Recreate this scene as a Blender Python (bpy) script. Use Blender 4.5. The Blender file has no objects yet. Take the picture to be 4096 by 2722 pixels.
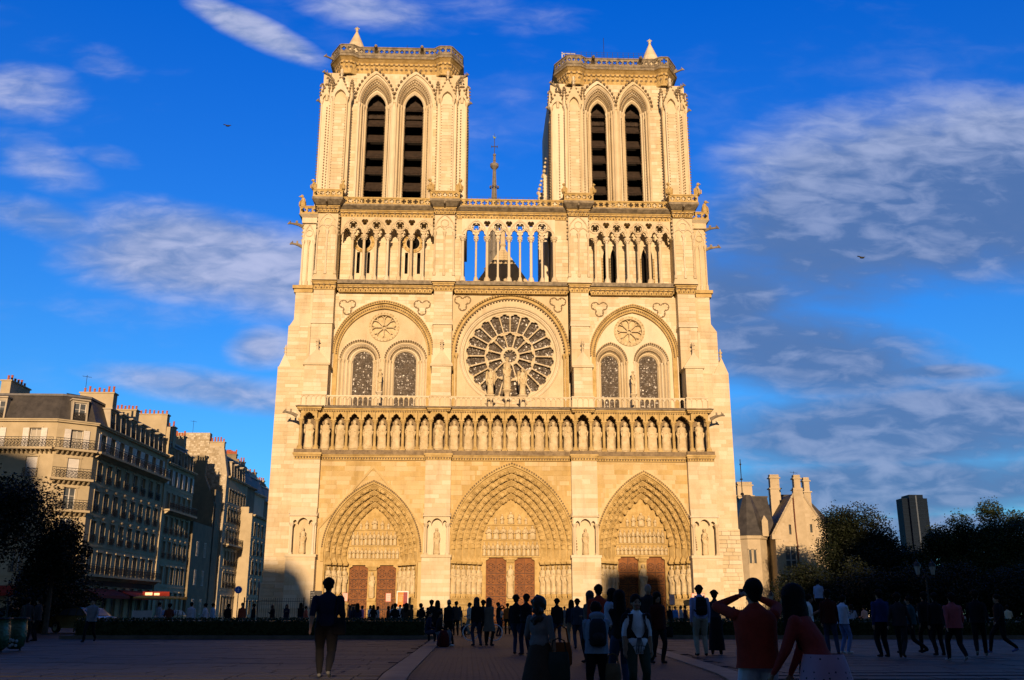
import bpy, bmesh, math, random
import numpy as np
from mathutils import Vector, Matrix
from mathutils.geometry import tessellate_polygon
PI = math.pi
rnd = random.Random(7)
scene = bpy.context.scene
COL = scene.collection

# ------------------------------------------------------------------ camera
cam_d = bpy.data.cameras.new('camera'); cam = bpy.data.objects.new('camera', cam_d); COL.objects.link(cam)
yaw, pitch, roll = math.radians(1.96), math.radians(16.05), math.radians(.07)
cf = Vector((math.sin(yaw)*math.cos(pitch), math.cos(yaw)*math.cos(pitch), math.sin(pitch)))
cr = Vector((math.cos(yaw), -math.sin(yaw), 0)); cu = cr.cross(cf)
r2 = cr*math.cos(roll)+cu*math.sin(roll); u2 = -cr*math.sin(roll)+cu*math.cos(roll)
mw = Matrix((r2, u2, -cf)).transposed().to_4x4(); mw.translation = Vector((-2.59, -92.89, 1.1))
cam.matrix_world = mw
cam_d.sensor_width = 36; cam_d.lens = 3811/4096*36; cam_d.clip_start = .1; cam_d.clip_end = 6000
scene.camera = cam
scene.render.resolution_x, scene.render.resolution_y = 1024, 680

# ------------------------------------------------------------------ sky and sun
SUN_EL, SUN_AZ = math.radians(9.0), math.radians(-0.5)      # azimuth: degrees right of straight behind the viewer
world = bpy.data.worlds.new('World'); scene.world = world; world.use_nodes = True
W = world.node_tree; W.nodes.clear()
def wn(t, **k):
    n = W.nodes.new(t)
    for a, b in k.items(): setattr(n, a, b)
    return n
def wl(a, b): W.links.new(a, b)
def wmath(op, a, b=None, c=None, clamp=False):
    n = wn('ShaderNodeMath', operation=op, use_clamp=clamp)
    for i, v in enumerate((a, b, c)):
        if v is None: continue
        if isinstance(v, (int, float)): n.inputs[i].default_value = v
        else: wl(v, n.inputs[i])
    return n.outputs[0]
sky = wn('ShaderNodeTexSky', sky_type='NISHITA', sun_disc=False, sun_elevation=SUN_EL, sun_rotation=PI+SUN_AZ,
         air_density=1.0, dust_density=.25, ozone_density=3.0)
hs = wn('ShaderNodeHueSaturation'); hs.inputs['Saturation'].default_value = 1.0; hs.inputs['Value'].default_value = 1.0
tint = wn('ShaderNodeMix', data_type='RGBA', blend_type='MULTIPLY'); tint.inputs[0].default_value = 1
wl(sky.outputs[0], hs.inputs['Color']); wl(hs.outputs[0], tint.inputs[6])
geo = wn('ShaderNodeTexCoord'); sep = wn('ShaderNodeSeparateXYZ'); wl(geo.outputs['Generated'], sep.inputs[0])
dx, dy, dz = sep.outputs
zc = wmath('MAXIMUM', dz, .0)
den = wmath('ADD', zc, .13)
tg = wn('ShaderNodeMix', data_type='RGBA'); tr_in = wn('ShaderNodeMapRange'); wl(dz, tr_in.inputs[0]); tr_in.inputs[1].default_value = .0; tr_in.inputs[2].default_value = .60
wl(tr_in.outputs[0], tg.inputs[0]); tg.inputs[6].default_value = (.42, .96, 1.22, 1); tg.inputs[7].default_value = (.0, .66, 1.92, 1); tb = wn('ShaderNodeMix', data_type='RGBA'); tbr = wn('ShaderNodeMapRange', interpolation_type='SMOOTHSTEP'); wl(dy, tbr.inputs[0]); tbr.inputs[1].default_value = .25; tbr.inputs[2].default_value = -.6
wl(tbr.outputs[0], tb.inputs[0]); wl(tg.outputs[2], tb.inputs[6]); tb.inputs[7].default_value = (.38, .39, .46, 1); wl(tb.outputs[2], tint.inputs[7])     # sky behind the viewer dimmed and less blue, to deepen the shade
px = wmath('DIVIDE', dx, den); py = wmath('DIVIDE', dy, den)
comb = wn('ShaderNodeCombineXYZ'); wl(px, comb.inputs[0]); wl(py, comb.inputs[1])
def wnoise(vec, scale, detail, rough, dist=0., off=(0, 0, 0), stretch=(1, 1, 1), rot=0):
    m = wn('ShaderNodeMapping'); m.inputs['Location'].default_value = off; m.inputs['Scale'].default_value = stretch
    m.inputs['Rotation'].default_value = (0, 0, rot)
    wl(vec, m.inputs[0]); n = wn('ShaderNodeTexNoise'); wl(m.outputs[0], n.inputs['Vector'])
    n.inputs['Scale'].default_value = scale; n.inputs['Detail'].default_value = detail
    n.inputs['Roughness'].default_value = rough; n.inputs['Distortion'].default_value = dist
    return n.outputs[0]
def wramp(v, a, b):
    n = wn('ShaderNodeMapRange', interpolation_type='SMOOTHSTEP'); wl(v, n.inputs[0])
    n.inputs[1].default_value = a; n.inputs[2].default_value = b
    return n.outputs[0]
# view angles of a direction: az = x/y to the right of the axis, el = z/y
az = wmath('DIVIDE', dx, wmath('MAXIMUM', dy, .05)); el = wmath('DIVIDE', dz, wmath('MAXIMUM', dy, .05))
front = wramp(dy, .1, .4)
def bank(a0, e0, ra, re, rot=0., pw=1.):
    """a soft elliptical cloud bank round the direction (a0, e0)"""
    da = wmath('SUBTRACT', az, a0); de = wmath('SUBTRACT', el, e0)
    c, s = math.cos(rot), math.sin(rot)
    u = wmath('ADD', wmath('MULTIPLY', da, c/ra), wmath('MULTIPLY', de, s/ra))
    v = wmath('ADD', wmath('MULTIPLY', da, -s/re), wmath('MULTIPLY', de, c/re))
    d = wmath('ADD', wmath('MULTIPLY', u, u), wmath('MULTIPLY', v, v))
    return wmath('MULTIPLY', wmath('SUBTRACT', 1, wmath('MINIMUM', d, 1)), pw)
comb2 = wn('ShaderNodeCombineXYZ'); wl(az, comb2.inputs[0]); wl(el, comb2.inputs[1])
banks = [  # azimuth, elevation, half width, half height, tilt, weight
    (-.33, .385, .20, .075, -.12, 1.05), (-.20, .36, .14, .07, 0, .95), (-.47, .415, .13, .035, -.25, .8), (-.273, .668, .12, .026, -.47, 1.0), (-.13, .70, .13, .04, -.2, .6), (-.53, .58, .09, .05, -.1, .6), (-.44, .62, .06, .03, -.3, .4),
    (-.50, .49, .10, .04, -.5, .45), (-.26, .225, .20, .028, -.15, .85), (-.235, .277, .05, .032, .1, .8), (-.42, .50, .06, .02, -.2, .4), (-.36, .32, .16, .03, 0, .3),
    (.52, .47, .32, .15, .10, 1.2), (.40, .42, .22, .14, .25, 1.1), (.28, .34, .15, .10, .1, 1.0), (.64, .48, .25, .15, 0, 1.35), (.36, .28, .22, .08, -.15, 1.1), (.49, .257, .12, .016, .0, .9), (.47, .195, .36, .07, .05, 1.05), (.45, .13, .38, .045, .04, 1.1), (.56, .08, .35, .035, .02, 1.2),
    (.24, .16, .08, .04, 0, .6), (.02, .70, .2, .04, 0, .35)]
acc = None
for b in banks:
    o = bank(*b)
    acc = o if acc is None else wmath('MAXIMUM', acc, o)
acc = wmath('MULTIPLY', acc, front)
rest = wmath('MULTIPLY', wmath('SUBTRACT', 1, front), .12)
acc = wmath('ADD', acc, rest)
n1 = wnoise(comb2.outputs[0], 3.6, 7, .52, .2, (3.1, 1.7, 0), (1, 2.1, 1), -.12)
n2 = wnoise(comb.outputs[0], 1.4, 8, .6, .3, (.6, .2, 0))
n3 = wnoise(comb2.outputs[0], 20, 5, .55, .4, (1, 5, 0), (1, 2.6, 1), .1)
nm = wmath('ADD', wmath('MULTIPLY', n1, .62), wmath('ADD', wmath('MULTIPLY', n2, .2), wmath('MULTIPLY', n3, .18)))
cover = wmath('ADD', wmath('MULTIPLY', acc, .80), wmath('MULTIPLY', wmath('SUBTRACT', nm, .5), 1.75))
mask = wmath('MULTIPLY', wramp(cover, .08, .80), .90)
thin = wmath('MULTIPLY', wramp(nm, .50, .72), .13)
mask = wmath('MAXIMUM', mask, thin)
shade = wramp(wmath('ADD', wmath('MULTIPLY', n1, .5), wmath('MULTIPLY', n3, .5)), .38, .66)
rs = wmath('ADD', wmath('MULTIPLY', wramp(wmath('SUBTRACT', el, wmath('MULTIPLY', az, .15)), .37, .50), .55), wmath('MULTIPLY', wmath('SUBTRACT', shade, .28), .75), None, True)
low = wramp(el, .34, .02)                          # the banks far off are greyer and bluer
lit = wn('ShaderNodeMix', data_type='RGBA'); wl(shade, lit.inputs[0]); lit.inputs[6].default_value = (1.2, 1.9, 3.7, 1); lit.inputs[7].default_value = (3.6, 3.9, 5.5, 1)
lowc = wn('ShaderNodeMix', data_type='RGBA'); wl(rs, lowc.inputs[0]); lowc.inputs[6].default_value = (.60, 1.2, 2.7, 1); lowc.inputs[7].default_value = (2.8, 3.3, 4.9, 1)
cc = wn('ShaderNodeMix', data_type='RGBA'); wl(wmath('MULTIPLY', wramp(az, .08, .28), .92), cc.inputs[0]); wl(lit.outputs[2], cc.inputs[6]); wl(lowc.outputs[2], cc.inputs[7])
fin = wn('ShaderNodeMix', data_type='RGBA'); wl(mask, fin.inputs[0]); wl(tint.outputs[2], fin.inputs[6]); wl(cc.outputs[2], fin.inputs[7])
bg = wn('ShaderNodeBackground'); bg.inputs[1].default_value = .12
wo = wn('ShaderNodeOutputWorld'); wl(fin.outputs[2], bg.inputs[0]); wl(bg.outputs[0], wo.inputs[0])

sun_d = bpy.data.lights.new('sun', 'SUN'); sun = bpy.data.objects.new('sun', sun_d); COL.objects.link(sun)
sun_d.energy = 5.0; sun_d.angle = math.radians(.53); sun_d.color = (1, .69, .41)
sdir = Vector((math.sin(SUN_AZ)*math.cos(SUN_EL), -math.cos(SUN_AZ)*math.cos(SUN_EL), math.sin(SUN_EL)))   # towards the sun
sun.rotation_euler = sdir.to_track_quat('Z', 'Y').to_euler()
scene.view_settings.view_transform = 'Standard'; scene.view_settings.look = 'None'
scene.view_settings.exposure = .22; scene.view_settings.gamma = 1; scene.view_settings.use_curve_mapping = False
scene.render.engine = 'CYCLES'
scene.cycles.max_bounces = 4; scene.cycles.diffuse_bounces = 2; scene.cycles.glossy_bounces = 2; scene.cycles.transmission_bounces = 2; scene.cycles.transparent_max_bounces = 4

# ------------------------------------------------------------------ materials
MATS = {}
def mat(name, col, col2=None, rough=.85, spec=.25, metal=0., scale=1.2, bump=.0, bscale=8., island=None, isl=.6, coat=0., streak=0.):
    if name in MATS: return MATS[name]
    m = bpy.data.materials.new(name); m.use_nodes = True; T = m.node_tree
    b = T.nodes['Principled BSDF']; b.inputs['Roughness'].default_value = rough
    b.inputs['Specular IOR Level'].default_value = spec; b.inputs['Metallic'].default_value = metal
    b.inputs['Coat Weight'].default_value = coat
    g = T.nodes.new('ShaderNodeNewGeometry')
    src = None
    if col2 is None: col2 = tuple(c*.82 for c in col)
    n = T.nodes.new('ShaderNodeTexNoise'); n.inputs['Scale'].default_value = scale; n.inputs['Detail'].default_value = 5; n.inputs['Roughness'].default_value = .65
    T.links.new(g.outputs['Position'], n.inputs['Vector'])
    r = T.nodes.new('ShaderNodeMapRange'); r.inputs[1].default_value = .35; r.inputs[2].default_value = .65; T.links.new(n.outputs[0], r.inputs[0])
    mx = T.nodes.new('ShaderNodeMix'); mx.data_type = 'RGBA'; T.links.new(r.outputs[0], mx.inputs[0])
    mx.inputs[6].default_value = (*col, 1); mx.inputs[7].default_value = (*col2, 1)
    out = mx.outputs[2]
    if island:
        oi = T.nodes.new('ShaderNodeObjectInfo')
        ad = T.nodes.new('ShaderNodeMath'); ad.operation = 'ADD'; T.links.new(g.outputs['Random Per Island'], ad.inputs[0]); T.links.new(oi.outputs['Random'], ad.inputs[1])
        fr = T.nodes.new('ShaderNodeMath'); fr.operation = 'FRACT'; T.links.new(ad.outputs[0], fr.inputs[0])
        pw = T.nodes.new('ShaderNodeMath'); pw.operation = 'POWER'; T.links.new(fr.outputs[0], pw.inputs[0]); pw.inputs[1].default_value = 1.6
        ml = T.nodes.new('ShaderNodeMath'); ml.operation = 'MULTIPLY'; T.links.new(pw.outputs[0], ml.inputs[0]); ml.inputs[1].default_value = isl
        m2 = T.nodes.new('ShaderNodeMix'); m2.data_type = 'RGBA'; T.links.new(ml.outputs[0], m2.inputs[0])
        T.links.new(out, m2.inputs[6]); m2.inputs[7].default_value = (*island, 1); out = m2.outputs[2]
    if streak:
        for (sc_, st_, lo, hi, amt) in ((1.0, (1.1, 1.1, .16), .50, .72, streak), (.22, (1, 1, .8), .48, .66, streak*.55), (9., (1, 1, 1), .56, .70, streak*.5)):
            mp = T.nodes.new('ShaderNodeMapping'); mp.inputs['Scale'].default_value = st_; T.links.new(g.outputs['Position'], mp.inputs[0])
            n3 = T.nodes.new('ShaderNodeTexNoise'); n3.inputs['Scale'].default_value = sc_; n3.inputs['Detail'].default_value = 6; n3.inputs['Roughness'].default_value = .7; T.links.new(mp.outputs[0], n3.inputs['Vector'])
            r3 = T.nodes.new('ShaderNodeMapRange'); r3.inputs[1].default_value = lo; r3.inputs[2].default_value = hi; r3.inputs[4].default_value = amt; T.links.new(n3.outputs[0], r3.inputs[0])
            m3 = T.nodes.new('ShaderNodeMix'); m3.data_type = 'RGBA'; m3.blend_type = 'MULTIPLY'; T.links.new(r3.outputs[0], m3.inputs[0]); T.links.new(out, m3.inputs[6]); m3.inputs[7].default_value = (.52, .47, .40, 1); out = m3.outputs[2]
    T.links.new(out, b.inputs['Base Color'])
    if bump:
        n2 = T.nodes.new('ShaderNodeTexNoise'); n2.inputs['Scale'].default_value = bscale; n2.inputs['Detail'].default_value = 4
        T.links.new(g.outputs['Position'], n2.inputs['Vector'])
        bp = T.nodes.new('ShaderNodeBump'); bp.inputs['Strength'].default_value = bump; bp.inputs['Distance'].default_value = .05
        T.links.new(n2.outputs[0], bp.inputs['Height']); T.links.new(bp.outputs[0], b.inputs['Normal'])
    MATS[name] = m
    return m
STONE = mat('pale_limestone', (.63, .525, .345), (.55, .44, .265), scale=.5, bump=.4, bscale=5, island=(.74, .665, .51), isl=.8, streak=.36)
CARVE = mat('carved_limestone', (.58, .43, .19), (.43, .30, .11), scale=1.6, bump=.6, bscale=9, streak=.5)
WARM = mat('honey_limestone', (.56, .41, .175), (.46, .32, .12), scale=.7, bump=.4, bscale=6, island=(.66, .54, .33), isl=.75, streak=.34)
LEDGE = mat('weathered_stone', (.33, .275, .19), (.15, .125, .09), scale=2.2, bump=.5, streak=.5)
DOORW = mat('red_brown_door_wood', (.25, .088, .014), (.14, .045, .007), rough=.6, scale=3, bump=.3)
STAT_ = mat('pale_statue_stone', (.66, .55, .35), (.50, .39, .21), scale=2.2, bump=.5, bscale=9, streak=.35)
SOOT_SHADE = mat('sooty_and_niche_shade_stone', (.30, .225, .13), (.17, .125, .075), scale=2.5, bump=.5, streak=.4)  # weathered bosses and crockets; also the painted shade of the gallery niches
IRON = mat('dark_wrought_iron', (.07, .028, .012), (.04, .02, .012), rough=.55, metal=.3, scale=4)
BLACK = mat('black_iron', (.015, .015, .017), (.03, .028, .025), rough=.5, scale=5)
LOUV = mat('dark_louvre_wood', (.055, .037, .026), (.026, .018, .013), rough=.8, scale=2.5, bump=.4)
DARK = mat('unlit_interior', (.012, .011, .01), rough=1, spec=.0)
LEAD = mat('lead_came', (.07, .045, .032), (.045, .03, .02), rough=.5)
def glass_mat(name, col, dens, k=.5, rough=.16):
    m = mat(name, col, tuple(c*.45 for c in col), rough=rough, spec=.35, scale=2.2)
    T = m.node_tree; b = T.nodes['Principled BSDF']; g = T.nodes['Geometry']
    v = T.nodes.new('ShaderNodeTexVoronoi'); v.inputs['Scale'].default_value = dens; T.links.new(g.outputs['Position'], v.inputs['Vector'])
    def vm(op, a, bb):
        n = T.nodes.new('ShaderNodeVectorMath'); n.operation = op; T.links.new(a, n.inputs[0])
        if isinstance(bb, tuple): n.inputs[1].default_value = bb
        elif bb is not None: T.links.new(bb, n.inputs[1])
        return n.outputs[0]
    o = vm('NORMALIZE', vm('ADD', vm('MULTIPLY', vm('SUBTRACT', v.outputs['Color'], (.5, .5, .5)), (k, k, k)), g.outputs['Normal']), None)
    T.links.new(o, b.inputs['Normal'])
    return m
GLASS = glass_mat('leaded_glass', (.125, .10, .072), 8, .62, .30)

# ------------------------------------------------------------------ mesh helpers
class MB:
    def __init__(s, M=None): s.v = []; s.f = []; s.mi = []; s.M = M; s.cur = 0; s.bmi = None
    def add(s, vs, fs, mi=None):
        n = len(s.v)
        if s.M is not None: vs = [s.M @ Vector(p) for p in vs]
        s.v.extend(vs); s.f.extend([tuple(i+n for i in f) for f in fs]); s.mi.extend([s.cur if mi is None else mi]*len(fs))
        return s
    def box(s, x0, x1, y0, y1, z0, z1, mi=None):
        return s.add([(x0, y0, z0), (x1, y0, z0), (x1, y1, z0), (x0, y1, z0), (x0, y0, z1), (x1, y0, z1), (x1, y1, z1), (x0, y1, z1)],
                     [(0, 1, 5, 4), (1, 2, 6, 5), (2, 3, 7, 6), (3, 0, 4, 7), (4, 5, 6, 7), (3, 2, 1, 0)], mi)
    def hexa(s, p, mi=None):   # eight points: bottom ring then top ring
        return s.add(p, [(0, 1, 5, 4), (1, 2, 6, 5), (2, 3, 7, 6), (3, 0, 4, 7), (4, 5, 6, 7), (3, 2, 1, 0)], mi)
    def prism(s, pts, y0, y1, mi=None):   # polygon in x, z pushed from y0 to y1
        n = len(pts)
        vs = [(x, y0, z) for x, z in pts]+[(x, y1, z) for x, z in pts]
        tri = tessellate_polygon([[Vector((x, z, 0)) for x, z in pts]])
        fs = [tuple(t) for t in tri]+[tuple(reversed([i+n for i in t])) for t in tri]
        fs += [(i, (i+1) % n, (i+1) % n+n, i+n) for i in range(n)]
        return s.add(vs, fs, mi)
    def plate(s, outer, holes, y0, y1, mi=None, back=False):
        loops = [outer]+holes; flat = [p for l in loops for p in l]; n = len(flat)
        tri = tessellate_polygon([[Vector((x, z, 0)) for x, z in l] for l in loops])
        vs = [(x, y0, z) for x, z in flat]+[(x, y1, z) for x, z in flat]
        fs = [tuple(t) for t in tri]
        if back: fs += [tuple(i+n for i in t) for t in tri]
        k = 0
        for l in loops:
            m = len(l)
            fs += [(k+i, k+(i+1) % m, k+(i+1) % m+n, k+i+n) for i in range(m)]
            k += m
        return s.add(vs, fs, mi)
    def strip(s, A, B, closed=False, mi=None):
        n = len(A); vs = list(A)+list(B)
        fs = [(i, i+1, i+1+n, i+n) for i in range(n-1)]
        if closed: fs.append((n-1, 0, n, 2*n-1))
        return s.add(vs, fs, mi)
    def band(s, a, b, y0, y1, mi=None):
        """solid band between two x,z polylines: front at y0, edges back to y1"""
        A0 = [(x, y0, z) for x, z in a]; B0 = [(x, y0, z) for x, z in b]; A1 = [(x, y1, z) for x, z in a]; B1 = [(x, y1, z) for x, z in b]
        s.strip(A0, B0, mi=mi); s.strip(A0, A1, mi=mi); s.strip(B0, B1, mi=mi)
        s.add([A0[0], B0[0], B1[0], A1[0]], [(0, 1, 2, 3)], mi); s.add([A0[-1], B0[-1], B1[-1], A1[-1]], [(0, 1, 2, 3)], mi)
        return s
    def lathe(s, cx, cy, prof, n=10, sx=1., sy=1., fold=None, mi=None, a0=0., cap=True):
        vs = []; fs = []
        for j, (r, z) in enumerate(prof):
            for i in range(n):
                t = 2*PI*i/n+a0; rr = r*(fold(t, j/(len(prof)-1)) if fold else 1)
                vs.append((cx+rr*math.cos(t)*sx, cy+rr*math.sin(t)*sy, z))
        for j in range(len(prof)-1):
            for i in range(n):
                a = j*n+i; b = j*n+(i+1) % n; fs.append((a, b, b+n, a+n))
        if cap: fs.append(tuple(range(n-1, -1, -1))); k = (len(prof)-1)*n; fs.append(tuple(range(k, k+n)))
        return s.add(vs, fs, mi)
    def tube(s, path, r, n=6, mi=None, cap=True):
        P = [Vector(p) for p in path]; R = r if isinstance(r, (list, tuple)) else [r]*len(P); vs = []; fs = []
        for j, p in enumerate(P):
            d = (P[min(j+1, len(P)-1)]-P[max(j-1, 0)]).normalized()
            a = Vector((0, 0, 1)) if abs(d.z) < .9 else Vector((0, 1, 0))
            u = d.cross(a).normalized(); v = d.cross(u)
            for i in range(n):
                t = 2*PI*i/n; vs.append(tuple(p+u*(R[j]*math.cos(t))+v*(R[j]*math.sin(t))))
        for j in range(len(P)-1):
            for i in range(n):
                a = j*n+i; b = j*n+(i+1) % n; fs.append((a, b, b+n, a+n))
        if cap: fs.append(tuple(range(n-1, -1, -1))); k = (len(P)-1)*n; fs.append(tuple(range(k, k+n)))
        return s.add(vs, fs, mi)
    def ball(s, c, r, n=8, m=5, sc=(1, 1, 1), mi=None):
        if mi is None: mi = s.bmi
        prof = [(math.sin(PI*j/m)*r if 0 < j < m else r*.02, -math.cos(PI*j/m)*r) for j in range(m+1)]
        vs = []; fs = []
        for rr, z in prof:
            for i in range(n):
                t = 2*PI*i/n; vs.append((c[0]+rr*math.cos(t)*sc[0], c[1]+rr*math.sin(t)*sc[1], c[2]+z*sc[2]))
        for j in range(m):
            for i in range(n):
                a = j*n+i; b = j*n+(i+1) % n; fs.append((a, b, b+n, a+n))
        return s.add(vs, fs, mi)
    def octa(s, x, y, z, r, h=None, mi=None):
        h = h or r
        return s.add([(x-r, y, z), (x, y-r, z), (x+r, y, z), (x, y+r, z), (x, y, z-h), (x, y, z+h)],
                     [(0, 1, 5), (1, 2, 5), (2, 3, 5), (3, 0, 5), (1, 0, 4), (2, 1, 4), (3, 2, 4), (0, 3, 4)], mi)
    def mesh(s, name, mats, smooth=False):
        me = bpy.data.meshes.new(name); me.from_pydata([tuple(p) for p in s.v], [], s.f)
        for m in (mats if isinstance(mats, (list, tuple)) else [mats]): me.materials.append(m)
        if any(s.mi): me.polygons.foreach_set('material_index', s.mi)
        if smooth: me.polygons.foreach_set('use_smooth', [True]*len(s.f))
        me.update(); return me
    def build(s, name, mats, parent=None, smooth=False, **k):
        return link(name, s.mesh(name, mats, smooth), parent, **k)
WM = {}
def link(name, me, parent=None, M=None, label=None, cat=None, group=None, kind=None):
    o = bpy.data.objects.new(name, me); COL.objects.link(o)
    Mw = M if M is not None else Matrix.Identity(4)
    if parent is not None:
        o.parent = parent; o.matrix_parent_inverse = WM[parent.name].inverted()
    o.matrix_basis = Mw; WM[o.name] = Mw
    tag(o, label, cat, group, kind)
    return o
def tag(o, label=None, cat=None, group=None, kind=None):
    for k, v in (('label', label), ('category', cat), ('group', group), ('kind', kind)):
        if v: o[k] = v
    return o
def thing(name, loc, label, cat, group=None, rz=0.):
    return link(name, None, None, Matrix.Translation(Vector(loc)) @ Matrix.Rotation(rz, 4, 'Z'), label, cat, group)
def T3(x, y, z, rz=0., s=1.): return Matrix.Translation((x, y, z)) @ Matrix.Rotation(rz, 4, 'Z') @ Matrix.Scale(s, 4)
def arch(x0, x1, zs, za, n=12, foot=None):
    """pointed arch from (x0, zs) over the apex to (x1, zs), with legs down to foot"""
    w = (x1-x0)/2; c = (x0+x1)/2; h = za-zs
    k = (h*h-w*w)/(2*w); R = k+w; ta = math.atan2(h, -(0-k)) if False else math.acos(max(-1, min(1, k/R)))
    pts = []
    for i in range(n+1):
        t = ta*i/n; pts.append((c+k-R*math.cos(t), zs+R*math.sin(t)))
    out = pts+[(2*c-x, z) for x, z in reversed(pts[:-1])]
    if foot is not None: out = [(x0, foot)]+out+[(x1, foot)]
    return out
def circ(cx, cz, r, n=20, a0=0., sz=1.): return [(cx+r*math.cos(a0+2*PI*i/n), cz+r*sz*math.sin(a0+2*PI*i/n)) for i in range(n)]
def foil(cx, cz, R, k=4, n=5, a0=0., f=.62):
    """outline of a k-lobed foil of overall radius R"""
    lobe = R*(1-f)*1.25; d = R-lobe; pts = []
    half = PI/k; w = math.asin(min(1, d*math.sin(half)/lobe)) if d*math.sin(half) < lobe else PI/2
    span = PI-math.asin(min(1, d*math.sin(half)/lobe)) - half if False else PI*.62
    for j in range(k):
        t = a0+2*PI*j/k
        for i in range(n+1):
            a = t-span+2*span*i/n; pts.append((cx+d*math.cos(t)+lobe*math.cos(a), cz+d*math.sin(t)+lobe*math.sin(a)))
    return pts
def blocks(mb, x0, x1, z0, z1, y, inside=None, course=.42, lmin=.55, lmax=1.25, d=.03, store=None, r=None, mtl=None):
    """ashlar faced in courses: each stone a shallow block with a recessed joint round it"""
    r = r or rnd; z = z0
    while z < z1-.1:
        h = min(course*r.uniform(.86, 1.14), z1-z)
        x = x0-r.uniform(0, lmax*.6) if inside else x0
        while x < x1-.05:
            l = r.uniform(lmin, lmax); a, b = max(x, x0), min(x+l, x1)
            if x1-b < .25: b = x1
            j = .014
            if b-a > .12 and (inside is None or (inside(a, z) and inside(b, z) and inside(a, z+h) and inside(b, z+h) and inside((a+b)/2, z+h/2))):
                dd = d*r.uniform(.6, 1.2)
                if store is not None and (b-a)*h > .30: store.append((a+j, b-j, y-dd, z+j, z+h-j, y, mtl))
                else:
                    mb.add([(a+j, y, z+j), (b-j, y, z+j), (b-j, y, z+h-j), (a+j, y, z+h-j), (a+j, y-dd, z+j), (b-j, y-dd, z+j), (b-j, y-dd, z+h-j), (a+j, y-dd, z+h-j)],
                           [(4, 5, 6, 7), (0, 1, 5, 4), (1, 2, 6, 5), (2, 3, 7, 6), (3, 0, 4, 7)])
            elif inside is not None and b-a > .2:
                for q in range(5):
                    a_, b_ = a+(b-a)*q/5, a+(b-a)*(q+1)/5; aj, bj = a_+(j if q == 0 else 0), b_-(j if q == 4 else 0)
                    if inside(a_, z) and inside(b_, z) and inside(a_, z+h) and inside(b_, z+h): mb.add([(aj, y-d*.8, z+j), (bj, y-d*.8, z+j), (bj, y-d*.8, z+h-j), (aj, y-d*.8, z+h-j)], [(0, 1, 2, 3)])
            x = b if b < x1 else x1
            if b == x1: break
        z += h
def outside_arch(x0, x1, zs, za, pad=.12):
    w = (x1-x0)/2; c = (x0+x1)/2; h = za-zs; k = (h*h-w*w)/(2*w); R = k+w
    def f(x, z):
        if z < zs: return not (x0-pad < x < x1+pad)
        dx = abs(x-c); return (dx+k)**2+(z-zs)**2 > (R+pad)**2
    return f
# ================================================================== cathedral
CATH = thing('cathedral', (0, 0, 0), 'huge pale stone cathedral front with two square towers and a round rose window', 'cathedral')
CX = .56
big = []                     # candidate stones for single objects
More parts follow.
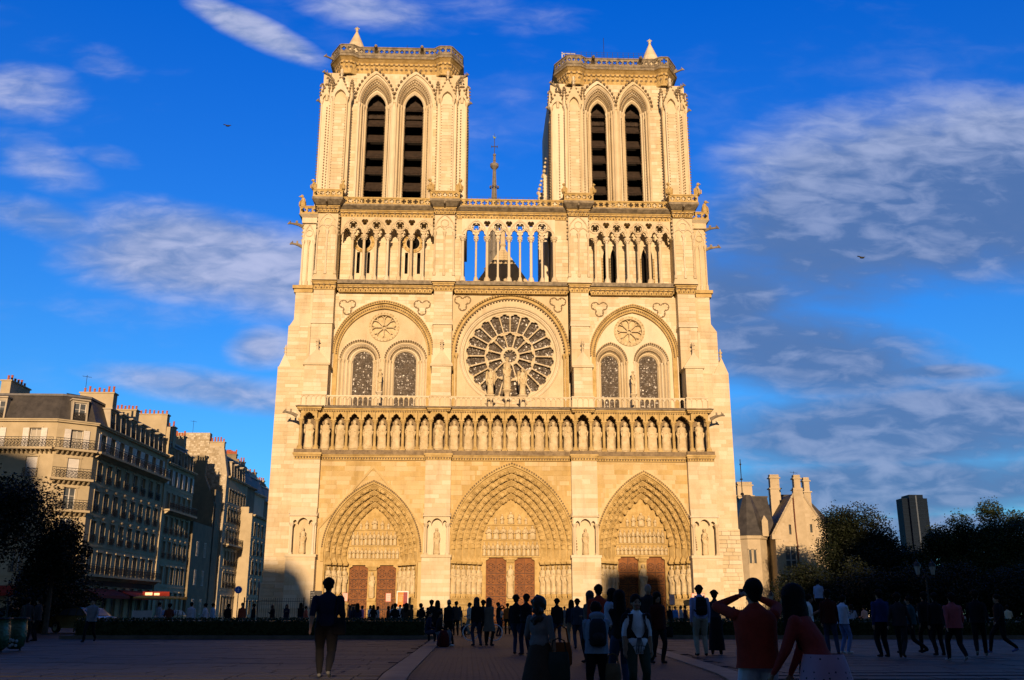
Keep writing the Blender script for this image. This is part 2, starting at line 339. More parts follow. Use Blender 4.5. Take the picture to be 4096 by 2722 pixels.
# ---- statue makers
def statue(seed, H=3.0, crown=True, arms=1, wings=False, wid=1.0, beard=True, child=False, n=18):
    r = random.Random(seed); mb = MB(); ph = r.uniform(0, 6); k1 = r.choice((7, 8, 9)); amp = r.uniform(.05, .1)
    mb.box(-.085*H*wid, .085*H*wid, -.07*H, .07*H, 0, .045*H)
    prof = [(.098, .045), (.104, .07), (.094, .16), (.088, .28), (.088, .40), (.082, .50), (.078, .57), (.086, .66), (.092, .73), (.088, .785), (.058, .82), (.028, .84), (.026, .87)]
    def fold(t, s): return 1+amp*math.sin(k1*t+ph+2.5*s)*(1-s)**.7+.03*math.sin(3*t+ph*2)
    mb.lathe(0, 0, [(a*H*wid, z*H) for a, z in prof], n, 1.12, .80, fold)
    hx = r.uniform(-.008, .008)*H
    mb.ball((hx, -.008*H, .905*H), .045*H, 10, 7, (.88, .98, 1.18))
    mb.ball((hx, -.052*H, .905*H), .010*H, 5, 4, (1, 1, 1.6))
    mb.lathe(hx, .008*H, [(.052*H, .865*H), (.056*H, .90*H), (.050*H, .94*H), (.02*H, .957*H)], 10, .95, .9)      # hair
    if beard: mb.ball((hx, -.035*H, .865*H), .028*H, 6, 5, (1, .8, 1.4))
    if crown:
        pr = []
        for i in range(16):
            t = 2*PI*i/16; pr.append(t)
        vs = [(hx+.05*H*math.cos(t), .004*H+.05*H*math.sin(t), .935*H) for t in pr]+[(hx+.056*H*math.cos(t), .004*H+.056*H*math.sin(t), (.975 if i % 2 else .955)*H) for i, t in enumerate(pr)]
        mb.add(vs, [(i, (i+1) % 16, (i+1) % 16+16, i+16) for i in range(16)]+[tuple(range(16))])
    for sgn in (-1, 1):
        up = r.uniform(-.03, .10); el = (sgn*.105*H*wid, -.02*H, (.60+up*.3)*H)
        hand = (sgn*r.uniform(.005, .055)*H, -.095*H, (.60+up)*H)
        if arms == 2 and sgn < 0: hand = (sgn*.10*H, -.10*H, .80*H); el = (sgn*.12*H, -.05*H, .66*H)
        mb.tube([(sgn*.082*H*wid, 0, .765*H), el, hand], [.030*H, .030*H, .018*H], 7)
        mb.tube([el, (el[0]*.8+hand[0]*.2, el[1]*.6+hand[1]*.4, el[2]-.10*H), (el[0]*.9, el[1], el[2]-.17*H)], [.026*H, .022*H, .004*H], 5)   # hanging sleeve
    mb.add([(-.08*H, -.072*H, .60*H), (.075*H, -.080*H, .52*H), (.085*H, -.078*H, .40*H), (-.02*H, -.088*H, .36*H), (-.085*H, -.078*H, .48*H),
            (-.01*H, -.095*H, .49*H)], [(0, 5, 4), (0, 1, 5), (1, 2, 5), (2, 3, 5), (3, 4, 5)])                      # apron fold
    if arms != 2 and r.random() < .5: mb.tube([(r.choice((-1, 1))*.075*H, -.10*H, .30*H), (r.choice((-1, 1))*.06*H, -.10*H, .74*H)], .008*H, 5)
    if child:
        mb.lathe(-.075*H, -.085*H, [(.03*H, .62*H), (.04*H, .67*H), (.034*H, .74*H), (.015*H, .765*H)], 8); mb.ball((-.075*H, -.09*H, .79*H), .026*H, 7, 5)
    if wings:
        for sgn in (-1, 1):
            mb.prism([(sgn*.05*H, .74*H), (sgn*.10*H, .90*H), (sgn*.17*H, .86*H), (sgn*.18*H, .62*H), (sgn*.13*H, .36*H), (sgn*.08*H, .50*H)], .05*H, .085*H)
    return mb
STAT = [statue(100+i, 1.0, crown=True, arms=1 if i % 3 else 2, wid=1.25+.06*(i % 3)) for i in range(7)]
STATM = [s.mesh('king_figure', STAT_, True) for s in STAT]
SAINTM = [statue(200+i, 1.0, crown=False, wid=1.0, beard=i % 2 == 0).mesh('saint_figure', STAT_, True) for i in range(6)]
# ---- small relief figure
def figure():
    mb = MB(); mb.lathe(0, 0, [(.17, 0), (.20, .05), (.17, .3), (.15, .5), (.19, .66), (.12, .76), (.06, .79)], 8, 1.1, .8, lambda t, s: 1+.09*math.sin(5*t+1))
    mb.ball((0, -.03, .87), .085, 6, 5, (1, 1, 1.15)); mb.tube([(-.17, 0, .64), (-.19, -.1, .46), (-.02, -.2, .5)], .05, 5); mb.tube([(.17, 0, .64), (.19, -.1, .44), (.03, -.2, .56)], .05, 5)
    return mb
def canopied():
    mb = figure(); mb.hexa([(-.2, -.18, .97), (.2, -.18, .97), (.2, .1, .97), (-.2, .1, .97), (-.23, -.24, 1.07), (.23, -.24, 1.07), (.23, .1, 1.07), (-.23, .1, 1.07)])
    return mb
FIG = figure().mesh('relief_figure', STAT_, True); CAN = canopied().mesh('carved_figure', CARVE)
def blob():
    mb = MB(); mb.ball((0, -.02, .5), .34, 7, 5, (1.1, .7, 1.1)); mb.ball((.2, -.1, .75), .16, 6, 4); mb.ball((-.2, -.1, .3), .18, 6, 4); mb.ball((-.15, -.12, .72), .13, 6, 4); mb.ball((.2, -.12, .3), .15, 6, 4)
    return mb
LEAFB = blob().mesh('foliage_boss', CARVE)
def inst(name, me, M, parent, **k): return link(name, me, parent, M, **k)
def place(name, me, parent, x, y, z, s=1., rz=0., tilt=0., sx=1.):
    return link(name, me, parent, Matrix.Translation((x, y, z)) @ Matrix.Rotation(rz, 4, 'Z') @ Matrix.Rotation(tilt, 4, 'Y') @ Matrix.Diagonal((s*sx, s, s, 1)))

# ---- lower storey: bay walls with the three portals cut out
PORT = dict(L=dict(cx=-12.85, ho=4.50, za=13.30, zs=6.75, hi=2.62, zia=11.30, zis=6.35, N=4, doors=((-15.15, -13.33), (-12.46, -10.60)), zd=5.68, y1=3.1, bands=(6.3, 7.45, 9.0)),
            C=dict(cx=.60, ho=6.08, za=15.10, zs=6.90, hi=2.95, zia=12.20, zis=7.25, N=5, doors=((-1.84, .17), (.98, 2.97)), zd=6.46, y1=3.4, bands=(6.62, 8.1, 9.6)),
            R=dict(cx=13.62, ho=4.66, za=14.40, zs=6.98, hi=2.70, zia=12.30, zis=7.35, N=4, doors=((11.20, 13.21), (14.02, 15.86)), zd=6.57, y1=3.2, bands=(6.75, 7.75, 9.4)))
Y0 = .72
walls = MB()
def bay(x0, x1, p, z1=15.6):
    a = arch(p['cx']-p['ho'], p['cx']+p['ho'], p['zs'], p['za'], 14)
    out = [(x0, -.3)]+[(p['cx']-p['ho'], -.3)]+a+[(p['cx']+p['ho'], -.3), (x1, -.3), (x1, z1), (x0, z1)]
    walls.plate(out, [], Y0, Y0+.35)
bay(-18.2, -7.75, PORT['L']); bay(-5.5, 6.6, PORT['C']); bay(8.8, 18.1, PORT['R'])
walls.build('wall', WARM, CATH)
st = MB()
for x0, x1, p in ((-18.2, -7.75, PORT['L']), (-5.5, 6.6, PORT['C']), (8.8, 18.1, PORT['R'])):
    hood = .32
    blocks(st, x0, x1, 6.9, 15.55, Y0, outside_arch(p['cx']-p['ho']-hood, p['cx']+p['ho']+hood, p['zs'], p['za']+hood), .46, .6, 1.5, store=big, mtl=WARM)
st.build('masonry', WARM, CATH, kind='stuff')

def portal(p, seed):
    cx, N = p['cx'], p['N']; r = random.Random(seed); zj = p['zs']-.85
    prof = lambda s, n=14: arch(cx-(p['ho']+(p['hi']-p['ho'])*s), cx+(p['ho']+(p['hi']-p['ho'])*s), p['zs']+(p['zis']-p['zs'])*s, p['za']+(p['zia']-p['za'])*s, n, zj)
    hw = lambda s: p['ho']+(p['hi']-p['ho'])*s
    dy = (p['y1']-Y0)/N
    # hood moulding round the outer arch
    h = MB(); h.bmi = 1; a = arch(cx-p['ho']-.30, cx+p['ho']+.30, p['zs'], p['za']+.36, 14, zj); h.band(a, prof(0), Y0-.16, Y0+.1)
    for i in range(2, len(a)-2):
        for t in (0, .33, .66):
            x = a[i][0]*(1-t)+a[i+1][0]*t; z = a[i][1]*(1-t)+a[i+1][1]*t
            h.ball((x*.985+cx*.015, Y0-.17, z-.10), .10, 5, 4)
    h.build('hood_moulding', [CARVE, SOOT_SHADE], CATH)
    for i in range(N):
        s0, s1 = i/N, (i+1)/N; A, B = prof(s0), prof(s1); y = Y0+dy*i+.05; m = MB()
        mid = prof(s0+(s1-s0)*.22)
        m.strip([(x, y, z) for x, z in A], [(x, y-.04, z) for x, z in mid]); m.strip([(x, y-.04, z) for x, z in mid], [(x, y+dy*.55, z) for x, z in B])
        m.strip([(x, y+dy*.55, z) for x, z in B], [(x, y+dy+.05, z) for x, z in B])
        ao = m.build('archivolt', CARVE, CATH)
        # figures up each side
        C = prof(s0+(s1-s0)*.60, 40)[1:-1]; L = [0]
        for q in range(1, len(C)): L.append(L[-1]+math.dist(C[q], C[q-1]))
        half = L[-1]/2; step = .92 if i < N-1 else .8; num = int((half-.35)/step); fw = (hw(s0)-hw(s1))
        for side in (0, 1):
            for q in range(num):
                d = .15+q*(half-.35)/num; d = d if side == 0 else L[-1]-d
                j = max(0, min(len(C)-2, next((jj for jj in range(len(L)-1) if L[jj+1] >= d), len(C)-2))); t = (d-L[j])/(L[j+1]-L[j]+1e-9)
                x = C[j][0]*(1-t)+C[j+1][0]*t; z = C[j][1]*(1-t)+C[j+1][1]*t
                ang = math.atan2(C[j+1][0]-C[j][0], C[j+1][1]-C[j][1]); ang = ang if side == 0 else ang+PI
                me = CAN if i < N-1 else (CAN if seed != 2 else LEAFB)
                M = Matrix.Translation((x, y+dy*.20, z)) @ Matrix.Rotation(ang, 4, 'Y') @ Matrix.Rotation(r.uniform(-.25, .25), 4, 'Z') @ Matrix.Diagonal((fw/.50*r.uniform(.86, 1), .8, (half-.35)/num*.92/1.07, 1))
                link('carved_figure', me, ao, M)
    # splayed jambs with their statues, canopies, plinth
    for sg in (-1, 1):
        xo, xi = cx+sg*p['ho'], cx+sg*p['hi']; y0, y1 = Y0+.02, p['y1']+.02; j = MB()
        j.add([(xo, y0, -.3), (xi, y1, -.3), (xi, y1, zj+.2), (xo, y0, zj+.2)], [(0, 1, 2, 3)])
        dx_, dy_ = xi-xo, y1-y0; L = math.hypot(dx_, dy_); nx, ny = -sg*dy_/L, dx_/L*sg
        if ny > 0: nx, ny = -nx, -ny
        P = lambda u, o, z: (xo+dx_*u+nx*o, y0+dy_*u+ny*o, z)
        # plinth, ledge, canopy strip
        for o, za, zb in ((.42, -.3, 1.95), (.55, 1.95, 2.12), (.40, 2.12, 2.42), (.46, 2.42, 2.55), (.30, zj-.12, zj+.02)):
            j.hexa([P(.0, -.05, za), P(0, o, za), P(1, o, za), P(1, -.05, za), P(0, -.05, zb), P(0, o, zb), P(1, o, zb), P(1, -.05, zb)])
        ns = 6 if N == 5 else 4
        for q in range(11):     # blind arcade on the plinth
            u = (q+.5)/11; a_, b_ = P(u-.018, .42, .2), P(u+.018, .47, 1.55); j.hexa([P(u-.014, .40, .1), P(u-.014, .50, .1), P(u+.014, .50, .1), P(u+.014, .40, .1), P(u-.014, .40, 1.5), P(u-.014, .50, 1.5), P(u+.014, .50, 1.5), P(u+.014, .40, 1.5)])
            if q < 10: c_ = P(u+.045, .43, 1.55); j.ball((c_[0], c_[1], c_[2]), .16, 6, 4, (1, .6, .7))
        j.build('jamb', CARVE, CATH)
        for q in range(ns):
            u = (q+.55)/ns; x, y, z = P(u*.94+.02, .27, 2.95)
            place('jamb_statue', SAINTM[(q+seed*2+(sg > 0)) % 6], CATH, x, y, z, zj-.32-2.95, math.atan2(-nx, -ny)*-.6*1, sx=1.0)
            k = MB(); k.hexa([(x-.18, y-.2, 2.56), (x+.18, y-.2, 2.56), (x+.18, y+.2, 2.56), (x-.18, y+.2, 2.56), (x-.27, y-.3, 2.95), (x+.27, y-.3, 2.95), (x+.27, y+.25, 2.95), (x-.27, y+.25, 2.95)])
            k.ball((x, y-.22, 2.72), .12, 6, 4)
            k.hexa([(x-.26, y-.28, zj-.30), (x+.26, y-.28, zj-.30), (x+.26, y+.2, zj-.30), (x-.26, y+.2, zj-.30), (x-.33, y-.36, zj-.10), (x+.33, y-.36, zj-.10), (x+.33, y+.2, zj-.10), (x-.33, y+.2, zj-.10)])
            k.add([(x-.3, y-.3, zj-.1), (x+.3, y-.3, zj-.1), (x+.3, y, zj-.1), (x-.3, y, zj-.1), (x, y-.1, zj+.5)], [(0, 1, 4), (1, 2, 4), (2, 3, 4), (3, 0, 4)])
            k.build('canopy', CARVE, CATH)
            if q < ns:       # colonnette between the statues
                x2, y2, _ = P((q+.05)/ns, .12, 0); c = MB(); c.lathe(x2, y2, [(.08, 2.5), (.065, 2.7), (.065, zj-.3), (.12, zj-.1)], 7); c.build('colonnette', CARVE, CATH, smooth=True)
    # tympanum, lintel bands, doors, trumeau
    t = MB(); inn = arch(cx-p['hi'], cx+p['hi'], p['zis'], p['zia'], 14); yb = p['y1']
    holes = []
    for d0, d1 in p['doors']:
        c_ = .3; holes.append([(d0, -.3+.0), (d1, -.3), (d1, p['zd']-c_), (d1-c_, p['zd']-c_), (d1-c_, p['zd']), (d0+c_, p['zd']), (d0+c_, p['zd']-c_), (d0, p['zd']-c_)])
    (a0, a1), (b0, b1) = p['doors']; zd = p['zd']; c_ = .28
    def cut(d0, d1): return [(d0, -.3), (d0, zd-c_), (d0+c_, zd-c_*.5), (d0+c_, zd), (d1-c_, zd), (d1-c_, zd-c_*.5), (d1, zd-c_), (d1, -.3)]
    out = [(cx-p['hi'], -.3)]+cut(a0, a1)+cut(b0, b1)+[(cx+p['hi'], -.3)]+list(reversed(inn))
    t.plate(out, [], yb, yb+.5)
    z1, z2, z3 = p['bands']
    for zz in (z1-.12, z2, z3):
        w_ = p['hi']-.05 if zz < p['zis']+.4 else p['hi']*.93
        if zz > 8.8: w_ = p['hi']*.80
        t.box(cx-w_, cx+w_, yb-.13, yb+.05, zz, zz+.11)
    to = t.build('tympanum', CARVE, CATH)
    rows = [(z1, z2-z1-.05, 13, p['hi']*.96), (z2+.12, z3-z2-.15, 11 if seed != 1 else 7, p['hi']*.86)]
    for zb, hgt, num, w_ in rows:
        for q in range(num):
            x = cx-w_+2*w_*(q+.5)/num; place('relief_figure', FIG, to, x, yb-.06, zb, hgt/.96*r.uniform(.88, 1.0), r.uniform(-.3, .3), sx=w_*2/num/hgt/.42*.9)
    for x, s, w_ in ((0, 1.55, 1.2), (-.85, 1.25, .9), (.85, 1.25, .9), (-1.5, .95, .8), (1.5, .95, .8)):
        zz = z3+.12; s = s*(p['zia']-z3)/3.2; place('relief_figure', FIG, to, cx+x*p['hi']/2.9*1.0, yb-.1, zz, s, -x*.2, sx=w_)
    # trumeau with its statue
    tm = MB(); x0, x1 = a1+.06, b0-.06; tm.box(x0, x1, yb-.18, yb+.4, -.3, 2.3); tm.box(x0-.05, x1+.05, yb-.3, yb+.3, 2.3, 2.55); tm.hexa([(x0, yb-.2, zd-.5), (x1, yb-.2, zd-.5), (x1, yb, zd-.5), (x0, yb, zd-.5), (x0-.1, yb-.42, zd-.15), (x1+.1, yb-.42, zd-.15), (x1+.1, yb, zd-.15), (x0-.1, yb, zd-.15)])
    for q in range(5): tm.box(x0+.12, x1-.12, yb-.21, yb-.18, .1+q*.44, .42+q*.44)
    tr = tm.build('trumeau', CARVE, CATH); place('trumeau_statue', SAINTM[seed], tr, (x0+x1)/2, yb-.25, 2.55, zd-.55-2.55)
    for d0, d1 in p['doors']:
        dm = MB(); dm.box(d0-.02, d1+.02, yb+.36, yb+.5, -.3, zd+.02); do = dm.build('door', DOORW, CATH)
        im = MB(); w_ = d1-d0
        nb = 5
        for q in range(nb):
            zz = .45+q*(zd-.9)/nb; im.box(d0+.04, d1-.04, yb+.335, yb+.36, zz+.04, zz+.12)
            for c in (.25, .75):
                cxx = d0+w_*c; rr = min(w_*.21, .45)
                for R_ in (rr, rr*.55): im.band(circ(cxx, zz+.62, R_, 14)+[circ(cxx, zz+.62, R_, 14)[0]], circ(cxx, zz+.62, R_-.05, 14)+[circ(cxx, zz+.62, R_-.05, 14)[0]], yb+.33, yb+.36)
                for k in range(6): a_ = k*PI/3; im.octa(cxx+rr*.78*math.cos(a_), yb+.34, zz+.62+rr*.78*math.sin(a_), .05)
        im.box((d0+d1)/2-.02, (d0+d1)/2+.02, yb+.34, yb+.36, 0, zd-.1)
        im.build('hinge_scroll', IRON, do)
portal(PORT['L'], 0); portal(PORT['C'], 1); portal(PORT['R'], 2)
# gable moulding round the left portal
g = MB(); pin = [(-18.12, 6.45), (-18.12, 9.0), (-12.94, 15.12), (-7.62, 8.97), (-7.62, 6.48)]; pout = [(-17.95, 6.45), (-17.95, 8.9), (-12.94, 14.78), (-7.80, 8.87), (-7.80, 6.48)]
g.band(pin, pout, Y0-.14, Y0+.02)
for x in (-18.05, -7.7): g.lathe(x, Y0-.1, [(.22, 6.1), (.15, 6.3), (.2, 6.55)], 8); g.lathe(x, Y0-.02, [(.07, .1), (.07, 6.1)], 8)
g.build('gable_moulding', WARM, CATH)

# ---- buttresses, lower part with niches
BT = [(-20.61, -18.09), (-7.85, -5.35), (6.43, 8.96), (17.95, 20.59)]
NAMES = ['L', 'CL', 'CR', 'R']
niche_spots = []
for i, (x0, x1) in enumerate(BT):
    b = MB(); c = (x0+x1)/2; q0, q1 = x0+.02, x1-.02
    b.box(x0-.12, x1+.12, -.38, 1.5, -.3, 6.25); b.box(x0-.2, x1+.2, -.5, 1.4, 6.25, 6.5)
    # niche zone: frame round a recess
    b.box(x0, x0+.12, -.05, 1.5, 6.5, 10.1); b.box(x1-.12, x1, -.05, 1.5, 6.5, 10.1)
    b.box(x0+.12, x1-.12, .55, 1.5, 6.5, 10.1)
    hol = arch(c-.52, c+.52, 9.35, 9.95, 5)
    out = [(x0+.12, 9.45)]+[(x0+.3, 9.45)]+arch(x0+.3, c-.55, 9.45, 9.75, 4)[1:-1]+[(c-.55, 9.4)]+hol+[(c+.55, 9.4)]+arch(c+.55, x1-.3, 9.45, 9.75, 4)[1:-1]+[(x1-.3, 9.45), (x1-.12, 9.45), (x1-.12, 10.1), (x0+.12, 10.1)]
    b.plate(out, [], -.1, .3)
    b.hexa([(x0-.1, -.28, 10.1), (x1+.1, -.28, 10.1), (x1+.1, 1.5, 10.1), (x0-.1, 1.5, 10.1), (x0-.1, -.28, 10.2), (x1+.1, -.28, 10.2), (x1+.1, 1.5, 10.8), (x0-.1, 1.5, 10.8)])
    b.hexa([(q0, -.2, 10.2), (q1, -.2, 10.2), (q1, 1.5, 10.2), (q0, 1.5, 10.2), (q0, .12, 10.95), (q1, .12, 10.95), (q1, 1.5, 10.95), (q0, 1.5, 10.95)])
    b.box(x0, x1, .12, 1.5, 10.9, 15.6)
    bo = b.build('buttress', STONE, CATH)
    for xx in (x0+.22, x1-.22):
        cl = MB(); cl.lathe(xx, -.12, [(.2, 6.5), (.2, 6.62), (.12, 6.75), (.11, 9.1), (.14, 9.15), (.24, 9.4), (.24, 9.47)], 8); cl.build('niche_column', STONE, bo, smooth=False)
    niche_spots.append((c, -.0, 6.5))
    m = MB()
    blocks(m, x0-.12, x1+.12, 0, 6.2, -.38, None, .40, .7, 1.4, store=big); blocks(m, x0, x1, 10.98, 15.55, .12, None, .46, .7, 1.5, store=big)
    m.build('masonry', STONE, CATH, kind='stuff')

# ---- cornice under the gallery of kings
def cornice(x0, x1, y, z0, z1, ret=1.6, name='cornice', m=CARVE, dent=True):
    k = MB(); k.bmi = 1; h = z1-z0
    k.box(x0, x1, y+.22, y+ret, z0, z0+h*.45); k.box(x0-.06, x1+.06, y+.10, y+ret, z0+h*.45, z0+h*.72); k.box(x0-.14, x1+.14, y, y+ret, z0+h*.72, z1)
    if dent:
        n = max(2, int((x1-x0)/.26))
        for i in range(n):
            x = x0+(x1-x0)*(i+.5)/n; k.ball((x, y+.15, z0+h*.30), .085, 5, 4, (1, 1, 1.2))
    k.build(name, [m, SOOT_SHADE], CATH)
for x0, x1 in ((-18.0, -7.95), (-5.25, 6.33), (9.06, 17.85)): cornice(x0, x1, .30, 15.6, 16.18)
for x0, x1 in BT: cornice(x0, x1, -.22, 15.58, 16.2)

# ---- gallery of kings
KC = [-20.17, -18.6, -17.07, -15.74, -14.31, -12.96, -11.6, -10.19, -8.75, -7.43, -5.85, -4.41, -3.04, -1.55, -.11, 1.34, 2.64, 4.06, 5.46, 6.89, 8.44, 9.79, 11.24, 12.64, 13.98, 15.37, 16.79, 18.48, 20.15]
KC = [-20.17+(i*40.32/28) if 2 < i < 26 and False else x for i, x in enumerate(KC)]
onb = {0, 1, 9, 10, 19, 20, 27, 28}
colm = MB(); colm.box(-.27, .27, -.27, .27, 0, .12); colm.lathe(0, 0, [(.25, .12), (.27, .28), (.17, .42), (.145, .48), (.13, 2.5), (.155, 2.55), (.13, 2.58)], 12)
colm.lathe(0, 0, [(.14, 2.58), (.2, 2.78), (.27, 2.95)], 8)
for a in range(8):
    colm.ball((.21*math.cos(a*PI/4+.4), .21*math.sin(a*PI/4+.4), 2.86), .065, 5, 4)
colm.box(-.28, .28, -.28, .28, 2.95, 3.08)
KCOL = colm.mesh('column', CARVE, False)
for i, x in enumerate(KC):
    y = .10 if i in onb else .62
    place('column', KCOL, CATH, x, y, 16.55, 1.0)
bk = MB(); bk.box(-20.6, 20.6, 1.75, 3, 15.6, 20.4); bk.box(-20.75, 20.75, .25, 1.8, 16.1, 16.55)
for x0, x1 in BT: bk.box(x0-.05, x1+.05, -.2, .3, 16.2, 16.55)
bk.build('gallery_back_wall', SOOT_SHADE, CATH)  # dark colour paints in the shade deep behind the kings
for i in range(28):
    x0, x1 = KC[i], KC[i+1]; pr = i in (0, 9, 19, 27); y = -.12 if pr else .42
    a = [(x0-.02, 19.6), (x0+.22, 19.6)]+[(x0+.22+.0, 19.62), (x0+.26, 19.85), (x0+.42, 19.88), (x0+.44, 20.02), ((x0+x1)/2, 20.24), (x1-.44, 20.02), (x1-.42, 19.88), (x1-.26, 19.85), (x1-.22, 19.62)]+[(x1-.22, 19.6), (x1+.02, 19.6), (x1+.02, 20.42), (x0-.02, 20.42)]
    k = MB(); k.plate(a, [], y, y+.5, back=True); k.build('gallery_arch', CARVE, CATH)
for x0, x1, y in ((-18.3, -7.7, .32), (-5.6, 6.7, .32), (8.7, 18.2, .32), (-20.5, -18.25, -.24), (-7.75, -5.55, -.24), (6.6, 8.75, -.24), (18.15, 20.5, -.24)):
    k = MB(); k.bmi = 1; k.box(x0, x1, y+.02, 1.8, 20.42, 20.55); k.box(x0-.08, x1+.08, y-.12, 1.8, 20.55, 20.72)
    n = int((x1-x0)/.24)
    for q in range(n): k.ball((x0+(x1-x0)*(q+.5)/n, y+.03, 20.42), .08, 5, 4)
    k.build('cornice', [CARVE, SOOT_SHADE], CATH)
    k = MB(); k.hexa([(x0-.2, y-.26, 20.72), (x1+.2, y-.26, 20.72), (x1+.2, 2, 20.72), (x0-.2, 2, 20.72), (x0-.2, y-.26, 20.80), (x1+.2, y-.26, 20.80), (x1+.2, .95, 21.15), (x0-.2, .95, 21.15)])
    k.box(x0-.2, x1+.2, .95, 3.9, 20.6, 20.92+.005*(y > 0)); k.build('weathering', LEDGE, CATH)
for i in range(28):
    xm = (KC[i]+KC[i+1])/2; pr = i in (0, 9, 19, 27)
    side = ['far left buttress', 'left bay', 'inner left buttress', 'middle bay', 'inner right buttress', 'right bay', 'far right buttress'][0 if i == 0 else 1 if i < 9 else 2 if i == 9 else 3 if i < 19 else 4 if i == 19 else 5 if i < 27 else 6]
    ordn = ['first', 'second', 'third', 'fourth', 'fifth', 'sixth', 'seventh', 'eighth', 'ninth']
    if i in (0, 9, 19, 27): lab = 'stone king standing in the gallery niche of the %s' % side
    else:
        k = i-1 if i < 9 else i-10 if i < 19 else i-20; lab = 'stone king in the gallery over the %s door, %s from its left end' % (('left', 'middle', 'right')[(i > 9)+(i > 19)], ordn[k])
    o = place('king_statue', STATM[(i*3+i//7) % 7], None, xm, .45 if pr else .86, 16.55, 3.12, rnd.uniform(-.3, .3), sx=1.12)
    tag(o, lab, 'statue', 'statues of kings in the long gallery')
# balustrade of the walkway
bal = MB(); bal.lathe(0, 0, [(.085, 0), (.05, .08), (.045, .62), (.085, .74)], 6); BALM = bal.mesh('baluster', STONE)
def balustrade(x0, x1, y, z=20.98, solid=False, n=None):
    n = n or max(2, round((x1-x0)/.51)); r = MB(); w = (x1-x0)/n
    r.box(x0, x1, y-.12, y+.14, z-.05, z+.06)
    for i in range(n):
        a, b = x0+w*i, x0+w*(i+1); o = [(a, z+.78), (a+.06, z+.78)]+arch(a+.06, b-.06, z+.78, z+.98, 4)[1:-1]+[(b-.06, z+.78), (b, z+.78), (b, z+1.04), (a, z+1.04)]
        r.plate(o, [], y-.07, y+.07, back=True)
    r.box(x0-.05, x1+.05, y-.13, y+.13, z+1.04, z+1.14)
    if solid: r.box(x0, x1, y+.02, y+.2, z, z+1.04)
    ro = r.build('balustrade', STONE, CATH)
    for i in range(n+1):
        place('baluster', BALM, ro, x0+w*i, y, z+.04)
for x0, x1 in ((-17.85, -7.7), (-5.5, 6.55), (8.95, 18.1)): balustrade(x0, x1, .85)
for x0, x1 in ((-20.35, -17.95), (-7.6, -5.6), (6.65, 8.85), (18.2, 20.35)): balustrade(x0, x1, .42, solid=True)
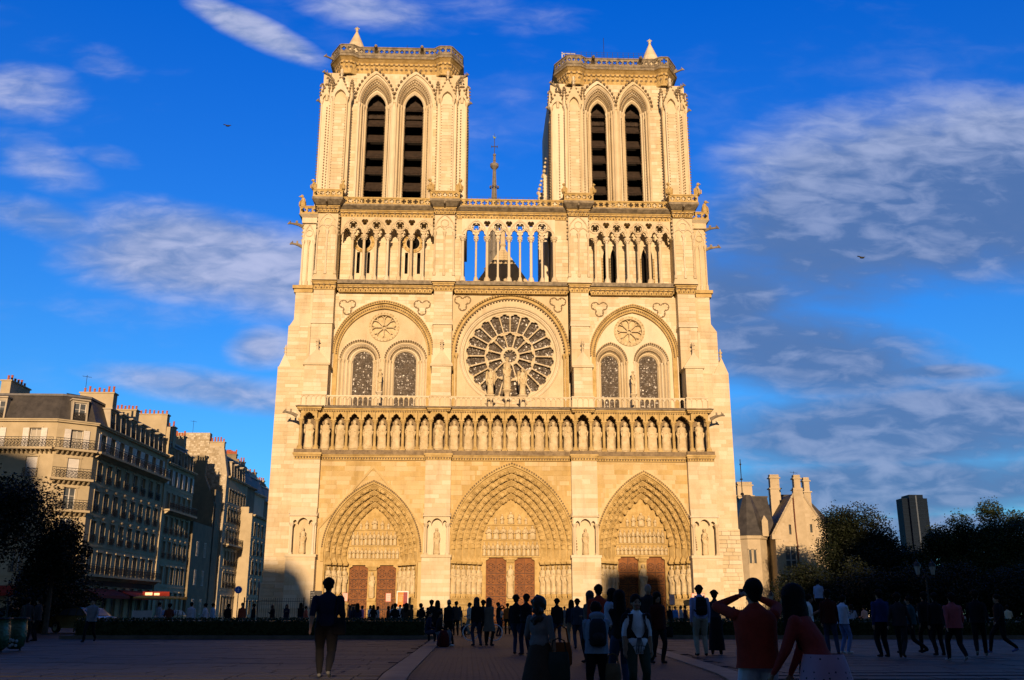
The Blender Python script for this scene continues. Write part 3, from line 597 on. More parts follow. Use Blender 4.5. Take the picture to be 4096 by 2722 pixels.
# ---- window storey (21 to 34 m)
WY = 3.8
wall = MB(); st = MB()
BIG = dict(L=(-17.96, -7.72, 27.3, 32.85), R=(9.12, 18.2, 27.3, 32.75))
WINS = dict(L=((-16.05, -13.95, -17.5, -13.05), (-11.68, -9.40, -12.80, -8.1)), R=((10.25, 12.07, 9.45, 13.02), (14.30, 16.27, 13.60, 17.45)))
for k, (x0, x1) in dict(L=(-18.1, -7.6), R=(8.8, 18.3)).items():
    a0, a1, zs, za = BIG[k]; a = arch(a0, a1, zs, za, 16)
    wall.plate([(x0, 20.9), (a0, 20.9)]+a+[(a1, 20.9), (x1, 20.9), (x1, 34.0), (x0, 34.0)], [], WY, WY+.4)
    wall.build('wall', STONE, CATH); wall = MB()
    blocks(st, x0, x1, 27.5, 33.9, WY, outside_arch(a0-.3, a1+.3, zs, za+.3, .08), .42, .6, 1.3)
    inn = arch(a0+.45, a1-.45, zs, za-.55, 16); h = MB(); h.bmi = 1
    h.band(arch(a0-.28, a1+.28, zs, za+.34, 16), a, WY-.14, WY+.1); h.band([(a0, 20.9)]+a+[(a1, 20.9)], [(a0+.45, 20.9)]+inn+[(a1-.45, 20.9)], WY+.12, WY+.5)
    for q in (0, 1):
        C = arch(a0-.14+q*.4, a1+.14-q*.4, zs, za+.17-q*.45, 34)
        for x, z in C: h.ball((x, WY-.13+q*.22, z), .11 if not q else .10, 5, 4)
    h.build('arch_moulding', [CARVE, SOOT_SHADE], CATH)
    # recessed panel with two window openings
    pan = MB(); holes = []; out = [(a0+.40, 20.9)]
    wf = []
    for gl0, gl1, o0, o1 in WINS[k]:
        wf.append(arch(o0, o1, 26.75, 29.0, 10)); out += [(o0, 20.9)]+wf[-1]+[(o1, 20.9)]
    out += [(a1-.40, 20.9)]+list(reversed(arch(a0+.40, a1-.40, zs, za-.5, 16)))
    cx_, cz_, cr_ = (-12.84, 30.34, 1.62) if k == 'L' else (13.28, 30.15, 1.66)
    pan.plate(out, [circ(cx_, cz_, cr_*.80, 28)], WY+.42, WY+.8)
    pan.build('wall_panel', STONE, CATH)
    # blind rosette
    ro = MB(); c1 = circ(cx_, cz_, cr_, 32); c1.append(c1[0]); c2 = circ(cx_, cz_, cr_*.80, 32); c2.append(c2[0]); ro.band(c1, c2, WY+.28, WY+.5)
    for q in range(28): t = 2*PI*q/28; ro.ball((cx_+cr_*.93*math.cos(t), WY+.27, cz_+cr_*.93*math.sin(t)), .09, 5, 4)
    ro.prism(circ(cx_, cz_, cr_*.84, 28), WY+.74, WY+.80)
    for q in range(8):
        t = PI/8+2*PI*q/8+PI/8*(1); d = Vector((math.cos(t), 0, math.sin(t))); c = Vector((cx_, WY+.5, cz_))
        ro.tube([tuple(c+d*.2), tuple(c+d*cr_*.62)], .065, 6)
        t2 = t+PI/8; e = c+Vector((math.cos(t2), 0, math.sin(t2)))*cr_*.64
        arc = [tuple(e+Vector((math.cos(t2+a_), 0, math.sin(t2+a_)))*cr_*.205) for a_ in [(-PI*.62+PI*1.24*j/8) for j in range(9)]]; ro.tube(arc, .06, 5)
    ring = circ(cx_, cz_, .22, 12); ro.tube([(x, WY+.5, z) for x, z in ring+[ring[0]]], .07, 5)
    ro.build('rosette', STAT_, CATH)
    for (gl0, gl1, o0, o1), f in zip(WINS[k], wf):
        za_g = 27.85 if k == 'L' else 27.65; w = MB(); w.bmi = 1; N = 4
        for i in range(N):
            s0, s1 = i/N, (i+1)/N; L = lambda s, dz=0: arch(o0+(gl0-o0)*s, o1+(gl1-o1)*s, 26.75, 29.0+(za_g-29.0)*s, 10, 20.9)
            A, Bm, Bb = L(s0), L(s0+(s1-s0)*.45), L(s1); y = WY+.42+i*.26
            w.strip([(x, y, z) for x, z in A], [(x, y-.05, z) for x, z in Bm]); w.strip([(x, y-.05, z) for x, z in Bm], [(x, y+.14, z) for x, z in Bb]); w.strip([(x, y+.14, z) for x, z in Bb], [(x, y+.27, z) for x, z in Bb])
            if i in (0, 2):
                for x, z in arch(o0+(gl0-o0)*(s0+.13), o1+(gl1-o1)*(s0+.13), 26.75, 29+(za_g-29)*(s0+.13), 13): w.ball((x, y-.05, z), .10, 5, 4)
            for X in (A[0][0]+(Bb[0][0]-A[0][0])*.5, A[-1][0]+(Bb[-1][0]-A[-1][0])*.5):
                w.lathe(X, y-.02, [(.10, 20.95), (.075, 21.1), (.07, 26.4), (.15, 26.7), (.17, 26.8)], 7)
        wo_ = w.build('window_surround', [STONE, SOOT_SHADE], CATH)
        g_ = MB(); g_.prism(arch(gl0, gl1, 26.75, za_g, 10, 20.9), WY+1.42, WY+1.48); g_.build('glass', GLASS, wo_)
        ld = MB(); inside = lambda x, z: z < 26.75 or not outside_arch(gl0, gl1, 26.75, za_g, -.06)(x, z)
        nx = 4
        for i in range(nx+1):
            x = gl0+(gl1-gl0)*i/nx; x = min(max(x, gl0+.03), gl1-.03); zt = 26.75
            while zt < za_g and inside(x, zt): zt += .08
            ld.box(x-.022, x+.022, WY+1.38, WY+1.42, 20.9, zt)
        z = 21.2
        while z < za_g-.2:
            xa = gl0+.03
            while not inside(xa, z) and xa < gl1: xa += .05
            ld.box(xa, gl0+gl1-xa, WY+1.375, WY+1.42, z-.02, z+.02); z += .42
        ld.build('lead_lattice', LEAD, wo_)
# trefoils
for tx, tz in ((-16.75, 32.45), (-8.85, 32.5), (-4.55, 33.05), (5.62, 33.0), (10.06, 32.55), (16.7, 32.55)):
    t = MB()
    for a_ in (PI/6, 5*PI/6, -PI/2):
        c = (tx+.50*math.cos(a_), tz+.50*math.sin(a_)); R = circ(*c, .43, 14, a_-PI*.72); R = [(c[0]+.43*math.cos(a_-PI*.72+PI*1.44*j/12), c[1]+.43*math.sin(a_-PI*.72+PI*1.44*j/12)) for j in range(13)]
        t.tube([(x, WY-.03, z) for x, z in R], .065, 5)
        for x, z in R[1::3]: t.ball((c[0]+(x-c[0])*.8, WY-.03, c[1]+(z-c[1])*.8), .07, 5, 4)
    t.build('trefoil_ornament', SOOT_SHADE, CATH)
# ---- the rose
RX, RZ = .54, 27.38
hood = []
for i in range(33):
    t = PI-PI*i/32; hood.append((RX+6.12*math.cos(t), 27.4+6.45*math.sin(t)))
wall.plate([(-5.6, 20.9), (hood[0][0], 20.9)]+hood+[(hood[-1][0], 20.9), (6.7, 20.9), (6.7, 34.0), (-5.6, 34.0)], [], WY, WY+.4)
wall.build('wall', STONE, CATH); st.build('masonry', STONE, CATH, kind='stuff')
h = MB(); h.bmi = 1; hi = [(RX+(x-RX)*.955, 27.4+(z-27.4)*.955 if z > 27.4 else z) for x, z in hood]
h.band([(RX+(x-RX)*1.03, 27.4+(z-27.4)*1.035) for x, z in hood], hood, WY-.16, WY+.1); h.band([(hood[0][0], 20.9)]+hood+[(hood[-1][0], 20.9)], [(hi[0][0], 20.9)]+hi+[(hi[-1][0], 20.9)], WY+.08, WY+.5)
for j in range(66):
    t = PI*j/65; h.ball((RX+6.2*math.cos(t), WY-.16, 27.4+6.55*math.sin(t)), .11, 5, 4)
for j in range(56):
    t = PI*j/55; h.ball((RX+5.74*math.cos(t), WY+.12, 27.4+6.08*math.sin(t)), .15, 5, 4, (.75, 1, .75))
for X in (hood[0][0]+.12, hood[0][0]+.45, hood[-1][0]-.12, hood[-1][0]-.45): h.lathe(X, WY+.05, [(.13, 20.95), (.09, 21.2), (.09, 26.9), (.2, 27.25), (.2, 27.4)], 8)
h.build('arch_moulding', [CARVE, SOOT_SHADE], CATH)
pn = MB(); hi2 = [(hi[0][0], 20.9)]+hi+[(hi[-1][0], 20.9)]
pn.plate(hi2, [circ(RX, RZ, 5.42, 48)], WY+.36, WY+.7); pn.build('wall_panel', STONE, CATH)
rm = MB()
rr = [(5.42, .36), (5.38, .30), (5.30, .34), (5.24, .50), (5.14, .50), (5.08, .62), (5.0, .58), (4.92, .66), (4.86, .80), (4.72, .80), (4.68, .95)]
def ringpts(r_, y): return [(RX+r_*math.cos(2*PI*j/64), WY+y, RZ+r_*math.sin(2*PI*j/64)) for j in range(64)]
for (ra, ya), (rb, yb) in zip(rr[:-1], rr[1:]): rm.strip(ringpts(ra, ya), ringpts(rb, yb), closed=True)
ROSE = rm.build('rose_window', STONE, CATH)
tr = MB(); ty0, ty1 = WY+.86, WY+1.12
def pol(r_, t): return (RX+r_*math.sin(t), RZ+r_*math.cos(t))
def sector(n, r0, r1, h0, h1, off):
    """one ring of n petals: slim shafts between them and a cusped head"""
    for k in range(n):
        t0 = 2*PI*(k-.5+off)/n; t1 = 2*PI*(k+.5+off)/n; tm = (t0+t1)/2; m = 3
        out = [pol(r0, t0+(t1-t0)*j/m) for j in range(m+1)]+[pol(r1, t1-(t1-t0)*j/m) for j in range(m+1)]
        d = PI/n; sp = .050                        # half shaft width
        hole = []
        def side(sg):
            L = [pol(h0, tm+sg*max(.0, d-sp/h0)), pol(h1-.62*(r1-r0)/2.3, tm+sg*(d-sp*1.5/h1))]
            return L
        hr = h1*math.sin(d)-sp; cr_ = h1-hr*.9
        left = side(-1); right = side(1)
        head = []
        c = pol(cr_, tm); u = Vector((math.sin(tm), math.cos(tm))); v = Vector((math.cos(tm), -math.sin(tm)))
        rl = hr*.46
        for ang0 in (-1.15, 0, 1.15):
            cc_ = Vector(c)+u*(hr*.52*math.cos(ang0))+v*(hr*.52*math.sin(ang0))
            for j in range(6):
                a_ = ang0-1.35+2.7*j/5; head.append(tuple(cc_+u*(rl*math.cos(a_))+v*(rl*math.sin(a_))))
        hole = [left[0], left[1]]+head+[right[1], right[0]]
        tr.plate(out, [hole], ty0, ty1); cen = (sum(q[0] for q in head)/len(head), sum(q[1] for q in head)/len(head)); tr.tube([(cen[0]+(q[0]-cen[0])*1.16, ty0-.02, cen[1]+(q[1]-cen[1])*1.16) for q in head[::1]], .035, 4)
        # round shaft standing proud
        tr.tube([(pol(r0, t0)[0], ty0-.03, pol(r0, t0)[1]), (pol(h1-.45, t0)[0], ty0-.03, pol(h1-.45, t0)[1])], .075 if n > 12 else .08, 6)
        for rr_ in (r0+.12, h1-.45): p = pol(rr_, t0); tr.ball((p[0], ty0-.02, p[1]), .12, 6, 4)
sector(24, 2.58, 4.74, 2.70, 4.66, 0.5); sector(12, .90, 2.58, 1.02, 2.52, 0)
for R_ in (2.60, 4.72): c = circ(RX, RZ, R_, 64); c.append(c[0]); tr.tube([(x, ty0-.02, z) for x, z in c], .05, 5)
c1 = circ(RX, RZ, .98, 32); c1.append(c1[0]); c2 = circ(RX, RZ, .70, 32); c2.append(c2[0]); tr.band(c1, c2, ty0-.08, ty1)
for j in range(12): t = 2*PI*j/12; tr.octa(RX+.62*math.cos(t), ty0, RZ+.62*math.sin(t), .10)
tr.build('tracery', STONE, ROSE)
gm = MB(); gm.prism(circ(RX, RZ, 4.72, 48), ty1+.12, ty1+.16); gm.build('glass', GLASS, ROSE)
lm = MB()
for R_ in (1.7, 3.2, 3.75, 4.2):
    c = circ(RX, RZ, R_, 48); c.append(c[0]); lm.tube([(x, ty1+.1, z) for x, z in c], .02, 4)
for k in range(24): t = 2*PI*(k+.5)/24*1; a, b = pol(1.0, t), pol(4.6, t); lm.tube([(a[0], ty1+.1, a[1]), (b[0], ty1+.1, b[1])], .014, 4)
lm.build('lead_lattice', LEAD, ROSE)
# ---- upper buttresses
UB = [(-20.20, -18.03), (-7.55, -5.62), (6.88, 8.80), (18.30, 20.17)]
FB = [(-20.64, -17.97), (-7.69, -5.46), (6.89, 9.05), (18.47, 20.52)]
for (f0, f1), (u0, u1) in zip(FB, UB):
    b = MB(); c = (f0+f1)/2
    b.box(f0+.12, f1-.12, 1.55, 4.2, 20.9, 22.4); b.hexa([(f0+.05, 1.4, 22.0), (f1-.05, 1.4, 22.0), (f1-.05, 2, 22.0), (f0+.05, 2, 22.0), (f0+.12, 1.75, 22.75), (f1-.12, 1.75, 22.75), (f1-.12, 2, 22.75), (f0+.12, 2, 22.75)])
    b.box(f0+.12, f1-.12, 1.85, 4.2, 22.4, 25.55)
    b.box(f0-.04, f1+.04, 1.68, 4.1, 25.5, 25.66)
    b.add([(f0-.05, 1.65, 25.66), (f1+.05, 1.65, 25.66), (f1+.05, 3.0, 25.66), (f0-.05, 3.0, 25.66), (c, 1.75, 27.25), (c, 3.0, 27.25)], [(0, 1, 4), (1, 2, 5, 4), (3, 0, 4, 5), (2, 3, 5)])
    b.lathe(c, 1.95, [(.14, 27.0), (.10, 27.5), (.2, 27.62), (.1, 27.7), (.09, 27.9), (.26, 28.05), (.1, 28.15), (.16, 28.28), (.03, 28.42)], 6)
    b.box(u0, u1, 2.45, 4.3, 25.6, 29.5); b.hexa([(u0-.08, 2.3, 30.25), (u1+.08, 2.3, 30.25), (u1+.08, 4.2, 30.25), (u0-.08, 4.2, 30.25), (u0-.02, 2.62, 30.75), (u1+.02, 2.62, 30.75), (u1+.02, 4.2, 30.75), (u0-.02, 4.2, 30.75)])
    b.box(u0-.08, u1+.08, 2.3, 4.2, 30.12, 30.25); b.box(u0, u1, 2.45, 4.3, 29.5, 30.12); b.box(u0, u1, 2.66, 4.4, 30.7, 33.9)
    b.build('buttress', STONE, CATH)
    m = MB(); blocks(m, u0, u1, 30.8, 33.85, 2.66, None, .42, .7, 1.3); blocks(m, u0, u1, 27.6, 30.1, 2.45, None, .42, .7, 1.3); blocks(m, f0+.12, f1-.12, 22.8, 25.5, 1.85, None, .42, .7, 1.3)
    m.build('masonry', STONE, CATH, kind='stuff')
# ---- cornice between window storey and colonnade, with leaf bosses
def boss_cornice(x0, x1, y, z0, z1, ret, step=.52):
    k = MB(); k.bmi = 1; h = z1-z0
    k.box(x0+.05, x1-.05, y+.25, ret, z0, z0+h*.55); k.box(x0-.05, x1+.05, y+.05, ret, z0+h*.55, z0+h*.75)
    k.hexa([(x0-.16, y-.06, z0+h*.75), (x1+.16, y-.06, z0+h*.75), (x1+.16, ret, z0+h*.75), (x0-.16, ret, z0+h*.75), (x0-.16, y-.06, z0+h*.86), (x1+.16, y-.06, z0+h*.86), (x1+.1, ret, z1), (x0-.1, ret, z1)])
    n = max(3, round((x1-x0)/step))
    for i in range(n+1):
        x = x0+(x1-x0)*i/n; k.ball((x, y+.06, z0+h*.50), .13, 6, 4); k.hexa([(x-.05, y+.12, z0+h*.15), (x+.05, y+.12, z0+h*.15), (x+.05, y+.3, z0+h*.15), (x-.05, y+.3, z0+h*.15), (x-.09, y+.02, z0+h*.45), (x+.09, y+.02, z0+h*.45), (x+.09, y+.3, z0+h*.45), (x-.09, y+.3, z0+h*.45)])
        if i < n: k.ball((x+(x1-x0)/n/2, y+.2, z0+h*.2), .10, 5, 4)
    k.build('cornice', [CARVE, SOOT_SHADE], CATH)
for x0, x1 in ((-17.75, -7.8), (-5.45, 6.65), (9.1, 18.0)): boss_cornice(x0, x1, 3.0, 33.92, 34.75, 5.2)
for x0, x1 in UB: boss_cornice(x0-.08, x1+.08, 2.3, 33.9, 34.9, 5.0)
# ---- colonnade storey
k = MB(); k.box(-17.95, -7.6, 2.75, 5.1, 34.7, 35.12); k.box(-5.6, 6.8, 2.75, 5.1, 34.7, 35.12); k.box(8.95, 18.1, 2.75, 5.1, 34.7, 35.12); k.build('sill', LEDGE, CATH)
kb = MB()
for x0, x1, slots in ((-17.9, -7.6, ((-16.15, -15.80), (-15.02, -14.72), (-10.93, -10.6), (-9.6, -9.25))), (8.9, 18.2, ((10.72, 11.35), (11.55, 12.15), (14.95, 15.55), (15.75, 16.2)))):
    R_ = x0 > 0; zt = 39.0 if not R_ else 39.3
    kb.plate([(x0, 34.8), (x1, 34.8), (x1, 43), (x0, 43)], [(arch(a, b, zt-.01 if not R_ else 38.6, zt+(.02 if not R_ else .5), 4, 36.55 if not R_ else 35.3) if R_ else [(a, 36.55), (b, 36.55), (b, 39.0), (a, 39.0)]) for a, b in slots], 4.75, 5.4)
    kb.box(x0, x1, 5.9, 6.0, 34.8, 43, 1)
    m = MB(); blocks(m, x0, x1, 35.2, 40.2, 4.75, lambda x, z, s=slots: not any(a-.1 < x < b+.1 and z < 39.8 for a, b in s), .42, .6, 1.3); m.build('masonry', STONE, CATH, kind='stuff')
    if R_:
        d = MB()
        for a, b in slots:
            for X in (a-.1, b+.1):
                for q in range(10): d.octa(X, 4.68, 35.6+q*.33, .10)
            d.lathe(a-.1, 4.72, [(.06, 35.2), (.06, 38.6)], 6); d.lathe(b+.1, 4.72, [(.06, 35.2), (.06, 38.6)], 6)
        d.build('crocket', CARVE, CATH)
    else:
        for cx_ in (-15.43, -10.1):
            d = MB()
            c1 = circ(cx_, 40.1, 1.15, 20); c1.append(c1[0]); c2 = circ(cx_, 40.1, .80, 20); c2.append(c2[0]); d.band(c1, c2, 4.62, 4.76)
            d.prism(circ(cx_, 40.1, .72, 20), 4.70, 4.74, 1)
            for q in range(10): t = 2*PI*q/10; d.octa(cx_+.95*math.cos(t), 4.6, 40.1+.95*math.sin(t), .14)
            d.build('blind_rosette', [CARVE, DARK], CATH)
kb.build('wall', [STONE, DARK], CATH)
def column(thick, H):
    m = MB(); r = .155 if thick else .115; w = r*2.0
    m.lathe(0, 0, [(w*1.15, 0), (w*1.15, .18), (w*.95, .30), (w*.95, .42), (r*1.25, .6), (r, .66), (r*.96, H-.62), (r*1.35, H-.58), (r*1.1, H-.54), (r*1.5, H-.35), (r*2.3, H-.16), (r*2.5, H-.12), (r*2.5, H)], 10)
    for a in range(8): t = a*PI/4; m.ball((r*1.95*math.cos(t), r*1.95*math.sin(t), H-.28), .07, 5, 4)
    for a in range(6): t = a*PI/3; m.ball((r*1.6*math.cos(t), r*1.6*math.sin(t), H-.46), .055, 5, 4)
    return m.mesh('column', STONE)
CTHIN, CTHICK, CMID = column(False, 5.2), column(True, 5.2), column(False, 5.0)
def colonnade(x0, x1, cols, first_circ, z0=35.12, y=3.15, zc=40.3, ztop=42.35, closed=False):
    for i, x in enumerate(cols):
        thick = (i % 2 == 1) if first_circ else (i % 2 == 0)
        place('column', CTHICK if thick else CTHIN, CATH, x, y, z0, 1.0)
    # tracery plate
    w = cols[1]-cols[0]; pts = [x0]+list(cols)+[x1]; o = []
    for i in range(len(pts)-1):
        a, b = pts[i], pts[i+1]; c = (a+b)/2; hw = (b-a)/2-.13
        if b-a < .9: o += [(a, zc), (b, zc)] if not o or o[-1] != (a, zc) else [(b, zc)]; continue
        tf = [(c-hw, zc), (c-hw*.95, zc+.22), (c-hw*.62, zc+.30), (c-hw*.62, zc+.42), (c-hw*.45, zc+.66), (c, zc+.80), (c+hw*.45, zc+.66), (c+hw*.62, zc+.42), (c+hw*.62, zc+.30), (c+hw*.95, zc+.22), (c+hw, zc)]
        o += tf
    outer = [(x0, zc)]+o+[(x1, zc), (x1, ztop), (x0, ztop)]; clean = [outer[0]]
    for p_ in outer[1:]:
        if math.dist(p_, clean[-1]) > 1e-4: clean.append(p_)
    holes = []; m = MB()
    for i, x in enumerate(cols):
        isc = (i % 2 == 0) if first_circ else (i % 2 == 1)
        if isc: holes.append(foil(x, zc+1.14, .50, 4, 4, PI/4, .5))
        elif x-x0 > .6 and x1-x > .6: holes.append(foil(x, zc+1.52, .40, 3, 4, -PI/2, .5))
    m.plate(clean, holes, y-.16, y+.16, back=True)
    # raised mouldings: pointed gable arcs and rings
    for i, x in enumerate(cols):
        isc = (i % 2 == 0) if first_circ else (i % 2 == 1)
        if isc:
            A = arch(x-w*.98, x+w*.98, zc+.05, ztop-.08, 8); A = [(min(max(px_, x0), x1), z_) for px_, z_ in A]
            m.tube([(px_, y-.19, z_) for px_, z_ in A], .075, 5); C = circ(x, zc+1.14, .64, 18); C.append(C[0]); m.tube([(px_, y-.2, z_) for px_, z_ in C], .06, 5)
            m.ball((x, y-.2, zc+1.78), .13, 6, 4)
        for q in (-1, 1): m.ball((x+q*.32, y-.2, zc+.55+.35), .07, 5, 4)
    for i in range(len(pts)-1):
        a, b = pts[i], pts[i+1]; c = (a+b)/2
        if b-a < .9: continue
        A = arch(a+.05, b-.05, zc+.1, zc+.98, 5); m.tube([(px_, y-.19, z_) for px_, z_ in A], .055, 5)
    m.build('tracery', STONE, CATH)
colonnade(-17.75, -7.9, [-16.45, -15.22, -13.96, -12.70, -11.42, -10.16, -8.86], True)
colonnade(-4.75, 5.35, [-3.19, -2.01, -.83, .36, 1.55, 2.74, 3.93], True)
colonnade(9.0, 17.95, [9.72, 10.94, 12.08, 13.23, 14.40, 15.60, 16.77], True)
for a, b in ((-5.55, -4.68), (5.28, 6.75)):
    m = MB(); m.box(a, b, 3.1, 6.2, 35.12, 42.35); m.build('wall', STONE, CATH); m = MB(); blocks(m, a, b, 35.4, 40.6, 3.1, None, .42, .5, 1.0); m.build('masonry', STONE, CATH, kind='stuff')
    e = -4.62 if a < 0 else 5.22; place('column', CTHICK, CATH, e, 3.0, 35.12)
# buttress piers of this storey with blind arcading
for u0, u1 in UB:
    c = (u0+u1)/2; a, b = c-1.22, c+1.22; m = MB()
    m.hexa([(a-.1, 2.25, 34.9), (b+.1, 2.25, 34.9), (b+.1, 5.5, 34.9), (a-.1, 5.5, 34.9), (a+.15, 2.6, 35.9), (b-.15, 2.6, 35.9), (b-.15, 5.5, 35.9), (a+.15, 5.5, 35.9)])
    m.box(a+.15, b-.15, 2.6, 5.5, 35.9, 43.0)
    for x in (a+.2, c, b-.2): m.lathe(x, 2.5, [(.17, 35.6), (.17, 35.9), (.10, 36.05), (.09, 40.0), (.2, 40.5), (.21, 40.6)], 8)
    for x0, x1 in ((a+.2, c), (c, b-.2)): m.tube([(p_[0], 2.56, p_[1]) for p_ in arch(x0, x1, 40.6, 41.25, 5)], .07, 5)
    m.tube([(p_[0], 2.56, p_[1]) for p_ in arch(a+.2, b-.2, 40.9, 42.6, 8)], .08, 5); C = circ(c, 41.62, .42, 16); C.append(C[0]); m.tube([(p_[0], 2.56, p_[1]) for p_ in C], .07, 5)
    for sx_ in (a+.1, b-.1):
        for q in range(7): m.octa(sx_, 2.75, 40.2+q*.42, .16)
    m.build('pier', STONE, CATH)
    m = MB(); blocks(m, a+.15, b-.15, 36.0, 40.4, 2.6, None, .42, .5, 1.1); m.build('masonry', STONE, CATH, kind='stuff')
    boss_cornice(c-1.12, c+1.12, 2.05, 42.6, 43.35, 5.2, .42)
    m = MB(); m.hexa([(c-1.25, 1.9, 43.3), (c+1.25, 1.9, 43.3), (c+1.25, 5, 43.3), (c-1.25, 5, 43.3), (c-1.62, 1.3, 43.7), (c+1.62, 1.3, 43.7), (c+1.62, 5, 43.7), (c-1.62, 5, 43.7)]); m.box(c-1.62, c+1.62, 1.3, 5, 43.7, 43.95); m.build('weathering', LEDGE, CATH)
for x0, x1 in ((-18.2, -7.7), (-5.6, 6.8), (8.9, 18.4)):
    boss_cornice(x0, x1, 2.75, 42.35, 43.2, 5.0, .62)
    m = MB(); m.hexa([(x0, 2.75, 43.15), (x1, 2.75, 43.15), (x1, 5.5, 43.15), (x0, 5.5, 43.15), (x0, 2.3, 43.45), (x1, 2.3, 43.45), (x1, 5.5, 43.45), (x0, 5.5, 43.45)]); m.box(x0, x1, 2.3, 5.5, 43.45, 43.62); m.build('weathering', LEDGE, CATH)
# pierced parapets
def parapet(path, z0, h, cell=.64, name='parapet', thick=.16, m=CARVE, k=4):
    mb = MB()
    for (xa, ya), (xb, yb) in zip(path[:-1], path[1:]):
        L = math.hypot(xb-xa, yb-ya); n = max(1, round(L/cell)); w = L/n; ux, uy = (xb-xa)/L, (yb-ya)/L
        M = Matrix(((ux, -uy, 0, xa), (uy, ux, 0, ya), (0, 0, 1, z0), (0, 0, 0, 1))); mb.M = M
        mb.box(0, L, -thick*.9, thick*.9, 0, .10); mb.box(0, L, -thick, thick, h-.12, h)
        for i in range(n):
            c = w*(i+.5); mb.plate([(w*i, .10), (w*(i+1), .10), (w*(i+1), h-.12), (w*i, h-.12)], [foil(c, h/2, min(w*.46, (h-.2)*.46), k, 3, PI/4 if (i % 2) else 0, .5)], -thick*.5, thick*.5, back=True)
    mb.M = None
    return mb.build(name, m, CATH)
for x0, x1 in ((-17.8, -8.2), (-5.2, 6.3), (9.4, 17.9)): parapet([(x0, 2.65), (x1, 2.65)], 43.62, .88)
for u0, u1 in UB: c = (u0+u1)/2; parapet([(c-1.5, 3.2), (c-1.5, 1.5), (c+1.5, 1.5), (c+1.5, 3.2)], 43.95, .92)
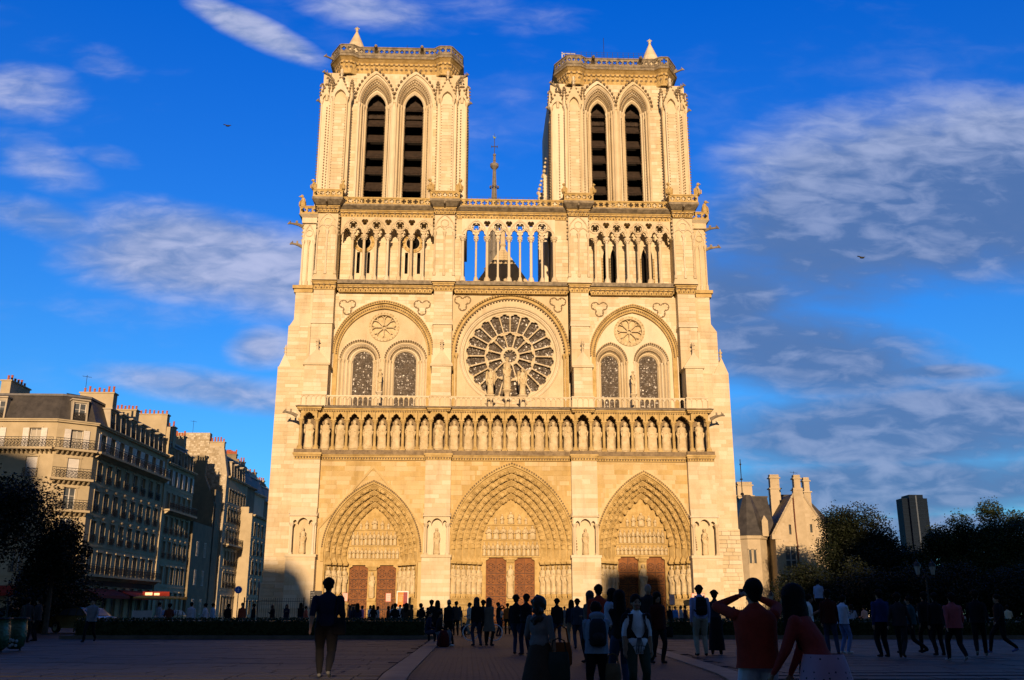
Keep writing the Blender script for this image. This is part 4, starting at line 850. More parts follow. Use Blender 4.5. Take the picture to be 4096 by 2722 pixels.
# ---- body behind the front, side buttresses
b = MB()
b.box(-20.6, 20.6, 5.5, 20, -.3, 43.0); b.hexa([(-20.6, 4.3, 15.6), (20.6, 4.3, 15.6), (20.6, 5.6, 15.6), (-20.6, 5.6, 15.6), (-20.6, 4.3, 20.8), (20.6, 4.3, 20.8), (20.6, 5.6, 20.8), (-20.6, 5.6, 20.8)])
b.v = []; b.f = []; b.mi = []
for q_ in ((-20.6, -4.7, 6.0, 20, -.3, 43.0), (5.4, 20.6, 6.0, 20, -.3, 43.0), (-4.7, 5.4, 6.0, 7.9, -.3, 35.1), (-20.6, 20.6, 2.2, 6.0, 15.62, 20.5), (-4.7, 5.4, 7.9, 20, 34.2, 35.0)): b = MB(); b.box(*q_); b.build('wall', STONE, CATH)
for sg, x_in, pr in ((-1, -20.6, [(-.3, 25.6, 23.45), (25.6, 30.1, 22.72), (30.8, 33.9, 22.28)]), (1, 20.6, [(-.3, 25.3, 23.35), (25.3, 29.9, 22.48), (30.6, 33.9, 21.98)])):
    m = MB(); f = (lambda a, c: (a, c)) if sg > 0 else (lambda a, c: (-c, -a))
    for i, (z0, z1, xe) in enumerate(pr):
        xa, xb = f(20.4, xe); m.box(xa, xb, 3.0+.35*i, 7.5, z0, z1)
        if i:
            pass
    xa, xb = f(20.4, pr[0][2]); xa2, xb2 = f(20.4, pr[1][2]); xa3, xb3 = f(20.4, pr[2][2])
    m.hexa([(xa2, 3.3, 29.9), (xb2, 3.3, 29.9), (xb2, 7.5, 29.9), (xa2, 7.5, 29.9), (xa3, 3.7, 30.9), (xb3, 3.7, 30.9), (xb3, 7.5, 30.9), (xa3, 7.5, 30.9)])
    xo = pr[0][2]*sg; m.add([(xo, 3, 25.3), (xo-sg*1.5, 3, 25.3), (xo-sg*1.5, 7.5, 25.3), (xo, 7.5, 25.3), (xo-sg*.55, 3.4, 27.1), (xo-sg*.55, 7.1, 27.1)], [(0, 1, 4), (1, 2, 5, 4), (2, 3, 5), (3, 0, 4, 5)])
    m.lathe(xo-sg*.55, 3.7, [(.16, 26.8), (.1, 27.2), (.2, 27.35), (.08, 27.5), (.24, 27.75), (.1, 27.85), (.03, 28.15)], 6)
    # batter near the ground and side ledges
    xa, xb = f(20.4, pr[0][2]+.35); m.hexa([(xa, 2.85, -.3), (xb, 2.85, -.3), (xb, 7.6, -.3), (xa, 7.6, -.3), (xa, 3.0, 9.3 if sg > 0 else 4), (xb-(0 if sg < 0 else .25), 3.0, 9.3 if sg > 0 else 4), (xb-(0 if sg < 0 else .25), 7.5, 9.3 if sg > 0 else 4), (xa+(.25 if sg < 0 else 0), 7.5, 9.3 if sg > 0 else 4)])
    m.build('side_buttress', STONE, CATH)
    s_ = MB(); store = big
    for i, (z0, z1, xe) in enumerate(pr):
        xa, xb = f(20.65, xe); blocks(s_, xa, xb, max(z0, 9.4 if sg > 0 else 4.1)if i == 0 else z0+.8, z1, 3.0+.35*i, None, .40, .7, 1.5, store=store if i == 0 else None)
    xa, xb = f(20.75, pr[0][2]+.1); blocks(s_, xa, xb, 0, 9.2 if sg > 0 else 3.9, 2.86, None, .40, .8, 1.6, store=big)
    s_.build('masonry', STONE, CATH, kind='stuff')
    c = MB(); xa, xb = f(20.5, 22.45 if sg < 0 else 22.2); 
    c.box(xa, xb, 3.6, 7.6, 33.9, 34.3); c.box(xa-.15, xb+.15, 3.4, 7.7, 34.3, 34.65); c.build('cornice', CARVE, CATH)
    n = MB(); xa, xb = f(20.6, 22.0); n.box(xa, xb, 4.0, 8, 34.6, 42.0)
    for x in (xa+.12, (xa+xb)/2, xb-.12): n.lathe(x, 3.92, [(.18, 34.7), (.16, 35.3), (.09, 35.4), (.085, 39.3), (.2, 39.8), (.2, 39.95)], 7)
    n.tube([(p[0], 3.95, p[1]) for p in arch(xa+.1, xb-.1, 40, 41.8, 7)], .08, 5); C = circ((xa+xb)/2, 40.8, .36, 14); C.append(C[0]); n.tube([(p[0], 3.95, p[1]) for p in C], .06, 5)
    for q in range(5): n.octa(xb if sg > 0 else xa, 4.0, 40.0+q*.45, .17)
    n.box(xa-.1, xb+.1, 3.7, 8, 41.9, 42.5); n.hexa([(xa-.1, 3.7, 42.5), (xb+.1, 3.7, 42.5), (xb+.1, 8, 42.5), (xa-.1, 8, 42.5), (xa-.4, 3.3, 42.8), (xb+.4, 3.3, 42.8), (xb+.4, 8, 42.8), (xa-.4, 8, 42.8)])
    n.build('pier', STONE, CATH)
    parapet([(xa-.3, 8), (xa-.3, 3.5), (xb+.3, 3.5), (xb+.3, 8)], 42.8, .95)
def gargoyle(x, y, z, ang, L=1.3, s=1.):
    m = MB(); m.tube([(0, .3, -.25), (0, -.2*L, .0), (0, -.7*L, .1), (0, -L, .16), (0, -L-.22, .05)], [.2*s, .17*s, .11*s, .13*s, .06*s], 6); m.ball((0, -L-.02, .22), .12*s, 6, 4); m.octa(-.08, -L+.08, .36, .05, .12); m.octa(.08, -L+.08, .36, .05, .12)
    m.prism([(.0, .1), (.05, .45), (.12, .1)], -.45*L, -.25*L)
    link('gargoyle', m.mesh('gargoyle', LEDGE), CATH, Matrix.Translation((x, y, z)) @ Matrix.Rotation(ang, 4, 'Z'))
for x, y, z, a, L in ((-22.3, 4, 41.8, -PI/2, 1.2), (-22.3, 4.4, 39.6, -PI/2, .9), (22.2, 4, 42.0, PI/2, 1.2), (22.2, 4.2, 39.8, PI/2, 1.3), (-21, .6, 20.2, -PI/2*.9, .9), (20.9, .6, 20.2, PI/2*.9, .9), (-19.2, 2.3, 43.3, 0, 1.0), (-6.6, 2.3, 43.3, 0, 1.0), (7.8, 2.3, 43.3, 0, 1.0), (19.2, 2.3, 43.3, 0, 1.0)): gargoyle(x, y, z, a, L)
# beasts sitting on the parapet corners
def beast(x, y, z, ang, s=1.):
    m = MB(); m.lathe(0, 0, [(.22, 0), (.28, .15), (.24, .45), (.15, .72), (.11, .85)], 8, .8, 1.1); m.ball((0, -.13, .98), .16, 7, 5); m.tube([(0, -.2, .98), (0, -.42, .90)], [.08, .03], 5)
    m.tube([(.12, -.1, .6), (.16, -.3, .4), (.13, -.3, .05)], .06, 5); m.tube([(-.12, -.1, .6), (-.16, -.3, .4), (-.13, -.3, .05)], .06, 5); m.prism([(.08, .75), (.34, .55), (.3, 0), (.12, .1)], .05, .13); m.prism([(-.08, .75), (-.34, .55), (-.3, 0), (-.12, .1)], .05, .13)
    link('chimera', m.mesh('chimera', CARVE), CATH, Matrix.Translation((x, y, z)) @ Matrix.Rotation(ang, 4, 'Z') @ Matrix.Scale(s, 4))
for i, (u0, u1) in enumerate(UB):
    c = (u0+u1)/2
    for sg in (-1, 1): beast(c+sg*1.55, 1.5, 44.85, sg*.6, 1.0 if (i+sg) % 2 else 1.25)
beast(-22.1, 3.6, 43.75, -1.2, 1.2); beast(22.0, 3.6, 43.75, 1.2, 1.25)

# ---- towers
def tower(T):
    x0, x1 = T['x']; P = link('tower', None, CATH); P.empty_display_size = .1
    zt = T['zt']; wins = T['w']; zs, za = T['zs'], T['za']; zh = T['zh']; zb = 44.2; f = T['fb']
    (a0, a1), (b0, b1) = f; BYF = 3.4
    # front wall with two arched recesses
    m = MB(); hx = T['hood']; xa, xb = a1-.4, b0+.4; zt0 = zt-1.9
    A = arch(hx[0]+.35, hx[1]-.12, zs, zh-.35, 12); B = arch(hx[1]+.12, hx[2]-.35, zs, zh-.35, 12)
    m.plate([(xa, zb), (A[0][0], zb)]+A+[(A[-1][0], zb), (B[0][0], zb)]+B+[(B[-1][0], zb), (xb, zb), (xb, zt0+.1), (xa, zt0+.1)], [], 4.75, 5.1)
    m.box(x0, a1-.3, 4.9, 19, zb-.8, zt0+.2); m.box(b0+.3, x1, 4.9, 19, zb-.8, zt0+.2); m.box(a1-.3, b0+.3, 18, 19, zb-.8, zt0+.2); m.box(a1-.3, b0+.3, 5.1, 18, zt0-.3, zt0+.2)
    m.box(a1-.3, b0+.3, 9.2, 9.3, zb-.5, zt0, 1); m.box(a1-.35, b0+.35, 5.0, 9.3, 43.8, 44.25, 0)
    m.build('wall', [STONE, DARK], P)
    s_ = MB(); ok1, ok2 = outside_arch(hx[0]-.3, hx[1], zs, zh+.3), outside_arch(hx[1], hx[2]+.3, zs, zh+.3)
    blocks(s_, xa, xb, 57.5, zt0, 4.75, lambda x, z: ok1(x, z) and ok2(x, z), .42, .6, 1.3); blocks(s_, xa, hx[0]+.3, 45, 57.2, 4.75, None, .42, .5, 1.0)
    blocks(s_, hx[2]-.3, xb, 45, 57.2, 4.75, None, .42, .5, 1.0)
    # stepped, crocketed orders
    o = MB(); cr_ = MB(); N = 4
    for (h0, h1), (g0, g1) in (((hx[0]+.35, hx[1]-.12), wins[0]), ((hx[1]+.12, hx[2]-.35), wins[1])):
        for i in range(N):
            t0, t1 = i/N, (i+1)/N; L = lambda s: arch(h0+(g0-h0)*s, h1+(g1-h1)*s, zs, zh-.35+(za-zh+.35)*s, 10, zb)
            A_, M_, B_ = L(t0), L(t0+(t1-t0)*.5), L(t1); y = 4.78+i*.30
            o.strip([(x, y, z) for x, z in A_], [(x, y-.06, z) for x, z in M_]); o.strip([(x, y-.06, z) for x, z in M_], [(x, y+.12, z) for x, z in B_]); o.strip([(x, y+.12, z) for x, z in B_], [(x, y+.32, z) for x, z in B_])
            for sgx, X in ((1, A_[0][0]*.5+B_[0][0]*.5), (-1, A_[-1][0]*.5+B_[-1][0]*.5)):
                o.lathe(X, y-.02, [(.085, zb), (.075, zs-.5), (.16, zs-.2), (.18, zs-.1), (.18, zs)], 7)
                if i in (1, 3):
                    q = zb+1.2
                    while q < zs-.6: cr_.octa(X+sgx*.13, y-.02, q, .09, .12); q += .34
            if i in (1, 2) or (i == 3 and T['n3']):
                for x, z in arch(A_[0][0]*.5+B_[0][0]*.5, A_[-1][0]*.5+B_[-1][0]*.5, zs, zh-.35+(za-zh+.35)*(t0+t1)/2, 13): cr_.ball((x, y-.06, z), .12, 5, 4, (1, .8, 1))
    # hoods with leaf crockets
    for h0, h1 in ((hx[0], hx[1]+.02), (hx[1]-.02, hx[2])):
        o.band(arch(h0+.06, h1-.06, zs, zh, 14), arch(h0+.36, h1-.13, zs, zh-.36, 14), 4.58, 4.8)
        C = arch(h0-.02, h1+.02, zs, zh+.14, 9)
        for x, z in C[1:-1]: cr_.ball((x, 4.55, z+.04), .17, 6, 4)
    o.build('window_surround', STONE, P)
    # louvres
    for g0, g1 in wins:
        z = 45.3; n = 7; stp = (zs-45.0)/6.1
        for k in range(n):
            l = MB(); zz = 45.2+k*stp; 
            if zz > zs+.4: break
            l.add([(g0-.3, 6.2, zz-.10), (g1+.3, 6.2, zz-.10), (g1+.3, 7.4, zz+1.35), (g0-.3, 7.4, zz+1.35), (g0-.3, 6.25, zz-.16), (g1+.3, 6.25, zz-.16), (g1+.3, 7.5, zz+1.3), (g0-.3, 7.5, zz+1.3)], [(0, 1, 2, 3), (7, 6, 5, 4), (0, 4, 5, 1), (0, 3, 7, 4), (1, 5, 6, 2)])
            c = int((g1-g0)/.17)
            for q in range(c): xx = g0+(g1-g0)*(q+.5)/c; l.add([(xx-.085, 6.18, zz-.1), (xx+.085, 6.18, zz-.1), (xx, 6.18, zz-.28)], [(0, 1, 2)])
            l.tube([(g0-.2, 6.15, zz-.05), (g1+.2, 6.15, zz-.05)], .05, 4)
            l.build('louvre', LOUV, P)
        gd = MB()
        for q in range(5): gd.box(g0+(g1-g0)*q/4-.03, g0+(g1-g0)*q/4+.03, 6.9, 6.96, zs-.8, za+.2)
        gd.box(g0, g1, 6.9, 6.96, zs-.1, zs); gd.box(g0, g1, 7.0, 7.06, zs-.8, za+.3)
        gd.build('timber_frame', LOUV, P)
        w_ = MB()
        for q in range(9): w_.box(g0+(g1-g0)*q/8-.012, g0+(g1-g0)*q/8+.012, 5.5, 5.53, 44.3, 45.7)
        for q in range(3): w_.box(g0, g1, 5.49, 5.51, 44.6+q*.5, 44.62+q*.5)
        w_.build('safety_grille', BLACK, P)
    # forward buttresses and their gablets
    for (u0, u1), side in ((f[0], -1), (f[1], 1)):
        bt = MB(); bt.bmi = 1; bt.box(u0-.35, u1+.35, 3.75, 5.2, 43.7, zs-.2); bt.box(u0, u1, BYF, 3.8, 43.7, zs-.2); c = (u0+u1)/2
        for sx_ in (u0-.02, u1+.02, u0-.34, u1+.34):
            y = BYF+.06 if abs(sx_-c) < (u1-u0)/2+.1 else 3.82
            bt.lathe(sx_, y, [(.13, 43.7), (.13, 44.4), (.09, 44.5), (.085, zs-.65), (.2, zs-.3), (.22, zs-.1)], 7)
            q = 45.3
            while q < zs-.8: cr_.octa(sx_+(.12 if sx_ < c else -.12)*(1 if abs(sx_-c) < (u1-u0)/2+.1 else -1), y-.04, q, .095, .13); q += .34
        blocks(s_, u0+.12, u1-.12, 45.2, zs-.8, BYF, None, .42, .5, 1.2)
        # gablet
        z = zs-.15; h0, h1 = u0-.28, u1+.28
        bt.plate([(h0, z), (u0+.1, z)]+arch(u0+.1, u1-.1, z, z+.95, 6)[1:-1]+[(u1-.1, z), (h1, z), (h1, z+.35), (c, z+2.55), (h0, z+.35)], [], BYF-.12, BYF+1.4, back=True)
        bt.box(u0+.1, u1-.1, BYF+.25, BYF+1.2, z, z+1.2)
        for s2 in (-1, 1):
            for q in range(5): t = (q+.5)/5; e = h0 if s2 < 0 else h1; bt.ball((e+(c-e)*t, BYF-.05, z+.45+2.2*t), .15, 6, 4)
            xx = c+s2*((u1-u0)/2+.42); bt.lathe(xx, BYF+.55, [(.2, z), (.22, z+.9), (.26, z+1.0), (.17, z+1.1), (.03, z+2.4)], 6); bt.ball((xx, BYF+.55, z+2.45), .16, 6, 4)
            for q in range(4): bt.ball((xx-.2+.03*q, BYF+.4, z+1.0+q*.36), .14, 5, 4); bt.ball((xx+.2-.03*q, BYF+.4, z+1.0+q*.36), .14, 5, 4)
        bt.lathe(c, BYF+.1, [(.10, z+2.4), (.13, z+2.9), (.28, z+3.05), (.12, z+3.2), (.2, z+3.5), (.04, z+3.7)], 6)
        bt.add([(h0, BYF-.1, z+.35), (h1, BYF-.1, z+.35), (c, BYF-.1, z+2.6), (h0, 5.2, z+.9), (h1, 5.2, z+.9), (c, 5.2, z+3.2)], [(0, 2, 5, 3), (1, 4, 5, 2)])
        bt.build('buttress', [STONE, SOOT_SHADE], P)
    # sideways buttresses seen from the front
    for sg, xe, xi in ((-1, x0, a0-.35), (1, x1, b1+.35)):
        bt = MB(); bt.bmi = 1; a_, c_ = min(xe, xi), max(xe, xi); bt.box(a_, c_, 4.25, 6.0, 43.7, zs-.2); bt.box(a_ if sg < 0 else c_-.25, a_+.25 if sg < 0 else c_, 6.0, 8.5, 43.7, zs-.2)
        for X, yy in ((a_+.06, 4.2), (c_-.06, 4.2), (xe-sg*.02, 5.9)):
            bt.lathe(X, yy, [(.13, 43.7), (.13, 44.4), (.085, 44.5), (.08, zs-.65), (.2, zs-.3), (.2, zs-.1)], 7)
        for yy in (4.2, 5.9):
            q = 45.2
            while q < zs-.8: cr_.octa(xe+sg*.09, yy, q, .12, .13); q += .34
        q = 45.3
        while q < zs-.8: cr_.octa((a_+c_)/2-sg*.1, 4.18, q, .09, .12); q += .34
        z = zs-.15; c = (a_+c_)/2
        bt.plate([(a_-.15, z), (a_+.15, z)]+arch(a_+.15, c_-.15, z, z+.8, 5)[1:-1]+[(c_-.15, z), (c_+.1, z), (c_+.1, z+.3), (c, z+2.1), (a_-.15, z+.3)], [], 4.1, 5.6, back=True); bt.box(a_+.1, c_-.1, 4.4, 5.6, z, z+1)
        for s2 in (-1, 1):
            for q in range(4): t = (q+.5)/4; e = a_-.15 if s2 < 0 else c_+.1; bt.ball((e+(c-e)*t, 4.05, z+.4+1.8*t), .14, 6, 4)
        for X, yy, hh in ((xe+sg*.08, 4.7, 2.3), (xe-sg*.25, 5.8, 3.3), (c, 4.3, 2.9), (xi, 4.4, 2.6)):
            bt.lathe(X, yy, [(.17, z), (.2, z+.9), (.15, z+1.0), (.05, z+hh)], 6); bt.ball((X, yy, z+hh+.05), .17, 6, 4); bt.octa(X-.17, yy, z+hh, .10); bt.octa(X+.17, yy, z+hh, .10)
            for q in range(4): bt.ball((X-.19, yy, z+.9+q*.4), .13, 5, 4); bt.ball((X+.19, yy, z+.9+q*.4), .13, 5, 4)
        bt.build('buttress', [STONE, SOOT_SHADE], P)
    # inner flank: buttress towards the other tower
    if x0 > 0:
        bt = MB()
        for yy, pr_ in ((10.5, .45), (15.5, .75)):
            bt.box(x0-pr_, x0, yy, yy+2.4, 35, zs-5.5); q = 44
            while q < zs-5.5: bt.octa(x0-pr_, yy+.1, q, .14, .16); q += .42
            for q in range(5): bt.ball((x0-pr_*(1.0-.16*q), yy+.2, zs-5.5+q*.55), .26-.03*q, 6, 4)
        bt.build('buttress', [STONE, SOOT_SHADE], P)
    cr_.build('crocket', SOOT_SHADE, P, kind='stuff'); s_.build('masonry', STONE, P, kind='stuff')
    # crown: frieze, corbels, cornice, parapet following the corner projections
    e0, e1 = x0+1.15, x1-1.15
    def outline(o_):
        return [(e0-o_, 18.2+o_), (e0-o_, 6.1-o_*.4), (e0+.95-o_*.4, 4.35-o_), (a1+.15+o_*.3, 4.35-o_), (a1+.75+o_*.4, 4.9-o_), (b0-.75-o_*.4, 4.9-o_), (b0-.15-o_*.3, 4.35-o_), (e1-.95+o_*.4, 4.35-o_), (e1+o_, 6.1-o_*.4), (e1+o_, 18.2+o_)]
    k = MB(); prof = [(0.0, zt-2.05), (.10, zt-2.0), (.10, zt-1.85), (.0, zt-1.82), (.0, zt-.75), (.22, zt-.7), (.22, zt-.45), (.14, zt-.4), (.50, zt-.14), (.66, zt-.08), (.66, zt+.12), (.52, zt+.34), (.40, zt+.36)]
    for (oa, za_), (ob, zb_) in zip(prof[:-1], prof[1:]): k.strip([(x, y, za_) for x, y in outline(oa)], [(x, y, zb_) for x, y in outline(ob)], closed=True, mi=1 if za_ >= zt-.10 else 0)
    k.add([(x, y, zt+.34) for x, y in outline(.5)], [tuple(range(10))], 1); k.build('cornice', [CARVE, LEDGE], P)
    cb = MB(); cb.bmi = 1; ol = outline(0)
    for (xa_, ya_), (xb_, yb_) in zip(ol[:-1], ol[1:]):
        L = math.hypot(xb_-xa_, yb_-ya_); n = max(1, round(L/.56)); ux, uy = (xb_-xa_)/L, (yb_-ya_)/L
        if L > 8 and abs(ux) < .5: continue
        cb.M = Matrix(((ux, -uy, 0, xa_), (uy, ux, 0, ya_), (0, 0, 1, 0), (0, 0, 0, 1)))
        for q in range(n):
            c = L*(q+.5)/n
            cb.ball((c, -.16, zt-.62), .17, 6, 4); cb.hexa([(c-.09, -.02, zt-1.25), (c+.09, -.02, zt-1.25), (c+.09, .1, zt-1.25), (c-.09, .1, zt-1.25), (c-.13, -.2, zt-.75), (c+.13, -.2, zt-.75), (c+.13, .1, zt-.75), (c-.13, .1, zt-.75)])
            c += L/n/2; cb.ball((c, -.10, zt-1.22), .16, 6, 4); cb.hexa([(c-.08, 0, zt-1.75), (c+.08, 0, zt-1.75), (c+.08, .1, zt-1.75), (c-.08, .1, zt-1.75), (c-.12, -.14, zt-1.3), (c+.12, -.14, zt-1.3), (c+.12, .1, zt-1.3), (c-.12, .1, zt-1.3)])
    cb.M = None; cb.build('corbel', [CARVE, SOOT_SHADE], P, kind='stuff')
    pp = parapet(outline(.45)+[outline(.45)[0]], zt+.34, 1.12, .60, thick=.14, m=LEDGE); pp.parent = P
    for q in range(2): gargoyle(T['gx'][q], 4.6, zt+.9, 0, 1.0, 1.6)
    gargoyle(e0 if x0 < 0 else e1, 5.2, zt+.2, (-1 if x0 < 0 else 1)*1.1, 1.2, .9)
    for gx_, gs in ((x0+.5, -1), (x1-.5, 1)): gargoyle(gx_, 4.9, zt-1.9, gs*1.0, .55, .9); gargoyle(gx_+gs*.5, 4.6, zs-.2, gs*1.1, .45, 1.0); gargoyle(gx_-gs*.5, 4.4, zt-2.6, gs*.7, .5, .8)
    # stair turret with a stone cone
    tx, ty = T['t']; z = zt+.3; t = MB(); t.lathe(tx, ty, [(.95, z), (.95, z+T['th']), (1.14, z+T['th']+.08), (1.14, z+T['th']+.2)], 16)
    hh = T['tc']; R_ = 1.12
    for q in range(8):
        ra, rb = R_*(1-q/8.6), R_*(1-(q+1)/8.6); za_, zb_ = z+T['th']+.2+hh*q/8, z+T['th']+.2+hh*(q+1)/8; t.lathe(tx, ty, [(ra, za_), (ra*1.0, za_+.03), (rb+.03, zb_)], 16)
    zz = z+T['th']+.2+hh; t.lathe(tx, ty, [(.1, zz-.3), (.12, zz), (.2, zz+.06), (.12, zz+.2), (.24, zz+.45), (.1, zz+.6), (.03, zz+.7)], 8)
    for q in range(4): t.octa(tx+.22*math.cos(q*PI/2), ty+.22*math.sin(q*PI/2), zz+.45, .10)
    t.build('stair_turret', STONE, P)
    ant = MB(); ant.tube([(T['ax'], 9, zt), (T['ax'], 9, T['az'])], .03, 5); ant.build('lightning_rod', BLACK, P)
    return P
tower(dict(x=(-20.95, -4.42), zt=62.78, w=((-15.93, -13.82), (-11.58, -9.48)), zs=57.25, za=58.95, zh=61.30, hood=(-17.2, -12.77, -8.0), fb=((-19.42, -17.95), (-7.35, -5.95)), gx=(-15.0, -9.7), t=(-17.85, 7.6), th=2.6, tc=2.5, ax=-11.9, az=67.6, n3=False))
tower(dict(x=(5.15, 20.72), zt=61.95, w=((9.90, 11.60), (13.86, 15.62)), zs=56.88, za=58.36, zh=60.55, hood=(8.45, 12.68, 16.85), fb=((7.08, 8.35), (18.22, 19.40)), gx=(10.1, 15.6), t=(17.50, 7.6), th=2.5, tc=2.6, ax=12.1, az=69.2, n3=False))
# wire fence on the right tower roof and between the towers
def wire_fence(x0, x1, y, z, h, name='wire_fence'):
    m = MB(); n = int((x1-x0)/.62)
    for q in range(n+1): x = x0+(x1-x0)*q/n; m.box(x-.018, x+.018, y-.018, y+.018, z, z+h)
    for q in range(5): m.box(x0, x1, y-.008, y+.008, z+h*(q+1)/5-.012, z+h*(q+1)/5+.004)
    m.build(name, BLACK, CATH)
wire_fence(7.0, 16.3, 5.2, 63.2, 1.5); wire_fence(-4.4, 5.1, 4.2, 44.0, 1.5)
fr = MB(); fr.box(6.6, 6.72, 5.6, 5.7, 63, 64.9); fr.box(8.1, 8.2, 5.6, 5.7, 63, 64.7); fr.box(6.6, 8.2, 5.6, 5.7, 64.7, 64.78); fr.box(6.6, 8.2, 5.6, 5.7, 64.1, 64.16); fr.tube([(6.7, 5.65, 64.8), (8.1, 5.65, 63.4)], .05, 5); fr.build('roof_ladder_frame', mat('pale_metal', (.5, .5, .5), rough=.4), CATH)
# nave roof gable and its cross; lead roof
rf = MB(); rf.prism([(-7.2, 33.5), (7.2, 33.5), (3.1, 39.7), (.0, 44.3), (-3.1, 39.7)], 15.7, 16.6, 0)
rf.add([(-7.4, 16.7, 33.5), (.0, 16.7, 44.1), (7.4, 16.7, 33.5), (-7.4, 100, 33.5), (.0, 100, 44.1), (7.4, 100, 33.5)], [(0, 1, 4, 3), (1, 2, 5, 4)], 1)
rf.lathe(.0, 16.1, [(.45, 43.7), (.3, 44.3), (.45, 44.5), (.34, 44.7), (.30, 46.6), (.42, 46.8), (.15, 47.1), (.05, 47.6)], 8, mi=0)
ZINC = mat('lead_roofing', (.12, .12, .12), (.07, .07, .075), rough=.6, scale=2)
rf.build('nave_gable', [STONE, ZINC], CATH)
# tapering timber and lead spire over the crossing
sp = thing('church_spire', (-.5, 60, 42), 'slender openwork spire with iron cross and weathercock rising between the two towers', 'spire')
SPM = mat('spire_lead', (.24, .215, .17), (.15, .13, .10), rough=.6, scale=3)
m = MB(); Z = [(42, 2.3), (50, 1.75), (57, 1.30), (63, .88), (69.5, .50), (71.5, .40), (73.6, .32), (75.6, .26), (78.4, .18), (79.3, .17)]
for a in range(8):
    t = a*PI/4+PI/8; m.tube([(-.5+r_*math.cos(t), 60+r_*math.sin(t), z) for z, r_ in Z], [r_*.16+.02 for z, r_ in Z], 4)
m.lathe(-.5, 60, [(r_*.82, z) for z, r_ in Z], 8, a0=PI/8); m.build('spire_shaft', SPM, sp)
m = MB()
for z, R_ in ((63.5, 1.10), (65.6, 1.0), (67.8, .9), (70.5, .80), (72.9, .70), (60.5, 1.3), (57.5, 1.6), (53.5, 1.9)):
    for a in range(8): t = a*PI/4+PI/8; m.octa(-.5+R_*math.cos(t), 60+R_*math.sin(t), z, .24, .25)
m.lathe(-.5, 60, [(.22, 76.2), (.45, 76.45), (.74, 76.8), (.76, 77.3), (.5, 77.35), (.16, 77.6)], 12); m.lathe(-.5, 60, [(.26, 78.0), (.26, 78.15)], 8); m.lathe(-.5, 60, [(.28, 79.0), (.28, 79.25)], 8)
m.build('crocket', SPM, sp, kind='stuff')
m = MB(); m.box(-.56, -.44, 59.9, 60.1, 79.2, 82.3); m.box(-1.06, .06, 59.94, 60.06, 80.68, 80.80); m.box(-1.1, -1.02, 59.9, 60.1, 80.5, 80.98); m.box(.02, .10, 59.9, 60.1, 80.5, 80.98); m.box(-.53, -.47, 59.95, 60.05, 82.3, 83.3); m.build('iron_cross', BLACK, sp)
m = MB(); m.ball((-.5, 60, 82.5), .2, 8, 5, (1.2, .5, .8)); m.prism([(-.7, 82.5), (-.82, 82.9), (-.62, 82.8)], 59.95, 60.05); m.prism([(-.3, 82.6), (-.2, 82.95), (-.25, 82.6)], 59.95, 60.05); m.build('weathercock', mat('green_copper', (.25, .35, .12), rough=.5), sp)
# gallery group in front of the rose, niche statues, window statues
def pedestal(m, x, y, z0, z1, w=.35):
    m.lathe(x, y, [(w*1.1, z0), (w*1.1, z0+.15), (w*.7, z0+.3), (w*.6, z1-.5), (w*.8, z1-.3), (w*1.35, z1-.08), (w*1.35, z1)], 8)
for x, y, z, H, kw, lab, sx_ in ((.15, 1.9, 23.05, 3.55, dict(crown=True, arms=1, child=True, beard=False), 'crowned stone virgin holding a child in front of the rose window', 1.05),
        (-1.55, 1.9, 22.5, 2.95, dict(crown=False, wings=True, beard=False), 'winged stone angel left of the crowned virgin before the rose', 1.1), (1.75, 1.9, 22.5, 2.95, dict(crown=False, wings=True, beard=False), 'winged stone angel right of the crowned virgin before the rose', 1.1)):
    o = thing('rose_statue', (x, y, 20.9), lab, 'statue', 'statues in front of the rose window'); s_ = statue(int(H*10+x*3), H, **kw); link('figure', s_.mesh('figure', STAT_, True), o, Matrix.Translation((x, y, z)) @ Matrix.Rotation(-.15 if x < -1 else .15 if x > 1 else 0, 4, 'Z'))
    p = MB(); pedestal(p, x, y, 20.95, z+.02, .42); p.build('pedestal', STONE, o)
for x, lab in ((-12.93, 'nude stone man between the two left bay windows'), (13.28, 'nude stone woman between the two right bay windows')):
    o = thing('window_statue', (x, 3.0, 20.9), lab, 'statue', 'statues between the bay windows'); s_ = statue(int(abs(x)*7), 2.6, crown=False, wid=.7, beard=False); link('figure', s_.mesh('figure', STAT_, True), o, T3(x, 3.0, 23.0)); p = MB(); pedestal(p, x, 3.0, 20.95, 23.02, .30); p.build('pedestal', STONE, o)
for (x, y, z), lab, sd in zip(niche_spots, ('robed stone saint in the niche of the far left buttress', 'stone woman with a staff in the niche between left and middle doors', 'stone woman with bowed head in the niche between middle and right doors', 'mitred stone bishop in the niche of the far right buttress'), (31, 42, 53, 64)):
    s_ = statue(sd, 2.65, crown=sd == 64, beard=sd in (31, 64)); o = link('niche_statue', s_.mesh('niche_statue', STAT_, True), None, T3(x, .18, 6.5)); tag(o, lab, 'statue', 'statues in the buttress niches')
